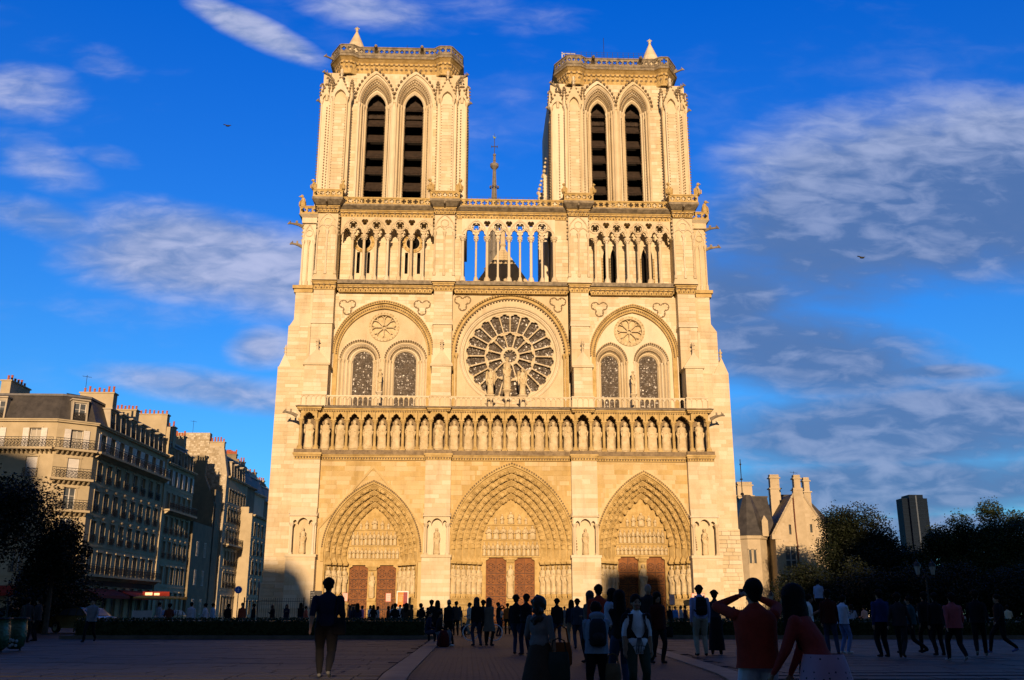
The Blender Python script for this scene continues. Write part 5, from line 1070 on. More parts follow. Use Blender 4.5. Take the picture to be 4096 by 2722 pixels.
# the 300 stones that show largest become objects of their own
big.sort(key=lambda s: -(s[1]-s[0])*(s[4]-s[3])/(1+.004*s[3]))
um = MB(); um.add([(0, 1, 0), (1, 1, 0), (1, 1, 1), (0, 1, 1), (.004, 0, .01), (.996, 0, .01), (.996, 0, .99), (.004, 0, .99)], [(4, 5, 6, 7), (0, 1, 5, 4), (1, 2, 6, 5), (2, 3, 7, 6), (3, 0, 4, 7)])
STM = um.mesh('stone', STONE); STW = um.mesh('stone', WARM)
for a, b_, y, z0, z1, yb, mt_ in big[:300]:
    link('stone', STW if mt_ else STM, CATH, Matrix.Translation((a, y, z0)) @ Matrix.Diagonal((b_-a, yb-y, z1-z0, 1)))
rest = MB()
for a, b_, y, z0, z1, yb, mt_ in big[300:]:
    rest.cur = 1 if mt_ else 0; rest.add([(a, yb, z0), (b_, yb, z0), (b_, yb, z1), (a, yb, z1), (a, y, z0), (b_, y, z0), (b_, y, z1), (a, y, z1)], [(4, 5, 6, 7), (0, 1, 5, 4), (1, 2, 6, 5), (2, 3, 7, 6), (3, 0, 4, 7)])
rest.build('masonry', [STONE, WARM], CATH, kind='stuff')
# ================================================================== the square
def gz(y):
    t = max(0, min(1, (-73-y)/6.0)); return -.25*t*t*(3-2*t)
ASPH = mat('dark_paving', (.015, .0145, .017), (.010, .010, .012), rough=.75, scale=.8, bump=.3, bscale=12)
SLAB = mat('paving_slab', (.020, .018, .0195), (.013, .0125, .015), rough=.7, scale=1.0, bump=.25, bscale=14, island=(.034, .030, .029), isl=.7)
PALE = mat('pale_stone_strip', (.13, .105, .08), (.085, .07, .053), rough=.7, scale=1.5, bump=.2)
g_ = MB(); ys = [-130, -100, -82]+[-79+.5*i for i in range(13)]+[-60, -40, -20, 0, 40, 100, 400, 3000]
xs = [-3000, -300, -60, 0, 60, 300, 3000]
g_.v = [(x, y, gz(y)-.03) for y in [-600]+ys for x in xs]
nx_ = len(xs); g_.f = [(j*nx_+i, j*nx_+i+1, (j+1)*nx_+i+1, (j+1)*nx_+i) for j in range(len(ys)) for i in range(nx_-1)]; g_.mi = [0]*len(g_.f)
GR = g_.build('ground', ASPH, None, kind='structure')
# paving slabs each side, cobbles on the middle path
PV = link('pavement', None, None, kind='structure'); PV['kind'] = 'structure'
slabs = []; r = random.Random(5)
def lx(y): return -4.62+(y+50)*-.010
def rx_(y): return 3.62+(y+50)*.066 if y < -50 else 3.62
y = -90.0; row = 0
while y < -48:
    h = .62 if y < -66 else .8; x = -26+r.uniform(0, 1)
    while x < 26:
        l = r.uniform(.9, 1.5); xm = x+l/2
        if x+l < lx(y)-.05 or x > rx_(y)+.55: slabs.append((x+.007, x+l-.007, y+.007, y+h-.007))
        elif x < lx(y)-.3: slabs.append((x+.012, lx(y)-.04, y+.012, y+h-.012))
        elif x+l > rx_(y)+.9: slabs.append((rx_(y)+.56, x+l-.012, y+.012, y+h-.012))
        x += l
    y += h; row += 1
inview = [s for s in slabs if abs((s[0]+s[1])/2+2.6) < (s[2]+92.9)*.56]
inview.sort(key=lambda s: s[2]); near = set(inview[:300])
sm = MB(); sm.add([(0, 0, -.03), (1, 0, -.03), (1, 1, -.03), (0, 1, -.03), (.008, .05, 0), (.992, .05, 0), (.992, .97, 0), (.008, .97, 0)], [(4, 5, 6, 7), (0, 1, 5, 4), (1, 2, 6, 5), (2, 3, 7, 6), (3, 0, 4, 7)])
SMM = sm.mesh('paving_slab', SLAB); rest = MB()
for s in slabs:
    z0, z1 = gz(s[2]), gz(s[3]); dz_ = r.uniform(-.004, .004)
    if s in near:
        link('paving_slab', SMM, PV, Matrix(((s[1]-s[0], 0, 0, s[0]), (0, s[3]-s[2], 0, s[2]), (0, z1-z0, 1, z0+dz_), (0, 0, 0, 1))))
    else:
        rest.hexa([(s[0], s[2], z0-.03), (s[1], s[2], z0-.03), (s[1], s[3], z1-.03), (s[0], s[3], z1-.03), (s[0], s[2], z0+dz_), (s[1], s[2], z0+dz_), (s[1], s[3], z1+dz_), (s[0], s[3], z1+dz_)])
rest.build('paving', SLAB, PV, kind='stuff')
cb_ = MB(); y = -92.0; rw = 0
while y < -20:
    h = .16 if y < -66 else .3 if y < -55 else .6; x = lx(y)+.52; x += (rw % 2)*.12; w = .24 if y < -66 else .4 if y < -55 else .8
    while x < rx_(y)-w: 
        z0, z1 = gz(y), gz(y+h); cb_.add([(x+.01, y+.01, z0-.004), (x+w-.01, y+.01, z0-.004), (x+w-.01, y+h-.01, z1-.004), (x+.01, y+h-.01, z1-.004)], [(0, 1, 2, 3)]); x += w
    y += h; rw += 1
cb_.build('cobbles', mat('path_cobble', (.014, .014, .0165), (.009, .009, .0115), rough=.7, scale=2, island=(.021, .020, .022), isl=.8), PV, kind='stuff')
for side in (0, 1):
    y = -86.0
    while y < -49:
        l = .9; xa = (lx(y) if side == 0 else rx_(y)); xb = (lx(y+l) if side == 0 else rx_(y+l)); k = MB(); z0, z1 = gz(y), gz(y+l)
        k.hexa([(xa, y+.012, z0-.03), (xa+.50, y+.012, z0-.03), (xb+.50, y+l-.012, z1-.03), (xb, y+l-.012, z1-.03), (xa, y+.012, z0+.004), (xa+.50, y+.012, z0+.004), (xb+.50, y+l-.012, z1+.004), (xb, y+l-.012, z1+.004)])
        k.build('strip_stone', PALE, PV); y += l
# pale forecourt stone in front of the doors
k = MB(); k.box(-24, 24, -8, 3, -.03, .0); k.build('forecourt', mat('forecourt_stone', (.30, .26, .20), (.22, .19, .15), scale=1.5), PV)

# ---- clipped hedges on low kerbs
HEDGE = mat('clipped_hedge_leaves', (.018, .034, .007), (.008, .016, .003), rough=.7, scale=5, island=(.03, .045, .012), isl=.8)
GRASS = mat('lawn', (.045, .085, .018), (.03, .06, .012), scale=3)
def hedge(name, x0, x1, y0, y1, h, label, seed):
    t = thing(name, ((x0+x1)/2, y0, 0), label, 'hedge', 'hedges in front of the church'); r = random.Random(seed)
    k = MB(); k.box(x0-.4, x1+.4, y0-.4, y0-.05, -.05, .16); k.box(x0-.4, x0-.05, y0-.05, y1, -.05, .16); k.box(x1+.05, x1+.4, y0-.05, y1, -.05, .16); k.build('kerb', PALE, t)
    c = MB(); c.box(x0+.08, x1-.08, y0+.08, y1, 0, h-.08); c.build('core', HEDGE, t)
    l = MB(); n = int((x1-x0)*(y1-y0)*22+(x1-x0)*h*260)
    V = []; F = []
    for i in range(n):
        u = r.random()
        if u < .62: p = Vector((r.uniform(x0, x1), y0+r.uniform(-.04, .10), r.uniform(.02, h)))
        elif u < .94: p = Vector((r.uniform(x0, x1), r.uniform(y0, y0+1.6), h+r.uniform(-.07, .06)))
        else: p = Vector((r.choice((x0, x1))+r.uniform(-.05, .05), r.uniform(y0, y1), r.uniform(.02, h)))
        a = Vector((r.uniform(-1, 1), r.uniform(-1, 1), r.uniform(-1, 1))).normalized()*.055; b = a.cross(Vector((r.uniform(-1, 1), r.uniform(-1, 1), r.uniform(-1, 1)))).normalized()*.04
        k_ = len(V); V += [p-a, p+b, p+a, p-b]; F.append((k_, k_+1, k_+2, k_+3))
    l.v = V; l.f = F; l.mi = [0]*len(F); l.build('leaves', HEDGE, t, kind='stuff')
    gr = MB(); gr.box(x0+.3, x1-.3, y0+1.5, y1, .0, h-.25); gr.build('lawn', GRASS, t)
    return t
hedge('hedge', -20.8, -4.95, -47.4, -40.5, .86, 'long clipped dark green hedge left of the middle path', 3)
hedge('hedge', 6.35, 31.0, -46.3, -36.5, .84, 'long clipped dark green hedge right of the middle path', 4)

# ---- iron railing before the doors
def railing(x0, x1, y, h, label, step=.19):
    t = thing('iron_railing', ((x0+x1)/2, y, 0), label, 'railing', 'iron railings along the church front')
    m = MB(); m.box(x0, x1, y-.02, y+.02, .18, .22); m.box(x0, x1, y-.02, y+.02, h-.24, h-.20); m.build('rail', BLACK, t)
    n = int((x1-x0)/step); b = MB(); b.box(-.011, .011, -.011, .011, 0, h); b.add([(-.02, -.02, h), (.02, -.02, h), (.02, .02, h), (-.02, .02, h), (0, 0, h+.09)], [(0, 1, 4), (1, 2, 4), (2, 3, 4), (3, 0, 4)]); bm_ = b.mesh('railing_bar', BLACK)
    for i in range(n+1): link('railing_bar', bm_, t, Matrix.Translation((x0+(x1-x0)*i/n, y, 0)))
    for x in (x0, x1):
        p = MB(); p.box(x-.05, x+.05, y-.05, y+.05, 0, h+.12); p.build('post', BLACK, t)
railing(-16.8, -7.7, -3.0, 1.75, 'low iron railing across the left doors'); railing(-7.5, 8.9, -3.0, 1.6, 'iron railing across the middle doors'); railing(9.3, 27, -3.2, 1.7, 'iron railing across the right doors and beyond')
railing(-23.5, -18.2, -3.6, 2.4, 'tall iron railing at the far left corner of the church'); railing(27.5, 47, -2.0, 1.9, 'dark garden railing in front of the gabled stone house')

# ---- boards and notices at the doors
WHITE = mat('white_paint', (.75, .74, .70), rough=.5, scale=3); REDP = mat('notice_red', (.62, .10, .08), rough=.6); PINK = mat('pink_notice_paper', (.74, .50, .44), (.68, .44, .38), rough=.6)
ORANGE = mat('orange_poster', (.80, .28, .03), (.72, .18, .02), rough=.5, scale=2); CRIM = mat('crimson_poster', (.30, .03, .03), (.16, .02, .03), rough=.5, scale=5)
def text(s, size, M, m, parent, name='lettering', ext=.004, align='CENTER'):
    c = bpy.data.curves.new('lettering', 'FONT'); c.body = s; c.size = size; c.extrude = ext; c.align_x = align; c.resolution_u = 2
    o = bpy.data.objects.new('lettering', c); me = o.to_mesh().copy() if False else None
    COL.objects.link(o); dg = bpy.context.evaluated_depsgraph_get(); me = bpy.data.meshes.new_from_object(o.evaluated_get(dg)); bpy.data.objects.remove(o); bpy.data.curves.remove(c)
    me.materials.clear(); me.materials.append(m); me.name = 'lettering'
    return link(name, me, parent, M)
FACE = Matrix.Rotation(PI/2, 4, 'X')     # text upright, read from the viewer's side
def at(x, y, z): return Matrix.Translation((x, y, z)) @ FACE
P_ = thing('poster_stand', (-9.48, -2.4, 0), 'tall orange and crimson poster in a white frame beside the left doors', 'poster')
m = MB(); m.box(-10.02, -8.94, -2.42, -2.36, 1.62, 3.12); m.build('panel', WHITE, P_); m = MB(); m.box(-9.93, -9.40, -2.45, -2.42, 1.72, 3.02); m.build('picture', ORANGE, P_); m = MB(); m.box(-9.40, -9.03, -2.448, -2.42, 1.72, 3.02); m.ball((-9.2, -2.44, 2.7), .12, 8, 6, (1, .1, 1)); m.ball((-9.25, -2.44, 2.2), .16, 8, 6, (1, .1, 1)); m.ball((-9.2, -2.44, 1.9), .15, 8, 6, (1, .1, 1)); m.build('picture', CRIM, P_)
for q in range(4): text('NOTRE DAME' if q == 0 else 'DE PARIS' if q == 1 else '850 ANS', .085, at(-9.66, -2.452, 2.72-q*.17), WHITE, P_)
m = MB(); m.box(-9.9, -9.82, -2.44, -2.36, 0, 1.62); m.box(-9.14, -9.06, -2.44, -2.36, 0, 1.62); m.build('leg', BLACK, P_)
P_ = thing('poster_stand', (-17.35, -2.4, 0), 'black poster board with a pale statue picture at the left end of the railing', 'poster')
m = MB(); m.box(-17.88, -16.82, -2.42, -2.36, 1.5, 3.12); m.build('panel', mat('black_board', (.018, .018, .02), rough=.5), P_)
m = MB(); m.ball((-17.2, -2.43, 2.65), .10, 8, 6, (1, .2, 1)); m.ball((-17.25, -2.43, 2.35), .2, 8, 6, (1, .15, 1.1)); m.ball((-17.1, -2.43, 2.05), .24, 8, 6, (.9, .12, 1.4)); m.ball((-17.38, -2.43, 2.25), .1, 8, 6, (1.5, .2, .8)); m.build('picture', mat('pale_print', (.62, .58, .5)), P_)
for q, s_ in enumerate(('HORAIRES', 'OUVERTURE', 'MESSES', 'VISITES')): text(s_, .08, at(-17.68, -2.425, 2.92-q*.2), WHITE, P_)
m = MB(); m.box(-17.75, -17.68, -2.42, -2.36, 0, 1.5); m.box(-17.02, -16.95, -2.42, -2.36, 0, 1.5); m.build('leg', BLACK, P_)
for x, z, w, h, lab, y in ((-14.7, 2.58, .42, .68, 'pink notice board with a red border left of the left door', -2.4), (-10.77, 2.55, .42, .70, 'pink notice with a red border on the right leaf of the left doors', -2.4), (15.3, 2.40, .46, .90, 'small pink notice in a dark frame by the right doors', -2.4), (17.75, 2.7, 1.2, .50, 'long pink notice hung right of the right doors', -2.4)):
    P_ = thing('notice_board', (x, y, 0), lab, 'sign'); m = MB(); m.box(x-w/2-.03, x+w/2+.03, y-.01, y+.02, z-h/2-.03, z+h/2+.03); m.build('frame', REDP if x < 15 or x > 17 else BLACK, P_)
    m = MB(); m.box(x-w/2, x+w/2, y-.025, y-.01, z-h/2, z+h/2); m.build('notice', PINK, P_)
    text('SILENCE', .085, at(x, y-.027, z+.15), REDP, P_); text('MERCI', .085, at(x, y-.027, z-.02), REDP, P_)
    m = MB(); m.box(x-.02, x+.02, y, y+.04, 0, z-h/2); m.build('post', BLACK, P_)

# ---- people's street furniture: round blue sign, lamp posts, bins
S_ = thing('road_sign', (-24.6, -1.5, 0), 'round blue sign with a white pedestrian symbol left of the church corner', 'sign')
m = MB(); m.tube([(-24.6, -1.5, 0), (-24.6, -1.5, 3.5)], .04, 6); m.build('post', mat('grey_steel', (.2, .2, .2), rough=.4), S_)
def disc(mb, x, y, z, R_, d, n=20): mb.prism(circ(x, z, R_, n), y, y+d)
m = MB(); disc(m, -24.6, -1.56, 3.22, .34, .03); m.build('rim', WHITE, S_); m = MB(); disc(m, -24.6, -1.575, 3.22, .30, .02); m.build('plate', mat('sign_blue', (.03, .12, .5), rough=.4), S_)
m = MB(); m.box(-24.63, -24.57, -1.585, -1.576, 3.1, 3.34); m.ball((-24.6, -1.58, 3.40), .045, 6, 4, (1, .2, 1)); m.tube([(-24.6, -1.58, 3.12), (-24.68, -1.58, 2.99)], .02, 4); m.tube([(-24.6, -1.58, 3.12), (-24.52, -1.58, 2.99)], .02, 4); m.box(-24.7, -24.5, -1.585, -1.576, 3.24, 3.28); m.build('symbol', WHITE, S_)
S_ = thing('road_sign', (-21.75, -6, 0), 'grey sign seen edge on in front of the pale left buttress', 'sign'); m = MB(); m.tube([(-21.75, -6, 0), (-21.75, -6, 3.6)], .045, 6); m.build('post', BLACK, S_); m = MB(); m.ball((-21.75, -6.02, 3.45), .38, 12, 8, (.25, .08, 1)); m.build('plate', MATS['grey_steel'], S_)
def lamp(x, y, h, label, n=2, group='old street lamps'):
    t = thing('street_lamp', (x, y, 0), label, 'street lamp', group); m = MB(); m.lathe(x, y, [(.22, 0), (.2, .5), (.09, .8), (.06, 1.2), (.045, h-.7), (.08, h-.6), (.04, h-.5)], 8)
    heads = [x] if n == 1 else [x-.42, x+.42]
    for hx in heads:
        if n == 2: m.tube([(x, y, h-.6), ((x+hx)/2, y, h-.75), (hx, y, h-.62)], .03, 5)
    m.build('post', BLACK, t)
    for hx in heads:
        g2 = MB(); g2.lathe(hx, y, [(.09, h-.55), (.19, h-.1)], 6); go = g2.build('lantern', mat('lamp_glass', (.35, .33, .28), rough=.2, spec=.6), t); g3 = MB(); g3.lathe(hx, y, [(.22, h-.1), (.15, h+.08), (.05, h+.16), (.06, h+.2), (.01, h+.3)], 6); g3.build('lantern_cap', BLACK, t)
lamp(21.9, -40, 3.75, 'twin headed old iron street lamp before the dark trees on the right'); lamp(18.65, -22, 2.5, 'single pointed lantern beside the far right church buttress', 1); lamp(-36, -30, 4.2, 'old iron street lamp in the shade on the far left')

# ---- things that cast the evening shade from behind the viewer
SHST = mat('shade_caster_wall', (.30, .26, .2), scale=1)
ROW = thing('shade_casting_building', (0, -172, 0), 'unseen building across the square behind the viewer, roofs shaped to cast the evening shade', 'building')
OY = -172.0; K = math.tan(SUN_EL); up = lambda zf: zf-OY*K
prof_ = [(-120, 17.5), (-50, 17.6), (-47.4, 16.9), (-46.3, 14.5), (-45.3, 11), (-44.2, 8.4), (-43, 6.4), (-30, 5.8), (-24, 6.3), (-21, 6.0), (-19.2, 4.8), (-18.0, 2.4), (-17, 1.1), (-8, .9), (2, 1.0), (8.8, 1.2), (9.4, 5.2), (12, 6.0), (15.6, 5.6), (16.4, 1.5), (23.5, .9), (26, 2.6), (31, 3.2), (33, 4.8), (35.6, 9), (38.5, 11.4), (44, 12), (52, 12.6), (70, 13), (140, 13.5)]  # roofline shaped to the shade edges wanted on the church and houses
DXO = -OY*math.tan(SUN_AZ)
m = MB(); m.plate([(-120+DXO, -.3)]+[(x+DXO, up(z)) for x, z in prof_]+[(140+DXO, -.3)], [[(-15+DXO, 14.7), (-3.8+DXO, 14.7), (-3.8+DXO, 16.7), (-15+DXO, 16.7)]], OY-5, OY, back=True); m.build('wall', SHST, ROW)  # opening added so a strip of sun reaches the paving
w = MB()
for i in range(86):
    for k_ in (0, 1, 2, 4, 5): x = -118+i*3; w.box(x, x+1.2, OY+.02, OY+.06, 2+k_*3.7, 4.2+k_*3.7)
w.build('window', mat('dark_pane', (.02, .02, .025), rough=.2), ROW)  # windows of the unseen shade-casting building
# ================================================================== houses on the left
PLAST = mat('cream_plaster', (.48, .40, .26), (.39, .32, .20), scale=.6, bump=.1)
PLAST2 = mat('grey_plaster', (.26, .21, .13), (.19, .155, .10), scale=.8, bump=.15)
RUBBLE = mat('rubble_stone', (.42, .34, .22), (.30, .24, .15), scale=2, bump=.5, island=(.62, .55, .42), isl=.9)
SLATE = mat('slate', (.075, .068, .062), (.04, .037, .035), rough=.55, scale=1.2, bump=.2)
ZINCR = mat('zinc_roof', (.16, .155, .16), (.10, .10, .105), rough=.45, scale=2)
SHUT = mat('white_shutter', (.68, .65, .60), rough=.6, scale=2); FRAME = mat('window_frame_white', (.66, .63, .57), rough=.5)
PANE = mat('window_pane', (.10, .11, .11), (.06, .065, .07), rough=.12, spec=.6, scale=.8); CURT = mat('net_curtain', (.46, .42, .34), (.36, .33, .27), rough=.9)
POT = mat('terracotta_pot', (.46, .13, .05), (.34, .09, .035), scale=3); RED = mat('red_awning', (.30, .025, .015), (.22, .02, .012), rough=.8)
def wmesh(w, h):
    f = MB(); f.box(0, .07, 0, .08, 0, h); f.box(w-.07, w, 0, .08, 0, h); f.box(.07, w-.07, 0, .08, h-.07, h); f.box(.07, w-.07, 0, .08, 0, .07); f.box(w/2-.05, w/2+.05, -.01, .07, .07, h-.07); f.box(.07, w/2-.05, .01, .06, h*.62, h*.62+.04); f.box(w/2+.05, w-.07, .01, .06, h*.62, h*.62+.04)
    return f.mesh('window', FRAME)
def pmesh(w, h): p = MB(); p.box(.05, w-.05, .05, .07, .05, h-.05); return p.mesh('pane', PANE)
def smesh(w, h):
    s = MB(); s.box(0, w, 0, .05, 0, h)
    n = int(h/.16)
    for i in range(n): s.box(.05, w-.05, -.015, 0, .06+i*(h-.1)/n, .06+i*(h-.1)/n+.05)
    return s.mesh('shutter', SHUT)
def rail_mesh(L, h=1.0, fancy=True):
    m = MB(); m.box(0, L, -.03, .03, h-.05, h); m.box(0, L, -.02, .02, .05, .09); n = max(2, int(L/.34))
    for i in range(n+1): x = L*i/n; m.box(x-.014, x+.014, -.014, .014, .05, h)
    if fancy:
        for i in range(n):
            x = L*(i+.5)/n; c = circ(x, h*.32, .13, 8); c.append(c[0]); m.tube([(a, 0, b) for a, b in c], .022, 4); c = circ(x, h*.68, .12, 8); c.append(c[0]); m.tube([(a, 0, b) for a, b in c], .022, 4); m.octa(x, 0, h*.5, .05)
    return m.mesh('balcony_rail', BLACK)
WMs = {}
def cached(f, *a):
    k = (f.__name__,)+tuple(round(x, 2) if isinstance(x, float) else x for x in a)
    if k not in WMs: WMs[k] = f(*a)
    return WMs[k]
def facade(T, pA, pB, zs, centres, W=1.15, ztop=20., m=PLAST, shutters=(), closed=(), balc=(), small=(), curtains=(), cornice_=True, wall_name='wall'):
    """wall from pA to pB (outside on the right-hand side when walking A to B is -normal) with recessed windows; zs = (sill, height) per floor"""
    A = Vector(pA); B = Vector(pB); L = (B-A).length; u = (B-A)/L
    M = Matrix(((u.x, -u.y, 0, A.x), (u.y, u.x, 0, A.y), (0, 0, 1, 0), (0, 0, 0, 1)))     # local y points inwards
    w = MB(M); holes = []
    for s, h in zs:
        for c in centres: holes.append([(c-W/2, s), (c+W/2, s), (c+W/2, s+h), (c-W/2, s+h)])
    w.plate([(0, -.3), (L, -.3), (L, ztop), (0, ztop)], holes, 0, .32)
    for fi, (s, h) in enumerate(zs):       # string course and window surrounds
        w.box(0, L, -.05, .02, s-.42, s-.30)
        for c in centres:
            w.box(c-W/2-.14, c-W/2, -.045, .02, s, s+h); w.box(c+W/2, c+W/2+.14, -.045, .02, s, s+h); w.box(c-W/2-.2, c+W/2+.2, -.09, .02, s+h, s+h+.16)
            if fi in small: w.ball((c, -.06, s+h+.35), .2, 6, 4, (2.2, .5, .8))
    if cornice_:
        w.box(-.15, L+.15, -.30, .1, ztop-.28, ztop-.12); w.box(-.2, L+.2, -.42, .1, ztop-.12, ztop)
    w.build(wall_name, m, T)
    for fi, (s, h) in enumerate(zs):
        for c in centres:
            wo_ = link('window', cached(wmesh, W, h), T, M @ Matrix.Translation((c-W/2, .22, s)))
            link('pane', cached(pmesh, W, h), wo_, M @ Matrix.Translation((c-W/2, .22, s)))
            if fi in curtains: link('curtain', cached(pmesh, W*.8, h*.9), wo_, M @ Matrix.Translation((c-W*.4, .20, s+.05))).data = cached(curt_mesh, W*.8, h*.9)
            if fi in shutters:
                for sx in (c-W/2-.02-.62, c+W/2+.02): link('shutter', cached(smesh, .60, h), T, M @ Matrix.Translation((sx, -.10, s)))
            if fi in closed: link('shutter', cached(smesh, W-.06, h-.06), T, M @ Matrix.Translation((c-W/2+.03, .10, s+.03)))
            if fi in small and fi not in balc: link('balcony_rail', cached(rail_mesh, W+.3, .9, True), T, M @ Matrix.Translation((c-W/2-.15, -.12, s-.05)))
    for fi in balc:
        s, h = zs[fi]; b = MB(M); b.box(-.1, L+.1, -.85, .0, s-.30, s-.08); n = int(L/.45)
        for i in range(n): x = L*(i+.5)/n; b.hexa([(x-.07, -.3, s-.62), (x+.07, -.3, s-.62), (x+.07, .0, s-.62), (x-.07, .0, s-.62), (x-.07, -.7, s-.30), (x+.07, -.7, s-.30), (x+.07, 0, s-.30), (x-.07, 0, s-.30)])
        bo = b.build('balcony', m, T); link('balcony_rail', cached(rail_mesh, L+.2, 1.0, True), bo, M @ Matrix.Translation((-.1, -.78, s-.08)))
    return M
def curt_mesh(w, h): p = MB(); p.box(0, w*.47, 0, .01, 0, h); p.box(w*.53, w, 0, .01, 0, h); return p.mesh('curtain', CURT)
def dormer(T, M, c, z0, h=2.1, w=1.25, lean=.9):
    d = MB(M); x0, x1 = c-w/2, c+w/2
    d.hexa([(x0-.16, .0, z0), (x0, .0, z0), (x0, 1.6, z0), (x0-.16, 1.6, z0), (x0-.16, .15, z0+h), (x0, .15, z0+h), (x0, 1.6, z0+h), (x0-.16, 1.6, z0+h)]); d.hexa([(x1, .0, z0), (x1+.16, .0, z0), (x1+.16, 1.6, z0), (x1, 1.6, z0), (x1, .15, z0+h), (x1+.16, .15, z0+h), (x1+.16, 1.6, z0+h), (x1, 1.6, z0+h)])
    d.box(x0-.28, x1+.28, -.05, 1.7, z0+h, z0+h+.14); d.box(x0, x1, .16, .3, z0+h-.22, z0+h); do = d.build('dormer', mat('dormer_stone', (.46, .40, .30)), T)
    wo_ = link('window', cached(wmesh, w, h-.3), do, M @ Matrix.Translation((x0, .34, z0+.05))); link('balcony_rail', cached(rail_mesh, w, .8, True), do, M @ Matrix.Translation((x0, .1, z0+.05)))
    p = MB(M); p.box(x0+.05, x1-.05, .40, .42, z0+.1, z0+h-.3); p.build('pane', PANE, do)
def chimney(T, x0, x1, y0, y1, z0, z1, npots=6, m=PLAST, rng=rnd, vary=True):
    c = MB(); c.box(x0, x1, y0, y1, z0, z1-.14); c.box(x0-.1, x1+.1, y0-.1, y1+.1, z1-.14, z1); co = c.build('chimney', m, T)
    lx_ = (x1-x0) > (y1-y0); p = MB()
    for i in range(npots):
        t = (i+.5)/npots; x, y = (x0+(x1-x0)*t, (y0+y1)/2) if lx_ else ((x0+x1)/2, y0+(y1-y0)*t); h = rng.choice((.5, .55, .62, .75)) if vary else .6
        pm = MB(); pm.lathe(x, y, [(.14, z1), (.11, z1+h-.08), (.14, z1+h-.06), (.13, z1+h)], 8); pm.build('chimney_pot', POT, co)
def aerial(T, x, y, z, h=1.6):
    a = MB(); a.tube([(x, y, z), (x, y, z+h)], .025, 4); a.tube([(x-.5, y, z+h-.1), (x+.5, y, z+h-.25)], .018, 4)
    for q in range(5): a.tube([(x-.4+q*.2, y-.18, z+h-.12-.03*q), (x-.4+q*.2, y+.18, z+h-.12-.03*q)], .012, 4)
    a.build('aerial', BLACK, T)
def mansard(T, path, z0, z1, inset, ztop, m=SLATE):
    """steep slate slope over the wall line, then a low zinc roof"""
    k = MB(); n = len(path)
    def off(o_): return [(path[i][0]+(path[i][2])*o_, path[i][1]+path[i][3]*o_) for i in range(n)]
    a, b, c = off(.15), off(inset), off(inset+3)
    k.strip([(x, y, z0) for x, y in a], [(x, y, z1) for x, y in b]); k.build('roof', m, T)
    k = MB(); k.strip([(x, y, z1+.12) for x, y in off(inset-.15)], [(x, y, ztop) for x, y in c]); k.strip([(x, y, z1-.1) for x, y in off(inset-.15)], [(x, y, z1+.12) for x, y in off(inset-.15)]); 
    k.build('roof', ZINCR, T)
# --- corner apartment house
H1 = thing('corner_house', (-52, 10, 0), 'six storey cream corner apartment house with white shutters, slate mansard and iron balconies', 'house')
FL = [(.6, 3.2), (5.0, 2.2), (8.1, 2.15), (11.1, 2.15), (14.2, 2.0), (17.15, 1.95)]
pa, pb, pc, pd = (-68.0, 3.5, 0), (-45.2, 3.5, 0), (-42.15, 5.7, 0), (-41.45, 26.2, 0)
M1 = facade(H1, pa, pb, FL, [2.2, 6.1, 10.2, 12.6, 16.6, 20.7], shutters=(5,), closed=(4,), balc=(5,), small=(1, 2, 3, 4), curtains=(5,))
M2 = facade(H1, pb, pc, FL, [1.95], shutters=(5,), closed=(4,), balc=(5, 4, 3), small=(1, 2), curtains=(5,))
M3 = facade(H1, pc, pd, FL, [1.9+2.42*i for i in range(8)], shutters=(5,), balc=(5, 1), small=(2, 3, 4), curtains=())
mansard(H1, [(-68, 3.5, 0, 1), (-45.2, 3.5, -.3, 1), (-42.15, 5.7, -1, .3), (-41.45, 26.2, -1, 0)], 20.05, 22.75, 1.15, 23.5)
for M_, cs in ((M1, (10.2, 16.6, 5.0)), (M2, (1.95,)), (M3, (4.0, 6.9, 9.8, 12.7, 15.6, 18.5))):
    for c in cs: dormer(H1, M_, c, 20.1)
b = MB(); b.box(-68, -46, 4.6, 18, -.3, 19.9); b.box(-60, -42.6, 7.4, 26, -.3, 19.9); b.build('core', PLAST2, H1)
chimney(H1, -52.9, -51.9, 6.4, 10.8, 22.0, 24.75, 6); chimney(H1, -45.9, -42.3, 9.5, 10.6, 21.8, 24.2, 7); chimney(H1, -45.6, -42.6, 17.5, 18.6, 21.8, 24.0, 7); chimney(H1, -46.0, -41.75, 26.0, 27.0, 19.5, 25.2, 8, PLAST)
aerial(H1, -45.6, 10, 24.2, 2.0)
gw = MB(); gw.box(-45.8, -41.3, 26.2, 27.0, -.3, 23.6); gw.prism([(-45.8, 23.6), (-41.3, 23.6), (-41.3, 20.2), (-40.6, 20.0), (-41.3, 19.6)], 26.3, 26.6); gw.build('party_wall', PLAST, H1)
# shop front band and awnings of the corner house
sf = MB(M3); sf.box(.3, 20, -.12, -.02, 3.85, 4.5); sf.build('shop_fascia', mat('dark_shop_front', (.05, .02, .015)), H1)
def awning(M_, x0, x1, z, out, label, word=None):
    o = M_ @ Vector(((x0+x1)/2, -.3, 0)); t = thing('cafe_awning', tuple(o), label, 'awning', 'red cafe awnings')
    a = MB(M_); a.hexa([(x0, -.05, z-.05), (x0, -out, z-.75), (x1, -out, z-.75), (x1, -.05, z-.05), (x0, -.05, z), (x0, -out, z-.70), (x1, -out, z-.70), (x1, -.05, z)]); a.box(x0, x1, -out-.02, -out+.01, z-1.0, z-.70); a.build('canvas', RED, t)
    f = MB(M_)
    for x in (x0+.05, x1-.05): f.tube([(x, -.05, z-.1), (x, -out, z-.78)], .03, 4)
    f.build('frame', BLACK, t)
    if word: text(word, .3, M_ @ Matrix.Translation(((x0+x1)/2, -out-.03, z-.96)) @ FACE, WHITE, t)
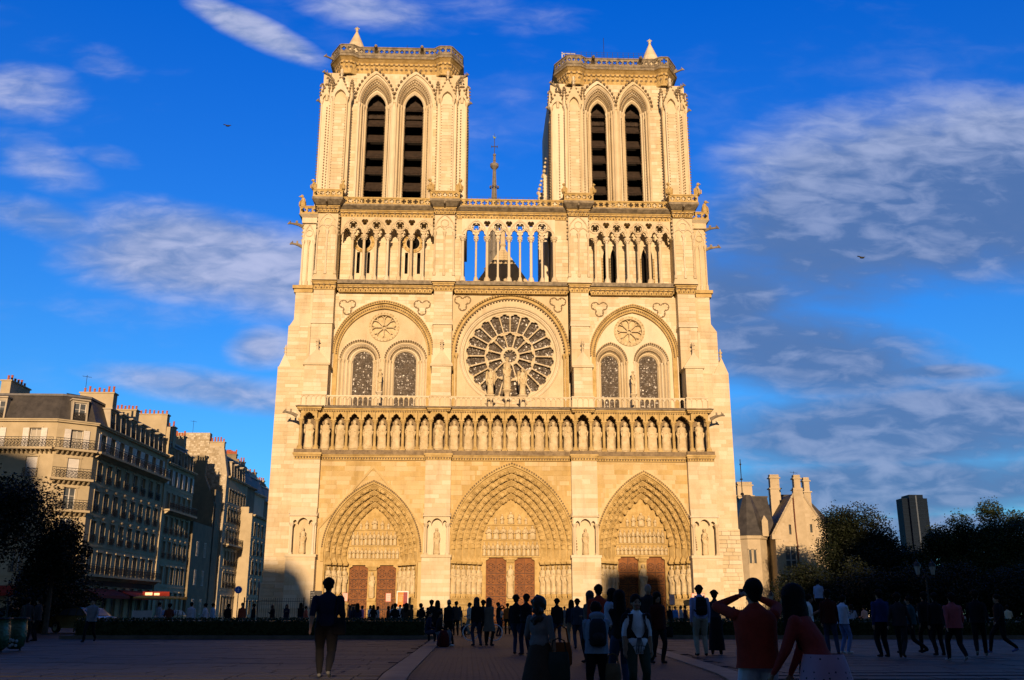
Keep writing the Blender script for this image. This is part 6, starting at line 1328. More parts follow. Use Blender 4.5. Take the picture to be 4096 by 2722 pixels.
awning(M1, 17.5, 21.5, 3.7, 1.6, 'red awning lettered CAFE on the corner house', 'CAFE'); awning(M2, .3, 3.4, 3.7, 1.4, 'small red awning on the cut corner of the corner house'); awning(M3, 1, 9, 3.6, 1.8, 'long red awning on the street side of the corner house'); awning(M3, 10, 19.5, 3.6, 1.8, 'second red awning further along the corner house')
# --- second house: dark mansard with dormers, lower
H2 = thing('street_house', (-45, 30, 0), 'dark mansard house with small dormers behind the corner house chimney wall', 'house')
FL2 = [(.6, 3.0), (4.6, 2.1), (7.6, 2.1), (10.6, 2.1), (13.6, 2.0), (16.6, 1.9)]
Mh = facade(H2, (-41.45, 27, 0), (-41.1, 37.5, 0), FL2, [1.4+1.95*i for i in range(5)], ztop=19.3, shutters=(5,), small=(2, 3), balc=(4,), W=1.0)
mansard(H2, [(-41.45, 27, -1, 0), (-41.1, 37.5, -1, 0)], 19.3, 22.4, 1.3, 23.2)
for c in (2.0, 4.4, 6.8, 9.2): dormer(H2, Mh, c, 19.4, 1.9, 1.0)
b = MB(); b.box(-50, -42.6, 27, 37.4, -.3, 19.2); b.box(-45.5, -42.6, 37.2, 37.5, 19, 23.4); b.build('core', PLAST2, H2); chimney(H2, -45.2, -42.4, 31.2, 32.2, 22, 24.6, 5); chimney(H2, -44.0, -42.6, 36.6, 37.4, 21.5, 24.3, 4)
# --- third: bare rubble gable with a stepped wall in front
H3 = thing('street_house', (-44, 52, 0), 'tall house with bare rubble stone gable and rows of shuttered windows', 'house')
b = MB(); b.prism([(-50, -.3), (-40.55, -.3), (-40.55, 21.3), (-41.3, 25.2), (-43.6, 25.9), (-43.6, 27.6), (-48.6, 27.6), (-50, 27.6)], 52, 53.2); b.build('gable', RUBBLE, H3)
m = MB(); r = random.Random(8); blocks(m, -49.9, -40.7, 12, 27.5, 52, lambda x, z: (z < 21.3 or x < -41.3-(z-21.3)*.12) and (z < 25.6 or x < -43.6), .26, .2, .5, .05, r=r); m.build('rubble', RUBBLE, H3, kind='stuff')
Mh = facade(H3, (-40.55, 53.2, 0), (-40.2, 64, 0), [(.6, 3), (4.8, 2.2), (8.0, 2.2), (11.2, 2.1), (14.4, 2.0), (17.4, 1.9)], [1.3+1.65*i for i in range(6)], W=.95, ztop=21.2, small=(1, 2, 3, 4), shutters=(), balc=(3,))
mansard(H3, [(-40.55, 53.2, -1, 0), (-40.2, 64, -1, 0)], 21.2, 24.6, 1.6, 26)
for c in (2.2, 5.2, 8.4): dormer(H3, Mh, c, 21.3, 2.2, 1.1)
b = MB(); b.box(-50, -42.3, 53.2, 64, -.3, 21); b.build('core', PLAST2, H3); chimney(H3, -43.6, -41.4, 52.3, 53, 25, 26.3, 5); chimney(H3, -42.9, -41.0, 55, 56, 20, 22.4, 3); aerial(H3, -46.4, 52.5, 27.6, 2.0)
H4 = thing('street_house', (-44, 48, 0), 'low plaster wall house with rounded coping below the rubble gable', 'house')
b = MB(); b.box(-49.5, -40.9, 48, 51.8, -.3, 18.5); b.prism([(-50.6, -.3), (-40.9, -.3), (-40.9, 16.5), (-42.6, 20.4), (-42.6, 23.1), (-47.6, 23.1), (-50.6, 23.1)], 47.6, 48.5); b.box(-47.7, -42.5, 47.5, 48.6, 23.1, 23.4); b.build('wall', PLAST2, H4)
m = MB(); blocks(m, -50.5, -41.0, 6, 23, 47.6, lambda x, z: z < 16.5 or x < -40.9-(z-16.5)*.44, .34, .3, .9, .035, r=r); m.build('rubble', PLAST2, H4, kind='stuff')
b = MB(); b.prism([(-43.5, 12.5), (-40.8, 12.5), (-40.8, 13.0), (-43.5, 13.6)], 38, 47.6); b.box(-41.2, -40.8, 38.0, 47.6, -.3, 12.5); b.build('side_wing', PLAST2, H4)
for i in range(2):
    for z in (1, 4.8, 8.6): link('window', cached(wmesh, 1.0, 2.0), H4, Matrix(((0, -1, 0, -40.76), (1, 0, 0, 40.4+i*3.6), (0, 0, 1, z), (0, 0, 0, 1))))
# --- the far row: plain cream walls stepping down to the church
def plain(name_lab, x0, x1, y0, y1, z, npots, ms=PLAST, dz=0, floors=6):
    t = thing('street_house', ((x0+x1)/2, y0, 0), name_lab, 'house'); b = MB(); b.prism([(x0, -.3), (x1, -.3), (x1, z-4.2), (x1-.9, z-2.2), (x1-1.2, z-.6), (x1-1.8, z), (x0, z)], y0, y0+1.0); b.box(x0, x1-1.4, y0+1, y1, -.3, z-.6); b.build('wall', ms, t)
    chimney(t, x1-4.2, x1-2.0, y0+.1, y0+.9, z, z+.8, npots, ms)
    facade(t, (x1, y0+1, 0), (x1+.25, y1, 0), [(1+3.05*i, 2.0) for i in range(floors)], [1.3+2.3*i for i in range(int((y1-y0-1)/2.3))], W=1.0, ztop=z-4.3, m=ms, small=(1, 2, 3)); mansard(t, [(x1, y0+1, -1, 0), (x1+.25, y1, -1, 0)], z-4.3, z-1.5, 1.2, z-.7)
    return t
plain('ochre walled house with a broad chimney stack behind the dormer house', -46, -40.6, 64.5, 70, 25.6, 9, PLAST2, floors=5); plain('bright cream blank gable house near the church with five red pots', -46, -40.6, 70.2, 77.6, 25.2, 5, mat('bright_plaster', (.58, .50, .35), scale=.5), floors=5); plain('narrow ochre house stepping down beside the church edge', -45, -40.3, 77.8, 84, 24.5, 3, PLAST2, floors=5); plain('last cream house in the row just beside the church edge', -45, -40.2, 84.2, 100, 23.9, 6, PLAST, floors=5)
H7 = thing('street_house', (-40, 60, 0), 'low cream house with a stepped parapet right beside the church corner', 'house')
b = MB(); b.prism([(-44, -.3), (-38.4, -.3), (-38.4, 16.4), (-39.0, 16.4), (-39.0, 17.4), (-44, 17.4)], 61, 61.8); b.box(-44, -38.8, 61.8, 76, -.3, 16.4); b.build('wall', PLAST, H7); facade(H7, (-38.4, 61.8, 0), (-38.2, 76, 0), [(1+3*i, 2.0) for i in range(5)], [1.5+2.6*i for i in range(5)], W=1.0, ztop=16.3, small=(1, 2, 3))

# ================================================================== gabled stone house on the right
HS = mat('house_limestone', (.50, .41, .27), (.40, .32, .2), scale=.9, bump=.3, island=(.56, .47, .33), isl=.6)
PR = thing('gabled_house', (37, 30, 0), 'neo gothic stone house with steep gable, slate roofs and tall chimneys right of the church', 'house')
Y = 30.0
b = MB()
wnd = [[(36.55, 6.55), (38.75, 6.55), (38.75, 9.45), (36.55, 9.45)], [(37.2, 10.95), (37.5, 10.95), (37.5, 12.2), (37.2, 12.2)], [(39.95, 11.2), (40.25, 11.2), (40.25, 12.25), (39.95, 12.25)]]
b.plate([(35.35, -.3), (42.1, -.3), (42.1, 11.0), (42.35, 11.0), (39.25, 16.2), (38.2, 16.2), (35.25, 11.1), (35.35, 10.7)], wnd, Y, Y+.5); b.box(35.4, 35.8, Y+.5, Y+8, -.3, 10.8); b.box(41.6, 42.0, Y+.5, Y+8, -.3, 10.8)
b.box(34.9, 36.1, Y-.14, Y+.6, 10.35, 10.95); b.box(36.2, 39.1, Y-.1, Y, 9.5, 9.75); b.box(36.2, 39.1, Y-.1, Y, 6.3, 6.5)
b.tube([(35.0, Y-.05, 10.9), (38.25, Y-.05, 16.3)], .13, 4); b.tube([(42.5, Y-.05, 10.9), (39.2, Y-.05, 16.3)], .13, 4)
for q in range(7): b.ball((35.3+q*.42, Y-.05, 11.5+q*.70), .14, 5, 4)
b.box(38.1, 39.35, Y-.18, Y+.4, 5, 16.9)
b.build('wall', HS, PR)
m = MB(); ins = lambda x, z: (35.5 < x < 41.9) and (z < 10.9 or abs(x-38.72) < 3.5-(z-10.9)*.66) and not (38.0 < x < 39.4) and not any(h[0][0]-.15 < x < h[1][0]+.15 and h[0][1]-.3 < z < h[2][1]+.3 for h in wnd)
blocks(m, 35.4, 42.0, 0, 16, Y, ins, .42, .6, 1.3, .02); m.build('masonry', HS, PR, kind='stuff')
rf_ = MB(); rf_.add([(35.0, Y+.3, 10.8), (38.72, Y+.3, 16.4), (38.72, Y+12, 16.4), (35.0, Y+12, 10.8), (42.4, Y+.3, 10.8), (42.4, Y+12, 10.8)], [(0, 1, 2, 3), (1, 4, 5, 2)]); rf_.build('roof', SLATE, PR)
# left wing with turret-like bay and hipped slate roof
b = MB(); b.lathe(32.9, Y+3.2, [(2.15, -.3), (2.15, 10.4), (2.35, 10.5), (2.4, 10.9)], 8, a0=PI/8); b.box(32.6, 35.6, Y+4, Y+11, -.3, 10.8); b.box(31.5, 33.2, Y+.95, Y+1.2, 3.0, 3.3); b.build('bay', HS, PR)
for x0, z0, h in ((32.15, 7.4, 1.7), (32.75, 7.4, 1.7), (32.3, 3.4, 2.0)):
    w = MB(); w.box(x0, x0+.32, Y+1.18, Y+1.24, z0, z0+h); w.build('window', PANE, PR); w = MB(); w.box(x0-.1, x0, Y+1.10, Y+1.25, z0-.1, z0+h+.1); w.box(x0+.32, x0+.42, Y+1.10, Y+1.25, z0-.1, z0+h+.1); w.box(x0-.15, x0+.47, Y+1.1, Y+1.25, z0+h, z0+h+.12); w.build('window_surround', HS, PR)
rf_ = MB(); rf_.lathe(32.9, Y+3.2, [(2.5, 10.9), (1.9, 12.3), (1.2, 14.5), (.5, 16.3)], 8, a0=PI/8); rf_.add([(32, Y+2.2, 10.9), (36.2, Y+2.2, 10.9), (36.2, Y+10, 10.9), (32, Y+10, 10.9), (32.8, Y+4.5, 16.2), (36.0, Y+4.5, 16.2), (36.0, Y+7, 16.2), (32.8, Y+7, 16.2)], [(0, 1, 5, 4), (1, 2, 6, 5), (2, 3, 7, 6), (3, 0, 4, 7), (4, 5, 6, 7)])
rf_.add([(38, Y+5, 10.9), (46.5, Y+5, 10.9), (46.5, Y+14, 10.9), (38, Y+14, 10.9), (38.5, Y+8, 17.0), (42.2, Y+8, 17.0), (42.2, Y+10, 17.0), (38.5, Y+10, 17.0)], [(0, 1, 5, 4), (1, 2, 6, 5), (2, 3, 7, 6), (3, 0, 4, 7), (4, 5, 6, 7)]); rf_.box(32.7, 36.1, Y+4.4, Y+4.6, 16.15, 16.35); rf_.build('roof', SLATE, PR)
b = MB(); b.box(40, 46, Y+5.5, Y+13.5, -.3, 10.8); b.build('rear_wing', HS, PR)
b = MB(); b.prism([(34.1, 10.8), (34.9, 10.8), (34.9, 12.8), (34.45, 13.5), (34.1, 12.8)], Y+1.2, Y+2.6); b.build('dormer', HS, PR)
rp = MB(); rp.tube([(38.0, Y-.22, 15.6), (38.0, Y-.22, 12.5), (38.1, Y-.22, 9.5), (38.1, Y-.22, 4)], .06, 5); rp.build('drain_pipe', mat('red_brown_pipe', (.16, .05, .03)), PR)
def stack(x0, x1, y0, z0, z1):
    s = MB(); s.box(x0, x1, y0, y0+.9, z0, z1-2.0); s.box(x0-.15, x1+.15, y0-.15, y0+1.05, z1-2.0, z1-1.85); c = (x0+x1)/2; s.box(x0+.08, x1-.08, y0+.05, y0+.85, z1-1.85, z1-.55); s.box(x0-.08, x1+.08, y0-.08, y0+.98, z1-.55, z1-.4); s.box(x0+.1, x1-.1, y0+.1, y0+.8, z1-.4, z1)
    for q in range(3): s.box(x0+.05, x1-.05, y0+.05, y0+.85, z1-.36+q*.13, z1-.30+q*.13)
    s.build('chimney', HS, PR)
stack(38.25, 39.25, Y-.1, 14, 18.6); stack(37.0, 38.4, Y+6, 12, 19.5); stack(40.3, 41.2, Y+2.2, 12, 18.6); stack(32.7, 34.9, Y+7, 14, 18.6)
w = MB(); w.box(36.55, 38.75, Y+.35, Y+.38, 6.55, 9.45); w.box(37.2, 37.5, Y+.3, Y+.33, 10.95, 12.2); w.box(39.95, 40.25, Y+.3, Y+.33, 11.2, 12.25); w.build('pane', PANE, PR)
w = MB(); w.box(37.2, 37.3, Y+.2, Y+.35, 6.55, 9.45); w.box(37.9, 38.0, Y+.2, Y+.35, 6.55, 9.45); w.box(36.55, 38.75, Y+.2, Y+.35, 7.7, 7.8); w.build('window_frame', FRAME, PR)
v = MB(); v.tube([(32.7, Y+4.5, 16.2), (32.7, Y+4.5, 21.3)], .06, 5); v.ball((32.7, Y+4.5, 18.6), .22, 7, 4, (1, 1, .5)); v.ball((32.7, Y+4.5, 20.6), .14, 6, 4); v.ball((32.7, Y+4.5, 16.6), .24, 7, 4); v.build('roof_finial', BLACK, PR); aerial(PR, 38.5, Y+.3, 18.6, .5)
# --- dark office tower far off and a low white building
OT = thing('office_tower', (450, 900, 0), 'tall dark glass office tower far off above the trees', 'tower')
DG = mat('dark_tower_glass', (.003, .010, .026), (.002, .008, .020), rough=.6, spec=.1, scale=.02)
b = MB(); b.box(441, 447, 900, 914, -1, 118.5); b.box(447, 462, 896, 914, -1, 121.8); b.box(462, 468, 900, 914, -1, 118.5); b.build('wall', DG, OT)
fr_ = MB()
for q in range(22): x = 441.4+q*1.22; yy = 895.6 if 447 < x < 462 else 899.6; fr_.box(x-.16, x+.16, yy, yy+.3, 40, 118)
for q in range(20): fr_.box(447, 462, 895.5, 895.9, 42+q*4, 42.5+q*4); fr_.box(441, 447, 899.5, 899.9, 42+q*4, 42.5+q*4); fr_.box(462, 468, 899.5, 899.9, 42+q*4, 42.5+q*4)
fr_.build('facade_grid', mat('tower_mullion', (.004, .014, .034), rough=.6, spec=.1), OT); s = MB(); s.box(453.4, 454.8, 895.2, 895.6, 40, 121); s.build('corner_strip', mat('pale_strip', (.08, .10, .13), rough=.3), OT)
LB = thing('rooftop_building', (200, 400, 0), 'low sunlit white building with rooftop plant seen between the trees', 'building')
b = MB(); b.box(192, 214, 400, 420, -1, 33.6); b.box(203, 207, 402, 408, 33.6, 35.2); b.lathe(208.5, 405, [(1.2, 33.6), (1.2, 36), (.5, 37.2)], 8); b.build('wall', mat('white_wall', (.62, .58, .5), scale=.1), LB); b = MB(); b.box(205, 205.15, 402, 402.2, 35, 40); b.box(211, 211.15, 402, 402.2, 34, 39); b.build('mast', BLACK, LB)

# ================================================================== trees
BARK = mat('tree_bark', (.07, .055, .04), (.04, .03, .022), scale=4, bump=.5)
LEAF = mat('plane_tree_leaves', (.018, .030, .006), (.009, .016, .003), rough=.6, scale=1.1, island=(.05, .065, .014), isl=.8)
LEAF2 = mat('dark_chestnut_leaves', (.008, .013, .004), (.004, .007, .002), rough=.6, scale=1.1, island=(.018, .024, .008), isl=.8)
def tree(x, y, h, rx, rz, label, seed, n=7000, zc=None, m=LEAF, size=.16, lean=0, nb=26):
    t = thing('broadleaf_tree', (x, y, 0), label, 'tree', 'trees round the square'); r = random.Random(seed); zc = zc or h-rz; tr_ = MB()
    tr_.tube([(x, y, -.1), (x+lean*.3, y, h*.25), (x+lean*.6, y, h*.5), (x+lean, y, h*.8)], [.28*rx/3, .22*rx/3, .15*rx/3, .05], 8)
    cl = []
    for i in range(nb):
        a = r.uniform(0, 2*PI); e = math.asin(r.uniform(-.75, 1)); q = r.uniform(.30, .84); c = Vector((x+lean+rx*q*math.cos(a)*math.cos(e), y+rx*q*math.sin(a)*math.cos(e), zc+rz*q*math.sin(e)))
        cl.append((c, r.uniform(.26, .42)*rx))
        if i < 12: tr_.tube([(x+lean*.5, y, h*r.uniform(.3, .5)), tuple((c+Vector((x, y, h*.5)))/2), tuple(c)], [.10*rx/3, .06, .02], 5)
    tr_.build('trunk', BARK, t); V = []; F = []
    n = int(n*2.9); size *= .60
    for i in range(n):
        c, R_ = cl[r.randrange(nb)]; d = Vector((r.gauss(0, 1), r.gauss(0, 1), r.gauss(0, .8))); d = d.normalized()*R_*r.random()**.4*(1.15 if r.random() < .9 else 1.5)
        p = c+d; a = Vector((r.uniform(-1, 1), r.uniform(-1, 1), r.uniform(-.6, .6))).normalized()*size*r.uniform(.6, 1.3); b_ = a.cross(Vector((r.uniform(-1, 1), r.uniform(-1, 1), r.uniform(-1, 1)))).normalized()*size*.6
        k = len(V); V += [p-a, p+b_, p+a, p-b_]; F.append((k, k+1, k+2, k+3))
    l = MB(); l.v = V; l.f = F; l.mi = [0]*len(F); l.build('crown', m, t, kind='stuff'); return t
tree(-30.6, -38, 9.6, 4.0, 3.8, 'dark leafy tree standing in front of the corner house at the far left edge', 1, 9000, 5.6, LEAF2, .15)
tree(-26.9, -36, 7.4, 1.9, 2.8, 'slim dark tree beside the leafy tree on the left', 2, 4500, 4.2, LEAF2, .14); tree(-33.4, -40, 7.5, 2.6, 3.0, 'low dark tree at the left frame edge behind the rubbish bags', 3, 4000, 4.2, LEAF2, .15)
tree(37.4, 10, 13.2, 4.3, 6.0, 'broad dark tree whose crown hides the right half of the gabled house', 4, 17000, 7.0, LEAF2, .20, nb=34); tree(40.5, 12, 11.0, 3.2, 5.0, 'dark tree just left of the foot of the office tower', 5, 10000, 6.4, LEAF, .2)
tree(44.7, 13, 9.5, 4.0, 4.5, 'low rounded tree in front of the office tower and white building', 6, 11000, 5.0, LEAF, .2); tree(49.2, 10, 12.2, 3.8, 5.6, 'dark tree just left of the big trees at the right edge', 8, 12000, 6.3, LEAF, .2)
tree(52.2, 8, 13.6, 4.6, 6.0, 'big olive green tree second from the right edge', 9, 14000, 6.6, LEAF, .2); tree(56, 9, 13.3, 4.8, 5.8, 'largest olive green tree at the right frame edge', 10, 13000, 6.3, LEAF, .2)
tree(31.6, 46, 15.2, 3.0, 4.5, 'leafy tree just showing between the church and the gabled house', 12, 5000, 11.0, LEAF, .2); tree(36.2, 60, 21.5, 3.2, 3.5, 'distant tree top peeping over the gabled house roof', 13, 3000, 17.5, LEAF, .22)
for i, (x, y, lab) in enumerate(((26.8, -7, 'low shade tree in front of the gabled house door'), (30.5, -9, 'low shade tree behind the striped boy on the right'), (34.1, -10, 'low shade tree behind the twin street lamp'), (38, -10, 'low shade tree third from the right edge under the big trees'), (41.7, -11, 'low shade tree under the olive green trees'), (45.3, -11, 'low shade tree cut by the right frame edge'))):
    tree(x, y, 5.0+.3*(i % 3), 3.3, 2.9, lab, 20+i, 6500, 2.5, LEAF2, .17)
tree(-29, -32, 4.2, 3.0, 2.2, 'low dark bush added to fill the shaded gap under the leafy tree at the left', 31, 4500, 2.1, LEAF2, .15); tree(-34.5, -34, 5.0, 3.4, 2.6, 'dark bush added to fill the shaded gap at the left frame edge', 32, 4500, 2.4, LEAF2, .15)  # bushes added to keep the gap below the crowns dark
# ================================================================== people
def seg(mb, a, b, ra, rb, fa=1., n=10, mid=None):
    """closed tapered limb with rounded ends"""
    a = Vector(a); b = Vector(b); d = b-a; L = d.length or 1e-4; d /= L
    q = Vector((0, 1, 0)) if abs(d.y) < .9 else Vector((1, 0, 0)); u = d.cross(q).normalized(); v = d.cross(u); vs = []; fs = []; rings = []
    for t, k in ((-.8, .45), (-.45, .8), (0, 1)): rings.append((a+d*ra*t, ra*k))
    if mid: rings.append((a+d*L*.45, mid))
    for t, k in ((0, 1), (.45, .8), (.8, .45)): rings.append((b+d*rb*t, rb*k))
    for c, r_ in rings:
        for i in range(n): t = 2*PI*i/n; vs.append(tuple(c+u*(r_*math.cos(t))+v*(r_*math.sin(t)*fa)))
    for j in range(len(rings)-1):
        for i in range(n): p = j*n+i; q_ = j*n+(i+1) % n; fs.append((p, q_, q_+n, p+n))
    fs.append(tuple(range(n-1, -1, -1))); k = (len(rings)-1)*n; fs.append(tuple(range(k, k+n))); mb.add(vs, fs)
def loft(mb, rings, n=14):
    """closed stack of ellipses (centre, rx, ry)"""
    vs = []; fs = []
    for c, rx, ry in rings:
        for i in range(n): t = 2*PI*i/n; vs.append((c[0]+rx*math.cos(t), c[1]+ry*math.sin(t), c[2]))
    for j in range(len(rings)-1):
        for i in range(n): p = j*n+i; q = j*n+(i+1) % n; fs.append((p, q, q+n, p+n))
    fs.append(tuple(range(n-1, -1, -1))); k = (len(rings)-1)*n; fs.append(tuple(range(k, k+n))); mb.add(vs, fs)
def voxel(mb, size, name, smooth=2):
    me = mb.mesh(name, []); o = bpy.data.objects.new('tmp', me); COL.objects.link(o)
    md = o.modifiers.new('r', 'REMESH'); md.mode = 'VOXEL'; md.voxel_size = size; ms = o.modifiers.new('s', 'SMOOTH'); ms.iterations = smooth; ms.factor = .5
    dg = bpy.context.evaluated_depsgraph_get(); out = bpy.data.meshes.new_from_object(o.evaluated_get(dg)); bpy.data.objects.remove(o); bpy.data.meshes.remove(me); out.name = name
    return out
def joint(a, b, l1, l2, bend):
    """middle joint of a two-bone limb from a to b, pushed towards bend"""
    a = Vector(a); b = Vector(b); d = b-a; D = min(d.length, (l1+l2)*.995); d.normalize(); b = a+d*D
    x = (D*D+l1*l1-l2*l2)/(2*D); h = math.sqrt(max(0, l1*l1-x*x)); w = Vector(bend); w = (w-d*w.dot(d)).normalized(); return a+d*x+w*h, b
# pose: local frame, the person faces -Y; heights for 1.70 m
POSES = dict(
    stand=dict(fl=(-.11, 0, 0), fr=(.11, .03, 0), hl=(-.24, -.07, .80), hr=(.24, -.03, .80)),
    weight=dict(fl=(-.14, .05, 0), fr=(.10, -.06, 0), hl=(-.22, -.12, .84), hr=(.24, .0, .80), hip=(.03, 0, -.01)),
    folded=dict(fl=(-.10, 0, 0), fr=(.12, -.02, 0), hl=(.06, -.20, 1.12), hr=(-.06, -.22, 1.08)),
    phone=dict(fl=(-.11, 0, 0), fr=(.12, .04, 0), hl=(-.05, -.30, 1.20), hr=(.08, -.30, 1.22), head=(0, -.05, -.02)),
    photo=dict(fl=(-.13, .04, 0), fr=(.13, -.03, 0), hl=(-.10, -.22, 1.56), hr=(.10, -.22, 1.56), el=(-1, -.2, -.35), er=(1, -.2, -.35)),
    walk=dict(fl=(-.09, -.34, .02), fr=(.09, .36, .10), hl=(-.25, .20, .86), hr=(.25, -.24, .90), hip=(0, 0, -.03)),
    walk2=dict(fl=(-.08, .30, .07), fr=(.10, -.26, 0), hl=(-.27, -.16, .86), hr=(.27, .16, .84), hip=(0, 0, -.03)),
    bagarm=dict(fl=(-.10, .02, 0), fr=(.12, -.03, 0), hl=(-.28, -.02, .80), hr=(.20, -.22, .98)),
    lean=dict(fl=(-.08, .05, 0), fr=(.16, .0, 0), hl=(-.22, -.34, .80), hr=(.16, -.40, .78), hip=(.0, .07, -.03), chest=(-.02, -.13, -.05), head=(-.03, -.12, -.04)),
    sit=dict(fl=(-.13, -.42, 0), fr=(.13, -.40, 0), hl=(-.16, -.32, .62), hr=(.17, -.30, .62), hip=(0, 0, -.42), chest=(0, -.05, -.44), head=(0, -.04, -.44)),
    squat=dict(fl=(-.13, -.1, 0), fr=(.13, -.12, 0), hl=(-.10, -.36, .50), hr=(.12, -.36, .50), hip=(0, .12, -.66), chest=(0, -.12, -.66), head=(0, -.08, -.66)))
def body(pose, w=1., vox=.024, female=False, face=False, sleeve=1.):
    """one continuous figure; faces sorted into skin, top, trousers, shoes"""
    p = POSES[pose]; mb = MB(); hip = Vector((0, 0, .92))+Vector(p.get('hip', (0, 0, 0))); ch = Vector((0, 0, 1.385))+Vector(p.get('chest', p.get('hip', (0, 0, 0)))); hd = Vector((0, -.02, 1.578))+Vector(p.get('chest', p.get('hip', (0, 0, 0))))+Vector(p.get('head', (0, 0, 0)))*(1 if 'chest' in p else 1)
    if 'chest' in p and 'head' in p: hd = Vector((0, -.02, 1.578))+Vector(p['head'])+Vector(p['chest'])*(.6 if pose == 'lean' else 0)
    S = []; add = lambda a, b, ra, rb, cls, fa=1., mid=None: (seg(mb, a, b, ra, rb, fa, mid=mid), S.append((Vector(a), Vector(b), (ra+rb)/2, cls)))
    sh = .172*w if not female else .156*w; hw = .085 if not female else .095
    up = (ch-hip); n = 7; prof = [(0, .160, .122), (.12, .165, .125), (.38, .150, .112), (.62, .158, .118), (.85, .168, .112), (1.0, .160, .098), (1.09, .115, .085), (1.19, .066, .064)] if not female else [(0, .165, .125), (.12, .17, .13), (.40, .132, .105), (.64, .148, .120), (.85, .152, .105), (1.0, .145, .09), (1.09, .10, .078), (1.19, .058, .058)]
    loft(mb, [(tuple(hip+up*t), rx*w, ry*w) for t, rx, ry in [(-.16, .10, .09)]+prof]); S.append((hip+up*.08, hip+up*1.02, .14, 1)); S.append((hip-up*.12, hip-up*.02, .13, 2))
    add(ch+Vector((0, 0, .02)), hd-Vector((0, -.01, .08)), .060, .052, 0)
    # head: skull, jaw, nose, ears
    for c, r_, sc in ((hd+Vector((0, .012, .045)), .106, (.82, .98, 1.0)), (hd+Vector((0, -.022, -.035)), .072, (.82, .95, 1.15))): mb.ball(tuple(c), r_, 12, 9, sc)
    seg(mb, hd+Vector((0, -.095, .02)), hd+Vector((0, -.112, -.018)), .010, .014, 1, 6)
    for s in (-1, 1): mb.ball(tuple(hd+Vector((s*.083, .01, .0))), .026, 6, 5, (.4, .8, 1.2))
    if face:
        for s in (-1, 1): mb.ball(tuple(hd+Vector((s*.045, -.075, -.012))), .026, 6, 5)
    S.append((hd-Vector((0, 0, .08)), hd+Vector((0, 0, .06)), .09, 0))
    for s, F, H, E in ((-1, 'fl', 'hl', 'el'), (1, 'fr', 'hr', 'er')):
        hj = hip+Vector((s*hw*w, 0, -.03)); ft = Vector(p[F])+Vector((0, 0, .085)); kn, ft = joint(hj, ft, .43, .42, (s*.08, -1, 0)); add(hj, kn, .094*w, .066*w, 2, mid=.088*w); add(kn, ft, .064*w, .050, 2, mid=.064*w); lifted = p[F][2] > .05
        toe = ft+Vector((s*.02, -.15, -.05 if not lifted else -.11)); add(ft+Vector((0, .03, -.045)), toe, .040, .036, 3, 1.0)
        sj = ch+Vector((s*sh, 0, -.012)); hn = Vector(p[H])+Vector((0, 0, 0)); el, hn = joint(sj, hn, .285, .25, p.get(E, (s*.28, .7, -.15))); c_up = 1; c_lo = 1 if sleeve > .6 else 0
        add(sj, el, .058*w, .047*w, c_up); add(el, hn, .046*w, .030, c_lo)
        d = (hn-el).normalized(); side = Vector((s, 0, 0)); palm = hn+d*.07; seg(mb, hn, palm, .026, .032, .6, 8); S.append((hn, palm, .03, 0))
        cross = d.cross(side).normalized()
        for q in range(4):
            b0 = palm+cross*((q-1.5)*.018); l = (.060, .070, .066, .050)[q]; b1 = b0+d*l*.55; b2 = b1+(d*.7-side*.5).normalized()*l*.5; seg(mb, b0, b1, .010, .009, 1, 6); seg(mb, b1, b2, .009, .007, 1, 6); S.append((b0, b2, .01, 0))
        t0 = hn+d*.025+cross*.026; seg(mb, t0, t0+(d+cross).normalized()*.055, .012, .009, 1, 6)
    me = voxel(mb, vox, 'person_body', 1)
    me.materials.clear(); [me.materials.append(SKIN) for q in range(4)]
    n = len(me.polygons); co = np.empty(n*3); me.polygons.foreach_get('center', co); co = co.reshape(n, 3); best = np.full(n, 1e9); cls = np.zeros(n, int)
    for a, b, r_, c in S:
        a_, b_ = np.array(a), np.array(b); ab = b_-a_; t = np.clip(((co-a_)@ab)/max(ab@ab, 1e-9), 0, 1); d = np.linalg.norm(co-(a_+t[:, None]*ab), axis=1)-r_
        k = d < best; best[k] = d[k]; cls[k] = c
    me.polygons.foreach_set('material_index', cls.tolist()); me.polygons.foreach_set('use_smooth', [True]*n)
    return me, hip, ch, hd
BODY = {}
def get_body(pose, w, female, near, sleeve, face=False):
    k = (pose, w, female, near, sleeve, face)
    if k not in BODY: BODY[k] = body(pose, w, .017 if near else .027, female, face, sleeve)
    return BODY[k]
CL = {}
def cloth(c, name='cloth'):
    k = tuple(c)
    if k not in CL:
        CL[k] = mat(name+'_%d' % len(CL), c, tuple(v*.75 for v in c), rough=.9, spec=.1, scale=6, bump=.15, bscale=20)
    return CL[k]
SKIN = mat('skin', (.30, .17, .105), (.26, .14, .085), rough=.6, scale=8); SKIN2 = mat('skin_dark', (.17, .09, .055), rough=.6); HAIRB = mat('black_hair', (.008, .006, .005), (.012, .009, .007), rough=.8, spec=.08, scale=12, bump=.3, bscale=30); HAIRN = mat('brown_hair', (.035, .02, .012), (.02, .012, .008), rough=.55, scale=12, bump=.3, bscale=30); HAIRG = mat('grey_hair', (.20, .19, .18), rough=.6)
BLK = (.010, .010, .012); NAVY = (.012, .016, .035); WHT = (.72, .72, .72); JEAN = (.030, .045, .085); KHAKI = (.26, .23, .17); GREY = (.13, .14, .16); REDC = (.32, .036, .02); MAROON = (.055, .010, .008); BEIGE = (.24, .20, .15); PINKC = (.42, .14, .17); TEAL = (.012, .055, .065); LAV = (.30, .33, .55); BLUE = (.018, .03, .10)
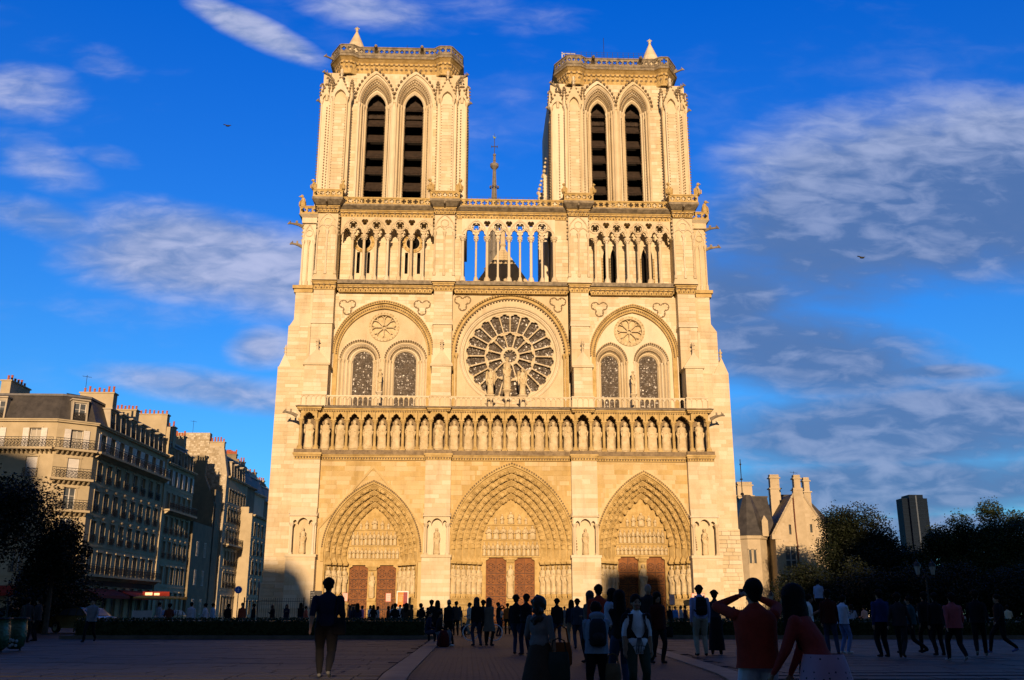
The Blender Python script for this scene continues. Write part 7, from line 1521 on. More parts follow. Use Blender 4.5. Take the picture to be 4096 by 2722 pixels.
def hair(hd, kind, seed=0):
    m = MB(); c = Vector(hd)
    if kind == 'short':
        m.ball(tuple(c+Vector((0, .024, .062))), .114, 12, 8, (.88, 1.0, .97)); m.ball(tuple(c+Vector((0, .055, .0))), .075, 10, 6, (1, .8, 1.1))
        r = random.Random(seed)
        for q in range(26):
            d = Vector((r.gauss(0, 1), r.gauss(.6, 1), abs(r.gauss(.3, .9)))).normalized(); m.ball(tuple(c+Vector((0, .03, .05))+d*.098), r.uniform(.018, .034), 6, 4)
    elif kind == 'flow':
        m.ball(tuple(c+Vector((0, .024, .06))), .124, 12, 8, (.94, 1.02, 1.0)); loft(m, [(tuple(c+Vector((0, .04, .06))), .11, .09), (tuple(c+Vector((0, .07, -.06))), .135, .09), (tuple(c+Vector((.02, .09, -.20))), .15, .08), (tuple(c+Vector((.03, .10, -.34))), .14, .07), (tuple(c+Vector((.03, .10, -.46))), .08, .04)])
        for s in (-1, 1): seg(m, c+Vector((s*.095, -.02, .05)), c+Vector((s*.14, -.02, -.28)), .045, .03, 1, 7)
    elif kind == 'bald': m.ball(tuple(c+Vector((0, .05, -.01))), .08, 10, 6, (1.02, .75, .55))
    elif kind == 'long':
        m.ball(tuple(c+Vector((0, .024, .06))), .120, 12, 8, (.92, 1.0, 1.0)); loft(m, [(tuple(c+Vector((0, .05, .06))), .09, .07), (tuple(c+Vector((0, .07, -.05))), .098, .065), (tuple(c+Vector((0, .085, -.18))), .105, .055), (tuple(c+Vector((0, .09, -.30))), .09, .045), (tuple(c+Vector((0, .085, -.38))), .04, .02)])
        for s in (-1, 1): seg(m, c+Vector((s*.088, .01, .04)), c+Vector((s*.105, .03, -.2)), .03, .022, 1, 7)
    elif kind == 'frizzy':
        r = random.Random(seed); m.ball(tuple(c+Vector((0, .03, .04))), .13, 12, 8)
        for q in range(60):
            d = Vector((r.gauss(0, 1), r.gauss(.5, 1), r.gauss(0, 1))).normalized(); rr = r.uniform(.02, .045); e = c+Vector((0, .045, .03-.12*(q % 3)))+d*.12
            if e.y < c.y-.05 and abs(e.x-c.x) < .07: continue
            m.ball(tuple(e), rr, 6, 4)
    elif kind == 'bun':
        m.ball(tuple(c+Vector((0, .024, .058))), .104, 12, 8, (.86, 1, .96)); m.ball(tuple(c+Vector((0, .10, .11))), .055, 8, 6)
    return m
def person(x, y, H, rz, pose, top, bot, label, hr='short', hc=None, shoe=BLK, female=False, w=1., near=False, sleeve=1., skirt=None, group='people on the square', face=False, skin=None, extra=None, z=None, jacket=None):
    me, hip, ch, hd = get_body(pose, w, female, near, sleeve, face); s = H/1.70; zz = gz(y) if z is None else z
    t = thing('person', (x, y, zz), label, 'person', group, rz); M = Matrix.Translation((x, y, zz)) @ Matrix.Rotation(rz, 4, 'Z') @ Matrix.Scale(s, 4)
    b = link('body', me, t, M)
    for q, m_ in enumerate((skin or SKIN, cloth(top), cloth(bot), cloth(shoe))):
        b.material_slots[q].link = 'OBJECT'; b.material_slots[q].material = m_
    if hr:
        h = hair(hd, hr, int(x*10)); hm = voxel(h, .022 if near else .03, 'hair', 2) if near else h.mesh('hair', [])
        hm.materials.clear(); hm.materials.append(hc or HAIRB); link('hair', hm, t, M)
    if face:
        f = MB(); 
        for q in (-1, 1): f.ball(tuple(hd+Vector((q*.031, -.088, .018))), .011, 8, 6, (1.25, .7, .7), 0); f.box(hd.x+q*.032-.018, hd.x+q*.032+.018, hd.y-.103, hd.y-.094, hd.z+.038, hd.z+.044, 0)
        mb2 = f.build('eyes', HAIRB, t); mb2.matrix_basis = M; WM[mb2.name] = M
        f = MB(); f.tube([(hd.x-.030, hd.y-.092, hd.z-.048), (hd.x-.012, hd.y-.104, hd.z-.058), (hd.x+.012, hd.y-.104, hd.z-.058), (hd.x+.030, hd.y-.092, hd.z-.048)], .006, 6); f.box(hd.x-.018, hd.x+.018, hd.y-.103, hd.y-.098, hd.z-.057, hd.z-.050, 1); mb2 = f.build('mouth', [cloth((.35, .06, .05)), cloth(WHT)], t); mb2.matrix_basis = M; WM[mb2.name] = M
    if skirt:
        col_, zt, zb, wid = skirt; k = MB(); hp = Vector(hip); rings = []; f_ = lambda tt, q: 1+.05*math.sin(7*tt+q*3)*q
        off = .5 if pose == 'lean' else 0
        vs = []; fs = []; n = 24; m_ = 7
        for j in range(m_+1):
            q = j/m_; zq = zt+(zb-zt)*q; r0_ = .135 if pose != 'lean' else .185; rr = r0_+(wid-r0_)*q**.8; cy = hp.y*(1-q*(.6 if pose != 'lean' else -.1))
            for i in range(n): a = 2*PI*i/n; vs.append((hp.x*(1-q)+rr*1.12*f_(a, q)*math.cos(a), cy+rr*f_(a, q)*math.sin(a), zq))
        for j in range(m_):
            for i in range(n): a = j*n+i; b_ = j*n+(i+1) % n; fs.append((a, b_, b_+n, a+n))
        k.add(vs, fs); o = k.build('skirt', col_ if not isinstance(col_, tuple) else cloth(col_), t, smooth=True); o.matrix_basis = M; WM[o.name] = M
    if jacket is None and not skirt and not near and pose not in ('sit', 'squat', 'photo', 'lean'): jacket = (top, (-.12, -.04, -.2)[int(abs(x*7)) % 3])
    if jacket:
        col_, zb = jacket; k = MB(); n = 20; vs = []; fs = []; hp, cp = Vector(hip), Vector(ch)
        lv = [(1.12, .085, .08), (1.06, .15, .105), (.98, .19, .125), (.85, .20, .14), (.6, .19, .142), (.3, .185, .142), (0, .195, .15), (zb, .205, .158)]
        for q, rx, ry in lv:
            c = hp+(cp-hp)*q
            for i in range(n): a = 2*PI*i/n; vs.append((c.x+rx*w*math.cos(a)*(1+.02*math.sin(5*a+q*4)), c.y+ry*w*math.sin(a)*(1+.02*math.sin(4*a)), c.z))
        for j in range(len(lv)-1):
            for i in range(n): a = j*n+i; b_ = j*n+(i+1) % n; fs.append((a, b_, b_+n, a+n))
        k.add(vs, fs); o = k.build('jacket', cloth(col_), t, smooth=True); o.matrix_basis = M; WM[o.name] = M
    return t, M, hip, ch, hd
def backpack(M, ch, col, label, s=1.):
    o = M @ Vector((ch.x, ch.y+.2, .9)); t = thing('backpack', tuple(o), label, 'backpack'); m = MB(); c = Vector(ch)
    loft(m, [(tuple(c+Vector((0, .17, -.40))), .11*s, .06), (tuple(c+Vector((0, .19, -.36))), .145*s, .10), (tuple(c+Vector((0, .20, -.18))), .15*s, .105), (tuple(c+Vector((0, .185, -.02))), .135*s, .09), (tuple(c+Vector((0, .165, .05))), .08*s, .05)]); b = m.build('bag', cloth(col), t, smooth=True); b.matrix_basis = M; WM[b.name] = M
    m = MB(); m.ball(tuple(c+Vector((0, .275, -.24))), .10, 8, 6, (1, .45, .9)); b = m.build('pocket', cloth(tuple(v*1.4 for v in col)), t, smooth=True); b.matrix_basis = M; WM[b.name] = M
    for q in (-1, 1):
        m = MB(); m.tube([tuple(c+Vector((q*.09, .12, .0))), tuple(c+Vector((q*.115, .03, .075))), tuple(c+Vector((q*.12, -.105, -.02))), tuple(c+Vector((q*.13, -.12, -.16))), tuple(c+Vector((q*.16, .03, -.26))), tuple(c+Vector((q*.12, .13, -.32)))], .017, 6); b = m.build('strap', cloth(col), t, smooth=True); b.matrix_basis = M; WM[b.name] = M
def bag(p, col, label, w=.3, h=.3, d=.12, handle=.3, rz=0.):
    t = thing('bag', p, label, 'bag'); M = T3(*p, rz); m = MB(); loft(m, [((0, 0, 0), w*.42, d*.4), ((0, 0, .03), w*.5, d*.5), ((0, 0, h*.6), w*.5, d*.5), ((0, 0, h), w*.42, d*.25)]); b = m.build('pouch', cloth(col), t, smooth=True); b.matrix_basis = M; WM[b.name] = M
    m = MB(); m.tube([(-w*.35, 0, h*.95), (-w*.25, 0, h+handle*.8), (0, 0, h+handle), (w*.25, 0, h+handle*.8), (w*.35, 0, h*.95)], .012, 6); b = m.build('handle', cloth(col), t); b.matrix_basis = M; WM[b.name] = M
YV = -92.89
def gp(px, d):      # ground point under a picture column, d metres in front of the camera
    return -2.59+(px-1918)/3960*d, YV+d
BK, FR, LT, RT = PI, 0., -PI/2, PI/2      # seen from the back, front, facing the picture's left, right
# --- nearest figures
x, y = gp(1321, 18.6); t, M, *q = person(x, y, 1.78, BK+.1, 'walk2', NAVY, BLK, 'man in a dark t-shirt and trousers walking away alone on the left', near=True, w=1.22, sleeve=.3, shoe=(.10, .10, .10))
bag(tuple(M @ Vector((-.22, .1, .72))), BLK, 'dark shoulder bag hanging on the walking man in the dark t-shirt', .26, .30, .1, .45)
x, y = gp(2165, 15.2); t, M, hp, ch, hd = person(x, y, 1.56, BK-.55, 'bagarm', (.17, .14, .13), (.05, .03, .02), 'woman with big frizzy dark hair, pale lace top and long brown skirt', 'frizzy', HAIRN, female=True, near=True, sleeve=.3, w=1.12, skirt=((.060, .036, .024), .98, .10, .34))
bag(tuple(M @ Vector((-.33, -.12, .62))), (.22, .055, .012), 'orange and brown bag on the frizzy haired woman’s arm'.replace('’', "'"), .34, .34, .16, .25)
bag(tuple(M @ Vector((-.36, .02, .30))), (.030, .034, .026), 'dark folded jacket bag hanging below the orange bag', .34, .5, .16, .2)
x, y = gp(2392, 15.0); t, M, hp, ch, hd = person(x, y, 1.50, BK, 'phone', (.20, .23, .28), BLK, 'young person in a pale grey hooded top with a dark backpack', 'short', HAIRB, near=True, w=1.05, jacket=((.20, .23, .28), -.12))
m = MB(); c = Vector(ch); m.ball(tuple(c+Vector((0, .10, .09))), .12, 12, 7, (1.15, .6, .62)); m.ball(tuple(c+Vector((0, .13, .02))), .09, 10, 6, (1.2, .5, .9)); o = m.build('hood', cloth((.20, .23, .28)), t, smooth=True); o.matrix_basis = M; WM[o.name] = M
backpack(M, ch, (.022, .022, .026), 'dark backpack on the grey hooded top'); bag(tuple(M @ Vector((-.26, .06, .32))), (.12, .075, .04), 'brown paper bag carried by the hooded person', .24, .34, .12, .14)
x, y = gp(2553, 15.4); t, M, hp, ch, hd = person(x, y, 1.58, FR+.12, 'stand', (.70, .70, .72), (.035, .05, .035), 'smiling woman facing us in a white top, black cardigan and patterned trousers', 'short', HAIRB, female=True, near=True, sleeve=.3, face=True, w=1.1)
m = MB(); c = Vector(ch)      # short open cardigan
for s_ in (-1, 1):
    vs = [(s_*.03*0+s_*a*1.0, b_, z_) for a, b_, z_ in ((.075, -.10, 1.42), (.19, -.03, 1.41), (.205, .05, 1.30), (.10, -.135, 1.30), (.13, -.150, 1.18), (.20, -.03, 1.15), (.055, -.155, 1.06), (.185, -.04, 1.02), (.03, -.14, 1.03), (.20, .06, 1.02))]
    m.add(vs, [(0, 1, 5, 4), (0, 4, 3), (4, 5, 7, 6), (6, 7, 8), (1, 2, 5), (5, 2, 9, 7)])
loft(m, [((0, .035, 1.02), .172, .115), ((0, .035, 1.2), .168, .118), ((0, .03, 1.36), .185, .112), ((0, .02, 1.44), .12, .08)])
for s_ in (-1, 1): a = Vector((s_*.185, 0, 1.375)); seg(m, a, a+Vector((s_*.045, .04, -.19)), .068, .056)
o = m.build('cardigan', cloth(BLK), t, smooth=True); o.matrix_basis = M; WM[o.name] = M
m = MB()
for s_ in range(5): m.tube([(-.03+s_*.014, -.145, 1.04), (-.05+s_*.025, -.165, .93), (-.055+s_*.03, -.16, .80)], .006, 4)
o = m.build('cardigan_ribbon', cloth(BLK), t); o.matrix_basis = M; WM[o.name] = M
m = MB(); r = random.Random(3)
for s_ in (-1, 1):
    for q in range(9):
        zc_ = .16+q*.075; c = circ(s_*.11+r.uniform(-.02, .02), zc_, .036, 10, sz=1.4); c.append(c[0]); rad = .072 if zc_ > .5 else .056; m.tube([(a, -math.sqrt(max(0, rad**2-(a-s_*.105)**2))-.022-.010*(zc_ > .5), b_) for a, b_ in c], .0045, 4)
o = m.build('trouser_pattern', cloth((.26, .30, .24)), t); o.matrix_basis = M; WM[o.name] = M
m = MB(); loft(m, [((0, .0, .78), .175, .135), ((0, 0, .90), .165, .128), ((0, 0, 1.02), .135, .11)]); o = m.build('blouse_hem', cloth((.70, .70, .72)), t, smooth=True); o.matrix_basis = M; WM[o.name] = M
x, y = gp(2487, 16.6); person(x, y, 1.60, BK+.2, 'folded', BLK, JEAN, 'person in black with loose dark hair just left of the smiling woman', 'long', HAIRB, female=True, near=True)
x, y = gp(3035, 9.7); t, M, hp, ch, hd = person(x, y, 1.66, BK+.05, 'photo', REDC, (.55, .55, .58), 'man in a rust red shirt and white shorts raising a camera', 'short', HAIRB, near=True, w=1.12, jacket=(REDC, -.10))
k = thing('camera_device', tuple(M @ Vector((0, -.27, 1.60))), 'small dark camera held up by the man in the red shirt', 'camera'); m = MB(); m.box(-.06, .06, -.03, .03, -.035, .04); o = m.build('camera_body', BLACK, k); o.matrix_basis = M @ Matrix.Translation((0, -.27, 1.60)); WM[o.name] = o.matrix_basis.copy(); m = MB(); m.tube([(0, -.03, 0), (0, -.08, 0)], .028, 10); o = m.build('lens', BLACK, k); o.matrix_basis = M @ Matrix.Translation((0, -.27, 1.60)); WM[o.name] = o.matrix_basis.copy()
DOT = mat('pink_spotted_cotton', (.40, .22, .28), (.36, .19, .25), scale=3)
_T = DOT.node_tree; _v = _T.nodes.new('ShaderNodeTexVoronoi'); _v.inputs['Scale'].default_value = 17; _v.inputs['Randomness'].default_value = .25; _T.links.new(_T.nodes['Geometry'].outputs['Position'], _v.inputs['Vector']); _l = _T.nodes.new('ShaderNodeMath'); _l.operation = 'LESS_THAN'; _l.inputs[1].default_value = .16; _T.links.new(_v.outputs['Distance'], _l.inputs[0]); _x = _T.nodes.new('ShaderNodeMix'); _x.data_type = 'RGBA'; _T.links.new(_l.outputs[0], _x.inputs[0])
_s = _T.nodes['Principled BSDF'].inputs['Base Color'].links[0].from_socket; _T.links.new(_s, _x.inputs[6]); _x.inputs[7].default_value = (.03, .015, .03, 1); _T.links.new(_x.outputs[2], _T.nodes['Principled BSDF'].inputs['Base Color'])
x, y = gp(3270, 9.3); t, M, hp, ch, hd = person(x, y, 1.66, BK+.95, 'lean', (.28, .036, .028), (.48, .26, .34), 'long haired woman leaning forward in a red top and pink spotted skirt', 'flow', HAIRB, female=True, near=True, w=1.15, skirt=(DOT, 1.02, .42, .31))
bag(tuple(M @ Vector((-.28, -.16, .45))), BLK, 'black shoulder bag swinging under the leaning woman', .28, .3, .14, .4)
# --- middle distance
def P2(px, d, H, rz, pose, top, bot, lab, hr='short', **k):
    x, y = gp(px, d); return person(x, y, H, rz, pose, top, bot, lab, hr, **k)
t, M, hp, ch, hd = P2(2812, 27.5, 1.86, BK, 'stand', LAV, (.30, .27, .21), 'tall man in a lavender shirt and khaki trousers with a black backpack', 'short', w=1.1, near=True); backpack(M, ch, BLK, 'black backpack on the man in the lavender shirt')
P2(2873, 28.2, 1.74, BK-.3, 'folded', (.02, .022, .03), BLK, 'person in a dark jacket and long black skirt beside the backpack man', 'short', HAIRN if False else None, female=True, skirt=(BLK, 1.0, .12, .20), jacket=((.02, .022, .03), -.1)) if False else P2(2873, 28.2, 1.74, BK-.3, 'folded', (.02, .022, .03), BLK, 'person in a dark jacket and long black skirt beside the backpack man', female=True, skirt=(BLK, 1.0, .12, .20))
t, M, hp, ch, hd = P2(2635, 23.2, 1.58, FR+.3, 'weight', MAROON, BLK, 'woman in a maroon top standing behind the smiling woman', 'long', female=True); bag(tuple(M @ Vector((.3, 0, .62))), BLK, 'dark handbag of the woman in the maroon top', .26, .24, .1, .35)
P2(2604, 26.5, 1.86, FR-.2, 'stand', (.02, .02, .022), BLK, 'bald man in dark clothes above the maroon woman', 'bald', HAIRN if False else HAIRG) if False else person(*gp(2604, 26.5), 1.86, FR-.2, 'stand', (.02, .02, .022), BLK, 'bald man in dark clothes above the maroon woman', 'bald', HAIRB)
person(*gp(2404, 22.5), 1.72, BK+.1, 'stand', REDC, BLK, 'man in a red shirt behind the grey hooded person', 'short', w=1.15); person(*gp(2368, 23.5), 1.60, BK+.6, 'folded', (.10, .09, .08), BLK, 'woman with long dark hair left of the red shirted man', 'long', HAIRN, female=True)
person(*gp(2450, 20.5), 1.60, RT, 'phone', (.30, .34, .42), (.02, .02, .03), 'person with long dark hair in a pale blue shirt looking down', 'long', HAIRB, female=True); person(*gp(2320, 33), 1.58, BK, 'weight', (.03, .04, .06), JEAN, 'man in a blue grey shirt left of the hooded person', 'short')
person(*gp(2235, 36), 1.62, BK+.1, 'stand', BLK, JEAN, 'dark clad man right of the frizzy haired woman'); person(*gp(2293, 37), 1.58, BK, 'stand', NAVY, BEIGE, 'woman in a navy top and pale skirt near the middle path', 'long', HAIRB, female=True)
person(*gp(2075, 28.5), 1.62, BK-.4, 'weight', BLK, JEAN, 'left one of the dark couple standing on the middle path'); person(*gp(2112, 28.0), 1.62, BK+.5, 'folded', BLK, NAVY, 'right one of the dark couple with a pale shirt hem showing', 'short', jacket=(BLK, .05), shoe=(.03, .01, .01))
person(*gp(1916, 36), 1.66, BK+.4, 'weight', BLK, JEAN, 'woman with long hair and blue jeans on the middle path', 'long', HAIRN, female=True); person(*gp(1963, 36), 1.64, BK-.5, 'folded', (.15, .12, .09), BLK, 'woman in a beige trench coat facing the jeans woman', 'long', HAIRN, female=True, skirt=((.15, .12, .09), 1.0, .52, .22), jacket=((.15, .12, .09), -.1)); person(*gp(1940, 38.5), 1.60, BK, 'stand', BLK, BLK, 'dark person between the jeans woman and the trench coat woman')
person(*gp(1832, 53), 1.72, BK+.3, 'stand', (.07, .05, .04), BLK, 'man in a brown coat at the inner corner of the left hedge', jacket=((.07, .05, .04), -.3)); person(*gp(1806, 37.5), 1.62, BK+.5, 'weight', BLK, BLK, 'bald man in black beside the bench end of the left hedge', 'bald')
person(*gp(2000, 52), 1.66, RT-.4, 'photo', BLK, NAVY, 'man in black holding a camera up near the middle doors'); person(*gp(2037, 56), 1.66, BK, 'stand', (.45, .12, .02), BLK, 'person in an orange shirt on the middle path'); person(*gp(1863, 50), 1.1, FR, 'squat', NAVY, BLK, 'child crouching on the paving near the jeans woman')
person(*gp(1885, 55), 1.68, LT, 'bagarm', (.55, .50, .42), KHAKI, 'person in a cream jacket bending over a bicycle', w=1.1)
for px_, d_, H_, lab_ in ((1760, 41.5, 1.62, 'woman standing at the right end of the left hedge'), (1736, 42.5, 1.66, 'dark man standing at the end of the left hedge'), ): person(*gp(px_, d_), H_, BK+.2, 'weight', BLK, BLK, lab_, 'long' if 'woman' in lab_ else 'short')
person(*gp(1762, 35.6), 1.60, RT+.2, 'sit', BLK, (.16, .17, .20), 'person with pale trousers sitting on the hedge kerb', shoe=WHT); person(*gp(1720, 36.6), 1.62, RT, 'sit', NAVY, JEAN, 'dark person sitting on the hedge kerb behind the pale trousers'); t = thing('rucksack', (gp(1783, 35.0)[0], gp(1783, 35)[1], 0), 'dark red rucksack on the ground beside the sitting people', 'rucksack'); m = MB(); c = gp(1783, 35.0); loft(m, [((c[0], c[1], 0), .16, .12), ((c[0], c[1], .05), .22, .16), ((c[0], c[1], .35), .20, .15), ((c[0], c[1], .55), .10, .08)]); m.build('bag', cloth((.10, .012, .012)), t, smooth=True); m = MB(); m.tube([(c[0]-.1, c[1]-.16, .1), (c[0]-.12, c[1]-.2, .3), (c[0]-.08, c[1]-.14, .48)], .02, 5); m.build('strap', cloth(BLK), t)
# bicycle on its wheel behind the jeans woman
BX, BY = gp(1938, 43); t = thing('bicycle', (BX, BY, 0), 'bicycle with pale tyres behind the woman in jeans', 'bicycle')
for s_ in (-1, 1):
    m = MB(); c = circ(BX+s_*.52, .34, .33, 20); c.append(c[0]); m.tube([(a, BY, b_) for a, b_ in c], .022, 6, cap=False); wo_ = m.build('wheel', cloth(WHT), t); m = MB()
    for q in range(8): a = q*PI/8; m.box(BX+s_*.52-.32, BX+s_*.52+.32, BY-.003, BY+.003, .338, .342) if q == 0 else m.tube([(BX+s_*.52-.32*math.cos(a), BY, .34-.32*math.sin(a)), (BX+s_*.52+.32*math.cos(a), BY, .34+.32*math.sin(a))], .004, 4)
    m.build('spoke', BLACK, wo_, kind='stuff')
m = MB(); [m.tube([(BX+a, BY, b_), (BX+c_, BY, d_)], .018, 6) for a, b_, c_, d_ in ((-.52, .34, -.2, .85), (-.2, .82, .38, .78), (-.05, .32, .38, .80), (-.05, .32, -.2, .85), (-.52, .34, -.05, .32), (.52, .34, .36, .98))]; m.build('frame', BLACK, t); m = MB(); m.box(BX-.32, BX-.1, BY-.06, BY+.06, .88, .93); m.build('saddle', BLACK, t); m = MB(); m.tube([(BX+.34, BY-.28, 1.0), (BX+.38, BY, .98), (BX+.34, BY+.28, 1.0)], .014, 5); m.build('handlebar', BLACK, t)
# --- right side walkers
person(*gp(3252, 30), 1.68, RT-.3, 'phone', WHT, BLK, 'person in a white t-shirt with a dark rucksack behind the leaning woman', sleeve=.3, skin=SKIN2); person(*gp(3340, 28.5), 1.78, BK-.3, 'weight', MAROON, JEAN, 'man in a dark maroon shirt left of the boy in white', shoe=(.05, .03, .02)); person(*gp(3392, 29), 1.64, RT+.4, 'phone', (.55, .58, .68), (.16, .22, .42), 'boy in a white t-shirt and blue and pink shorts with white trainers', shoe=WHT, sleeve=.3, skin=SKIN2)
person(*gp(3548, 26.5), 1.72, BK+.2, 'stand', BLUE, BLK, 'man in a dark blue jacket with a crossing strap', w=1.15); person(*gp(3622, 26), 1.66, BK-.6, 'walk2', (.03, .022, .025), (.02, .02, .022), 'person in a dark plaid coat right of the blue jacket', shoe=(.08, .04, .02)); person(*gp(3670, 28.5), 1.62, LT-.5, 'walk', TEAL, BLK, 'woman in a teal top walking behind the plaid coat'); person(*gp(3732, 29.5), 1.76, BK, 'walk2', BLK, BLK, 'man in a black suit walking away on the right')
person(*gp(3845, 24.3), 1.62, BK, 'walk2', (.32, .07, .08), BLK, 'person in a dusty pink jacket walking away on the right', shoe=(.3, .3, .3), w=1.1, jacket=((.32, .07, .08), -.15)); person(*gp(3775, 27.5), 1.66, BK, 'stand', BLK, BLK, 'dark figure just left of the dusty pink jacket'); person(*gp(3945, 26.5), 1.74, BK-.5, 'walk', BLK, BLK, 'tall dark person striding with pale soled shoes near the right edge', shoe=(.18, .2, .2)); person(*gp(4035, 29), 1.68, LT, 'walk', BLK, BLK, 'dark person walking left at the right frame edge', shoe=(.1, .12, .3))
t, M, hp, ch, hd = person(*gp(3304, 44.5), 1.62, BK-.6, 'weight', (.30, .38, .55), BLK, 'boy in a blue and white striped t-shirt standing up on the hedge kerb', sleeve=.3, z=1.0); m = MB(); c = Vector(ch); [loft(m, [(tuple(c+Vector((0, 0, -.36+q*.11))), .156, .122), (tuple(c+Vector((0, 0, -.32+q*.11))), .158, .124)]) for q in range(4)]; o = m.build('shirt_stripe', cloth((.62, .60, .58)), t); o.matrix_basis = M; WM[o.name] = M
# --- people by the doors, catching the last sun
row = [(1105, 70, 'dark', BLK), (1160, 72, 'dark', NAVY), (1215, 66, 'dark', BLK), (1236, 74, 'red and white', (.40, .10, .06)), (1262, 76, 'pale pink', (.55, .42, .38)), (1380, 70, 'black', BLK), (1410, 78, 'black and white', (.05, .05, .06)), (1423, 69, 'navy', NAVY), (1458, 74, 'pink', (.55, .20, .34)), (1490, 77, 'white', WHT), (1503, 72, 'dark', BLK), (1520, 75, 'cream and grey striped', (.42, .40, .34)), (1562, 70, 'dark red', (.08, .02, .015)), (1575, 79, 'white', WHT), (1608, 76, 'white', WHT), (1622, 73, 'dark', BLK), (1655, 70, 'brown', (.10, .05, .03)), (1700, 82, 'dark', NAVY), (1742, 80, 'grey', GREY), (1822, 83, 'blue', (.06, .09, .16)), (1848, 80, 'brown', (.09, .06, .05)), (1930, 82, 'dark', BLK), (2010, 83, 'cream', (.5, .44, .36)), (2060, 80, 'dark', BLK), (2150, 80, 'dark', NAVY), (2265, 82, 'grey', GREY), (2420, 78, 'dark', BLK), (2520, 81, 'olive', (.06, .06, .03)), (2690, 72, 'dark', BLK), (2712, 74, 'bright blue', (.08, .22, .50)), (2735, 70, 'grey and white', (.3, .32, .34)), (2752, 73, 'dark', NAVY), (2920, 80, 'dark', BLK), (2950, 83, 'pale', (.4, .36, .3))]
rg = random.Random(12); nth = {}
for px_, d_, cn, c in row:
    nth[cn] = nth.get(cn, 0)+1; pose = rg.choice(('stand', 'weight', 'folded', 'phone', 'walk2')); fem = rg.random() < .5
    where = 'by the left doors' if px_ < 1700 else 'by the middle doors' if px_ < 2400 else 'by the right doors'
    lab = {'dark': 'dark clad %s', 'black': 'black clad %s'}.get(cn, '%%s in a %s top' % cn) % ('woman' if fem else 'man')
    ordn_ = ['', 'second ', 'third ', 'fourth ', 'fifth ', 'sixth ', 'seventh ', 'eighth ', 'ninth ', 'tenth ', 'eleventh ', 'twelfth ', 'thirteenth ', 'fourteenth '][nth[cn]-1]
    person(*gp(px_, d_), rg.uniform(1.58, 1.78), rg.choice((BK, FR, LT, RT))+rg.uniform(-.5, .5), pose, c, rg.choice((BLK, JEAN, KHAKI, NAVY)), '%s%s far off %s' % (ordn_, lab, where), 'long' if fem else 'short', rg.choice((HAIRB, HAIRN)), female=fem, group='people by the doors')
# people sitting on and behind the hedges
for i, (px_, d_, c, lab) in enumerate(((1632, 49, (.05, .03, .02), 'broad person sitting on the left hedge edge seen from behind'), (1590, 50.5, BLK, 'dark haired person sitting low behind the left hedge'), (1690, 50, BLK, 'dark person sitting behind the hedge right of the broad sitter'), (1440, 50.5, NAVY, 'dark person sitting behind the hedge left of the cream striped visitor'), (1335, 51, (.04, .08, .02), 'person in green sitting behind the hedge'), (700, 52, (.12, .03, .02), 'person in a reddish top sitting behind the hedge far left'), (3430, 52, (.35, .36, .45), 'person in a navy and white striped top sitting on the right lawn'), (3485, 58, (.75, .38, .28), 'sunlit sitter in a salmon top on the right lawn'), (3405, 58, (.04, .05, .06), 'sunlit sitter on the right lawn left of the salmon top'), (3690, 56, (.3, .28, .26), 'sunlit sitter reading a paper on the right'), (4073, 56, (.62, .52, .36), 'sunlit person in a beige coat at the right frame edge'), (2655, 50, WHT, 'person in white crouching behind the right hedge corner'))):
    person(*gp(px_, d_), 1.66, BK+(.4 if i % 2 else -.4), 'sit', c, BLK, lab, 'short' if i % 3 else 'long', group='people sitting near the hedges', z=.35)
for i, (px_, d_, c, lab) in enumerate(((785, 58, (.45, .45, .5), 'person in a white shirt in the street left of the church'), (840, 60, (.45, .46, .5), 'second white shirt in the street left of the church'), (870, 62, (.3, .4, .5), 'person in pale blue beside the white shirts'), (985, 60, (.30, .06, .03), 'person in a rust top near the round blue sign'), (930, 63, BLK, 'dark person near the white board in the street'), (1030, 64, BLK, 'dark person under the grey sign'), (660, 58, (.25, .27, .3), 'grey clad person near the cafe awnings'), (400, 40, (.2, .2, .22), 'person with pale hair behind the yellow car'), (150, 40, (.05, .04, .04), 'dark person standing behind the green rubbish bags'), (190, 42, (.04, .035, .035), 'dark person between the rubbish bags and the ochre car'))):
    person(*gp(px_, d_), 1.70, (BK, LT, RT, FR)[i % 4], ('stand', 'walk', 'weight')[i % 3], c, BLK, lab, group='people in the side street')
# --- litter bags on their hoops, parked car
GREENB = mat('green_bin_bag', (.022, .075, .035), (.012, .045, .022), rough=.25, spec=.6, scale=6, bump=.5, bscale=14)
for px_, d_, lab, s_ in ((45, 29.5, 'green translucent rubbish bag on its hoop at the left frame edge', 1.1), (118, 31, 'second green rubbish bag on a hoop beside the first', .95)):
    x, y = gp(px_, d_); t = thing('rubbish_bag', (x, y, 0), lab, 'rubbish bag', 'green rubbish bags'); m = MB(); m.lathe(x, y, [(.16*s_, .06), (.27*s_, .16), (.32*s_, .45), (.29*s_, .75), (.26*s_, .92), (.31*s_, .97)], 16, fold=lambda a, q: 1+.05*math.sin(9*a+5*q)); m.build('bag', GREENB, t, smooth=True); m = MB(); c = circ(x, .0, .31*s_, 16); m.tube([(a, y+(b_), .96) for a, b_ in c+[c[0]]], .02, 5); m.tube([(x, y+.36, 0), (x, y+.36, 1.35)], .03, 6); m.build('hoop_stand', BLACK, t)
    m = MB(); r = random.Random(2)
    for q in range(9): m.ball((x+r.uniform(-.14, .14), y+r.uniform(-.30, -.24), r.uniform(.15, .42)), .05, 5, 4)
    m.build('litter', cloth((.35, .36, .36)), t, kind='stuff')
CARM = mat('ochre_car_paint', (.16, .11, .03), (.14, .095, .025), rough=.25, spec=.6, coat=.5); TYRE = mat('tyre_rubber', (.012, .012, .012)); RIM = mat('alloy_rim', (.3, .3, .3), rough=.3, metal=.8)
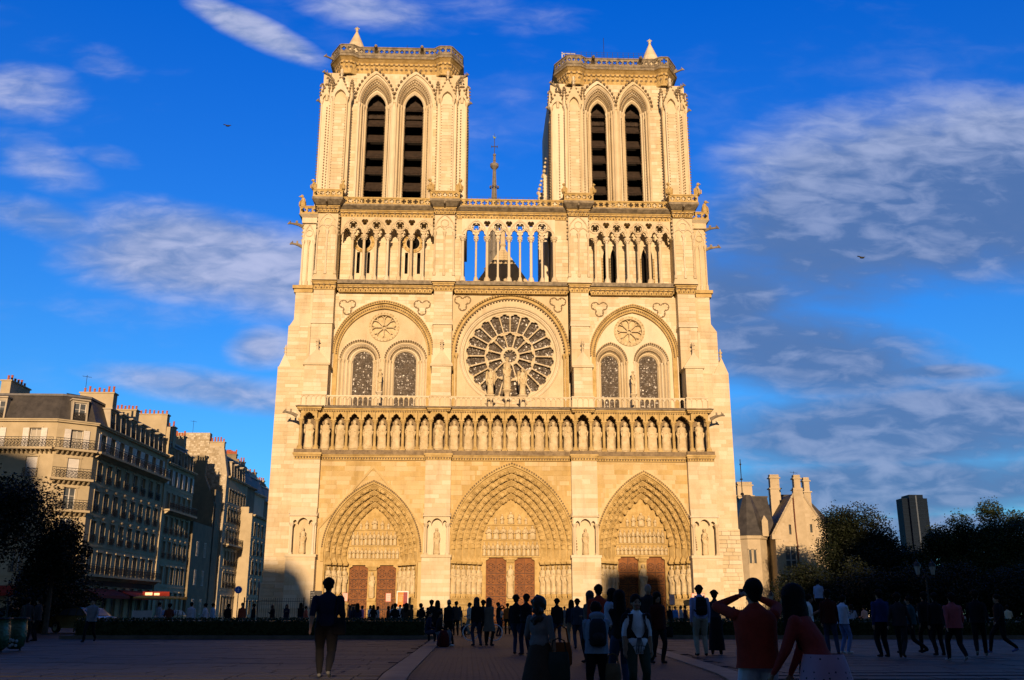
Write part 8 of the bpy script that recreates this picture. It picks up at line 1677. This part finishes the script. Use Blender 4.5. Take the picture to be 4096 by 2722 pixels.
def car(x, y, rz, paint, label):
    t = thing('parked_car', (x, y, 0), label, 'car', 'cars in the side street', rz); M = T3(x, y, 0, rz)
    def B(name, mb, m_, parent=None, smooth=False):
        o = link(name, mb.mesh(name, m_, smooth), parent or t, M); return o
    side = [(-2.1, .38), (-2.15, .62), (-2.08, .86), (-1.55, .95), (-.95, 1.38), (-.4, 1.46), (.35, 1.45), (.75, 1.36), (1.35, .97), (2.0, .85), (2.16, .62), (2.12, .36), (1.72, .30), (1.6, .55), (1.3, .66), (1.0, .55), (.9, .28), (-.95, .28), (-1.05, .55), (-1.35, .66), (-1.65, .55), (-1.75, .30)]
    b = MB(); n = len(side); L = [(-.86, .0), (-.80, .06), (.80, .06), (.86, .0)]
    vs = []
    for yy, k in ((-.80, 1), (-.87, .985), (.87, .985), (.80, 1)):
        for a, z in side: vs.append((a, yy*(1-.16*max(0, (z-.95)/.5)), z))
    fs = [(j*n+i, j*n+(i+1) % n, (j+1)*n+(i+1) % n, (j+1)*n+i) for j in range(3) for i in range(n)]
    tri = tessellate_polygon([[Vector((a, z, 0)) for a, z in side]]); fs += [tuple(q) for q in tri]+[tuple(3*n+k for k in q) for q in tri]; b.add(vs, fs); B('body', b, paint, smooth=False)
    for s_ in (-1, 1):
        g = MB(); yy = s_*.90; k_ = .79
        for P_ in ([(-1.25, 1.0), (-.88, 1.33), (-.42, 1.40), (-.42, 1.0)], [(-.34, 1.0), (-.34, 1.40), (.32, 1.40), (.32, 1.0)], [(.40, 1.0), (.40, 1.38), (.68, 1.32), (1.12, 1.0)]): g.add([(a, s_*(.885-(z-.95)*.25), z) for a, z in P_], [(0, 1, 2, 3)])
        B('side_window', g, PANE)
        for xx in (-1.35, 1.3):
            w_ = MB(); w_.tube([(xx, s_*.70, .32), (xx, s_*.88, .32)], .32, 18); wo_ = B('wheel', w_, TYRE); r_ = MB(); r_.tube([(xx, s_*.87, .32), (xx, s_*.895, .32)], .2, 12); o = link('rim', r_.mesh('rim', RIM), wo_, M)
        l = MB(); l.box(-2.16, -2.06, s_*.45-.18, s_*.45+.18, .62, .78); B('headlight', l, WHITE); l = MB(); l.box(2.06, 2.17, s_*.55-.16, s_*.55+.16, .66, .82); B('tail_light', l, cloth((.3, .02, .02)))
    g = MB(); g.add([(-1.57, -.68, .97), (-1.57, .68, .97), (-.97, .62, 1.36), (-.97, -.62, 1.36)], [(0, 1, 2, 3)]); g.add([(1.37, -.68, .99), (1.37, .68, .99), (.79, .62, 1.36), (.79, -.62, 1.36)], [(3, 2, 1, 0)]); B('windscreen', g, PANE)
car(-26.0, -33.0, -.55, CARM, 'ochre yellow parked car in deep shade at the left'); car(-30.6, -31.5, -.5, mat('black_car_paint', (.012, .012, .014), rough=.25, spec=.6, coat=.5), 'black parked car behind the ochre car'); car(-31.5, 2, 1.45, mat('silver_car_paint', (.22, .23, .25), rough=.25, spec=.6, coat=.5), 'silver car in the side street left of the church')
t = thing('market_parasol', (-30, -8, 0), 'flat yellow awning over a stall in the side street', 'awning'); m = MB(); m.hexa([(-31.6, -8.8, 2.35), (-27.6, -8.8, 2.25), (-27.6, -7, 2.25), (-31.6, -7, 2.35), (-31.6, -8.8, 2.42), (-27.6, -8.8, 2.32), (-27.6, -7, 2.5), (-31.6, -7, 2.6)]); m.build('canvas', mat('yellow_canvas', (.5, .28, .03)), t); m = MB(); [m.box(a-.03, a+.03, b_-.03, b_+.03, 0, 2.4) for a in (-31.4, -27.8) for b_ in (-8.6, -7.2)]; m.build('post', BLACK, t)
t = thing('menu_board', (-30.3, -10, 0), 'white menu board standing in the side street', 'sign'); m = MB(); m.box(-31.1, -29.5, -10.05, -10, .4, 1.35); m.build('board', mat('grey_board', (.4, .42, .42)), t); m = MB(); m.box(-31.0, -29.6, -10.07, -10.05, .45, .62); m.build('stripe', GRASS, t); m = MB(); [m.box(a, a+.06, -10.05, -9.98, 0, .4) for a in (-31, -29.7)]; m.build('leg', BLACK, t)
t = thing('awning_light', (-38.5, 20, 0), 'lit red and orange cafe sign under the awnings in the side street', 'sign'); m = MB(); m.box(-40.5, -37.5, 20, 20.2, 2.9, 3.5); m.build('board', RED, t)
LIT = bpy.data.materials.new('lit_sign'); LIT.use_nodes = True; LIT.node_tree.nodes['Principled BSDF'].inputs['Emission Color'].default_value = (1, .42, .06, 1); LIT.node_tree.nodes['Principled BSDF'].inputs['Emission Strength'].default_value = .9
m = MB(); m.box(-40.2, -39.4, 19.95, 20, 3.1, 3.4); m.box(-39.2, -38.6, 19.95, 20, 3.1, 3.35); m.build('lit_panel', LIT, t)
# pigeons far up in the sky
for i, (x, y, z) in enumerate(((28.9, -20, 29.5), (-27, -10, 46))):
    t = thing('bird', (x, y, z), 'small dark bird gliding %s' % ('right of the facade at rose height' if i == 0 else 'high in the sky far left of the left tower'), 'bird'); m = MB(); m.ball((x, y, z), .12, 7, 5, (1.8, .8, .7)); m.build('body', BLACK, t)
    for s_ in (-1, 1): m = MB(); m.hexa([(x-.1, y, z), (x+.1, y, z), (x+.1, y+s_*.1, z), (x-.1, y+s_*.1, z), (x-.12+s_*.3, y, z+.10), (x+s_*.3, y, z+.10), (x+s_*.3, y+s_*.1, z+.12), (x-.12+s_*.3, y+s_*.1, z+.12)]); m.build('wing', BLACK, t)
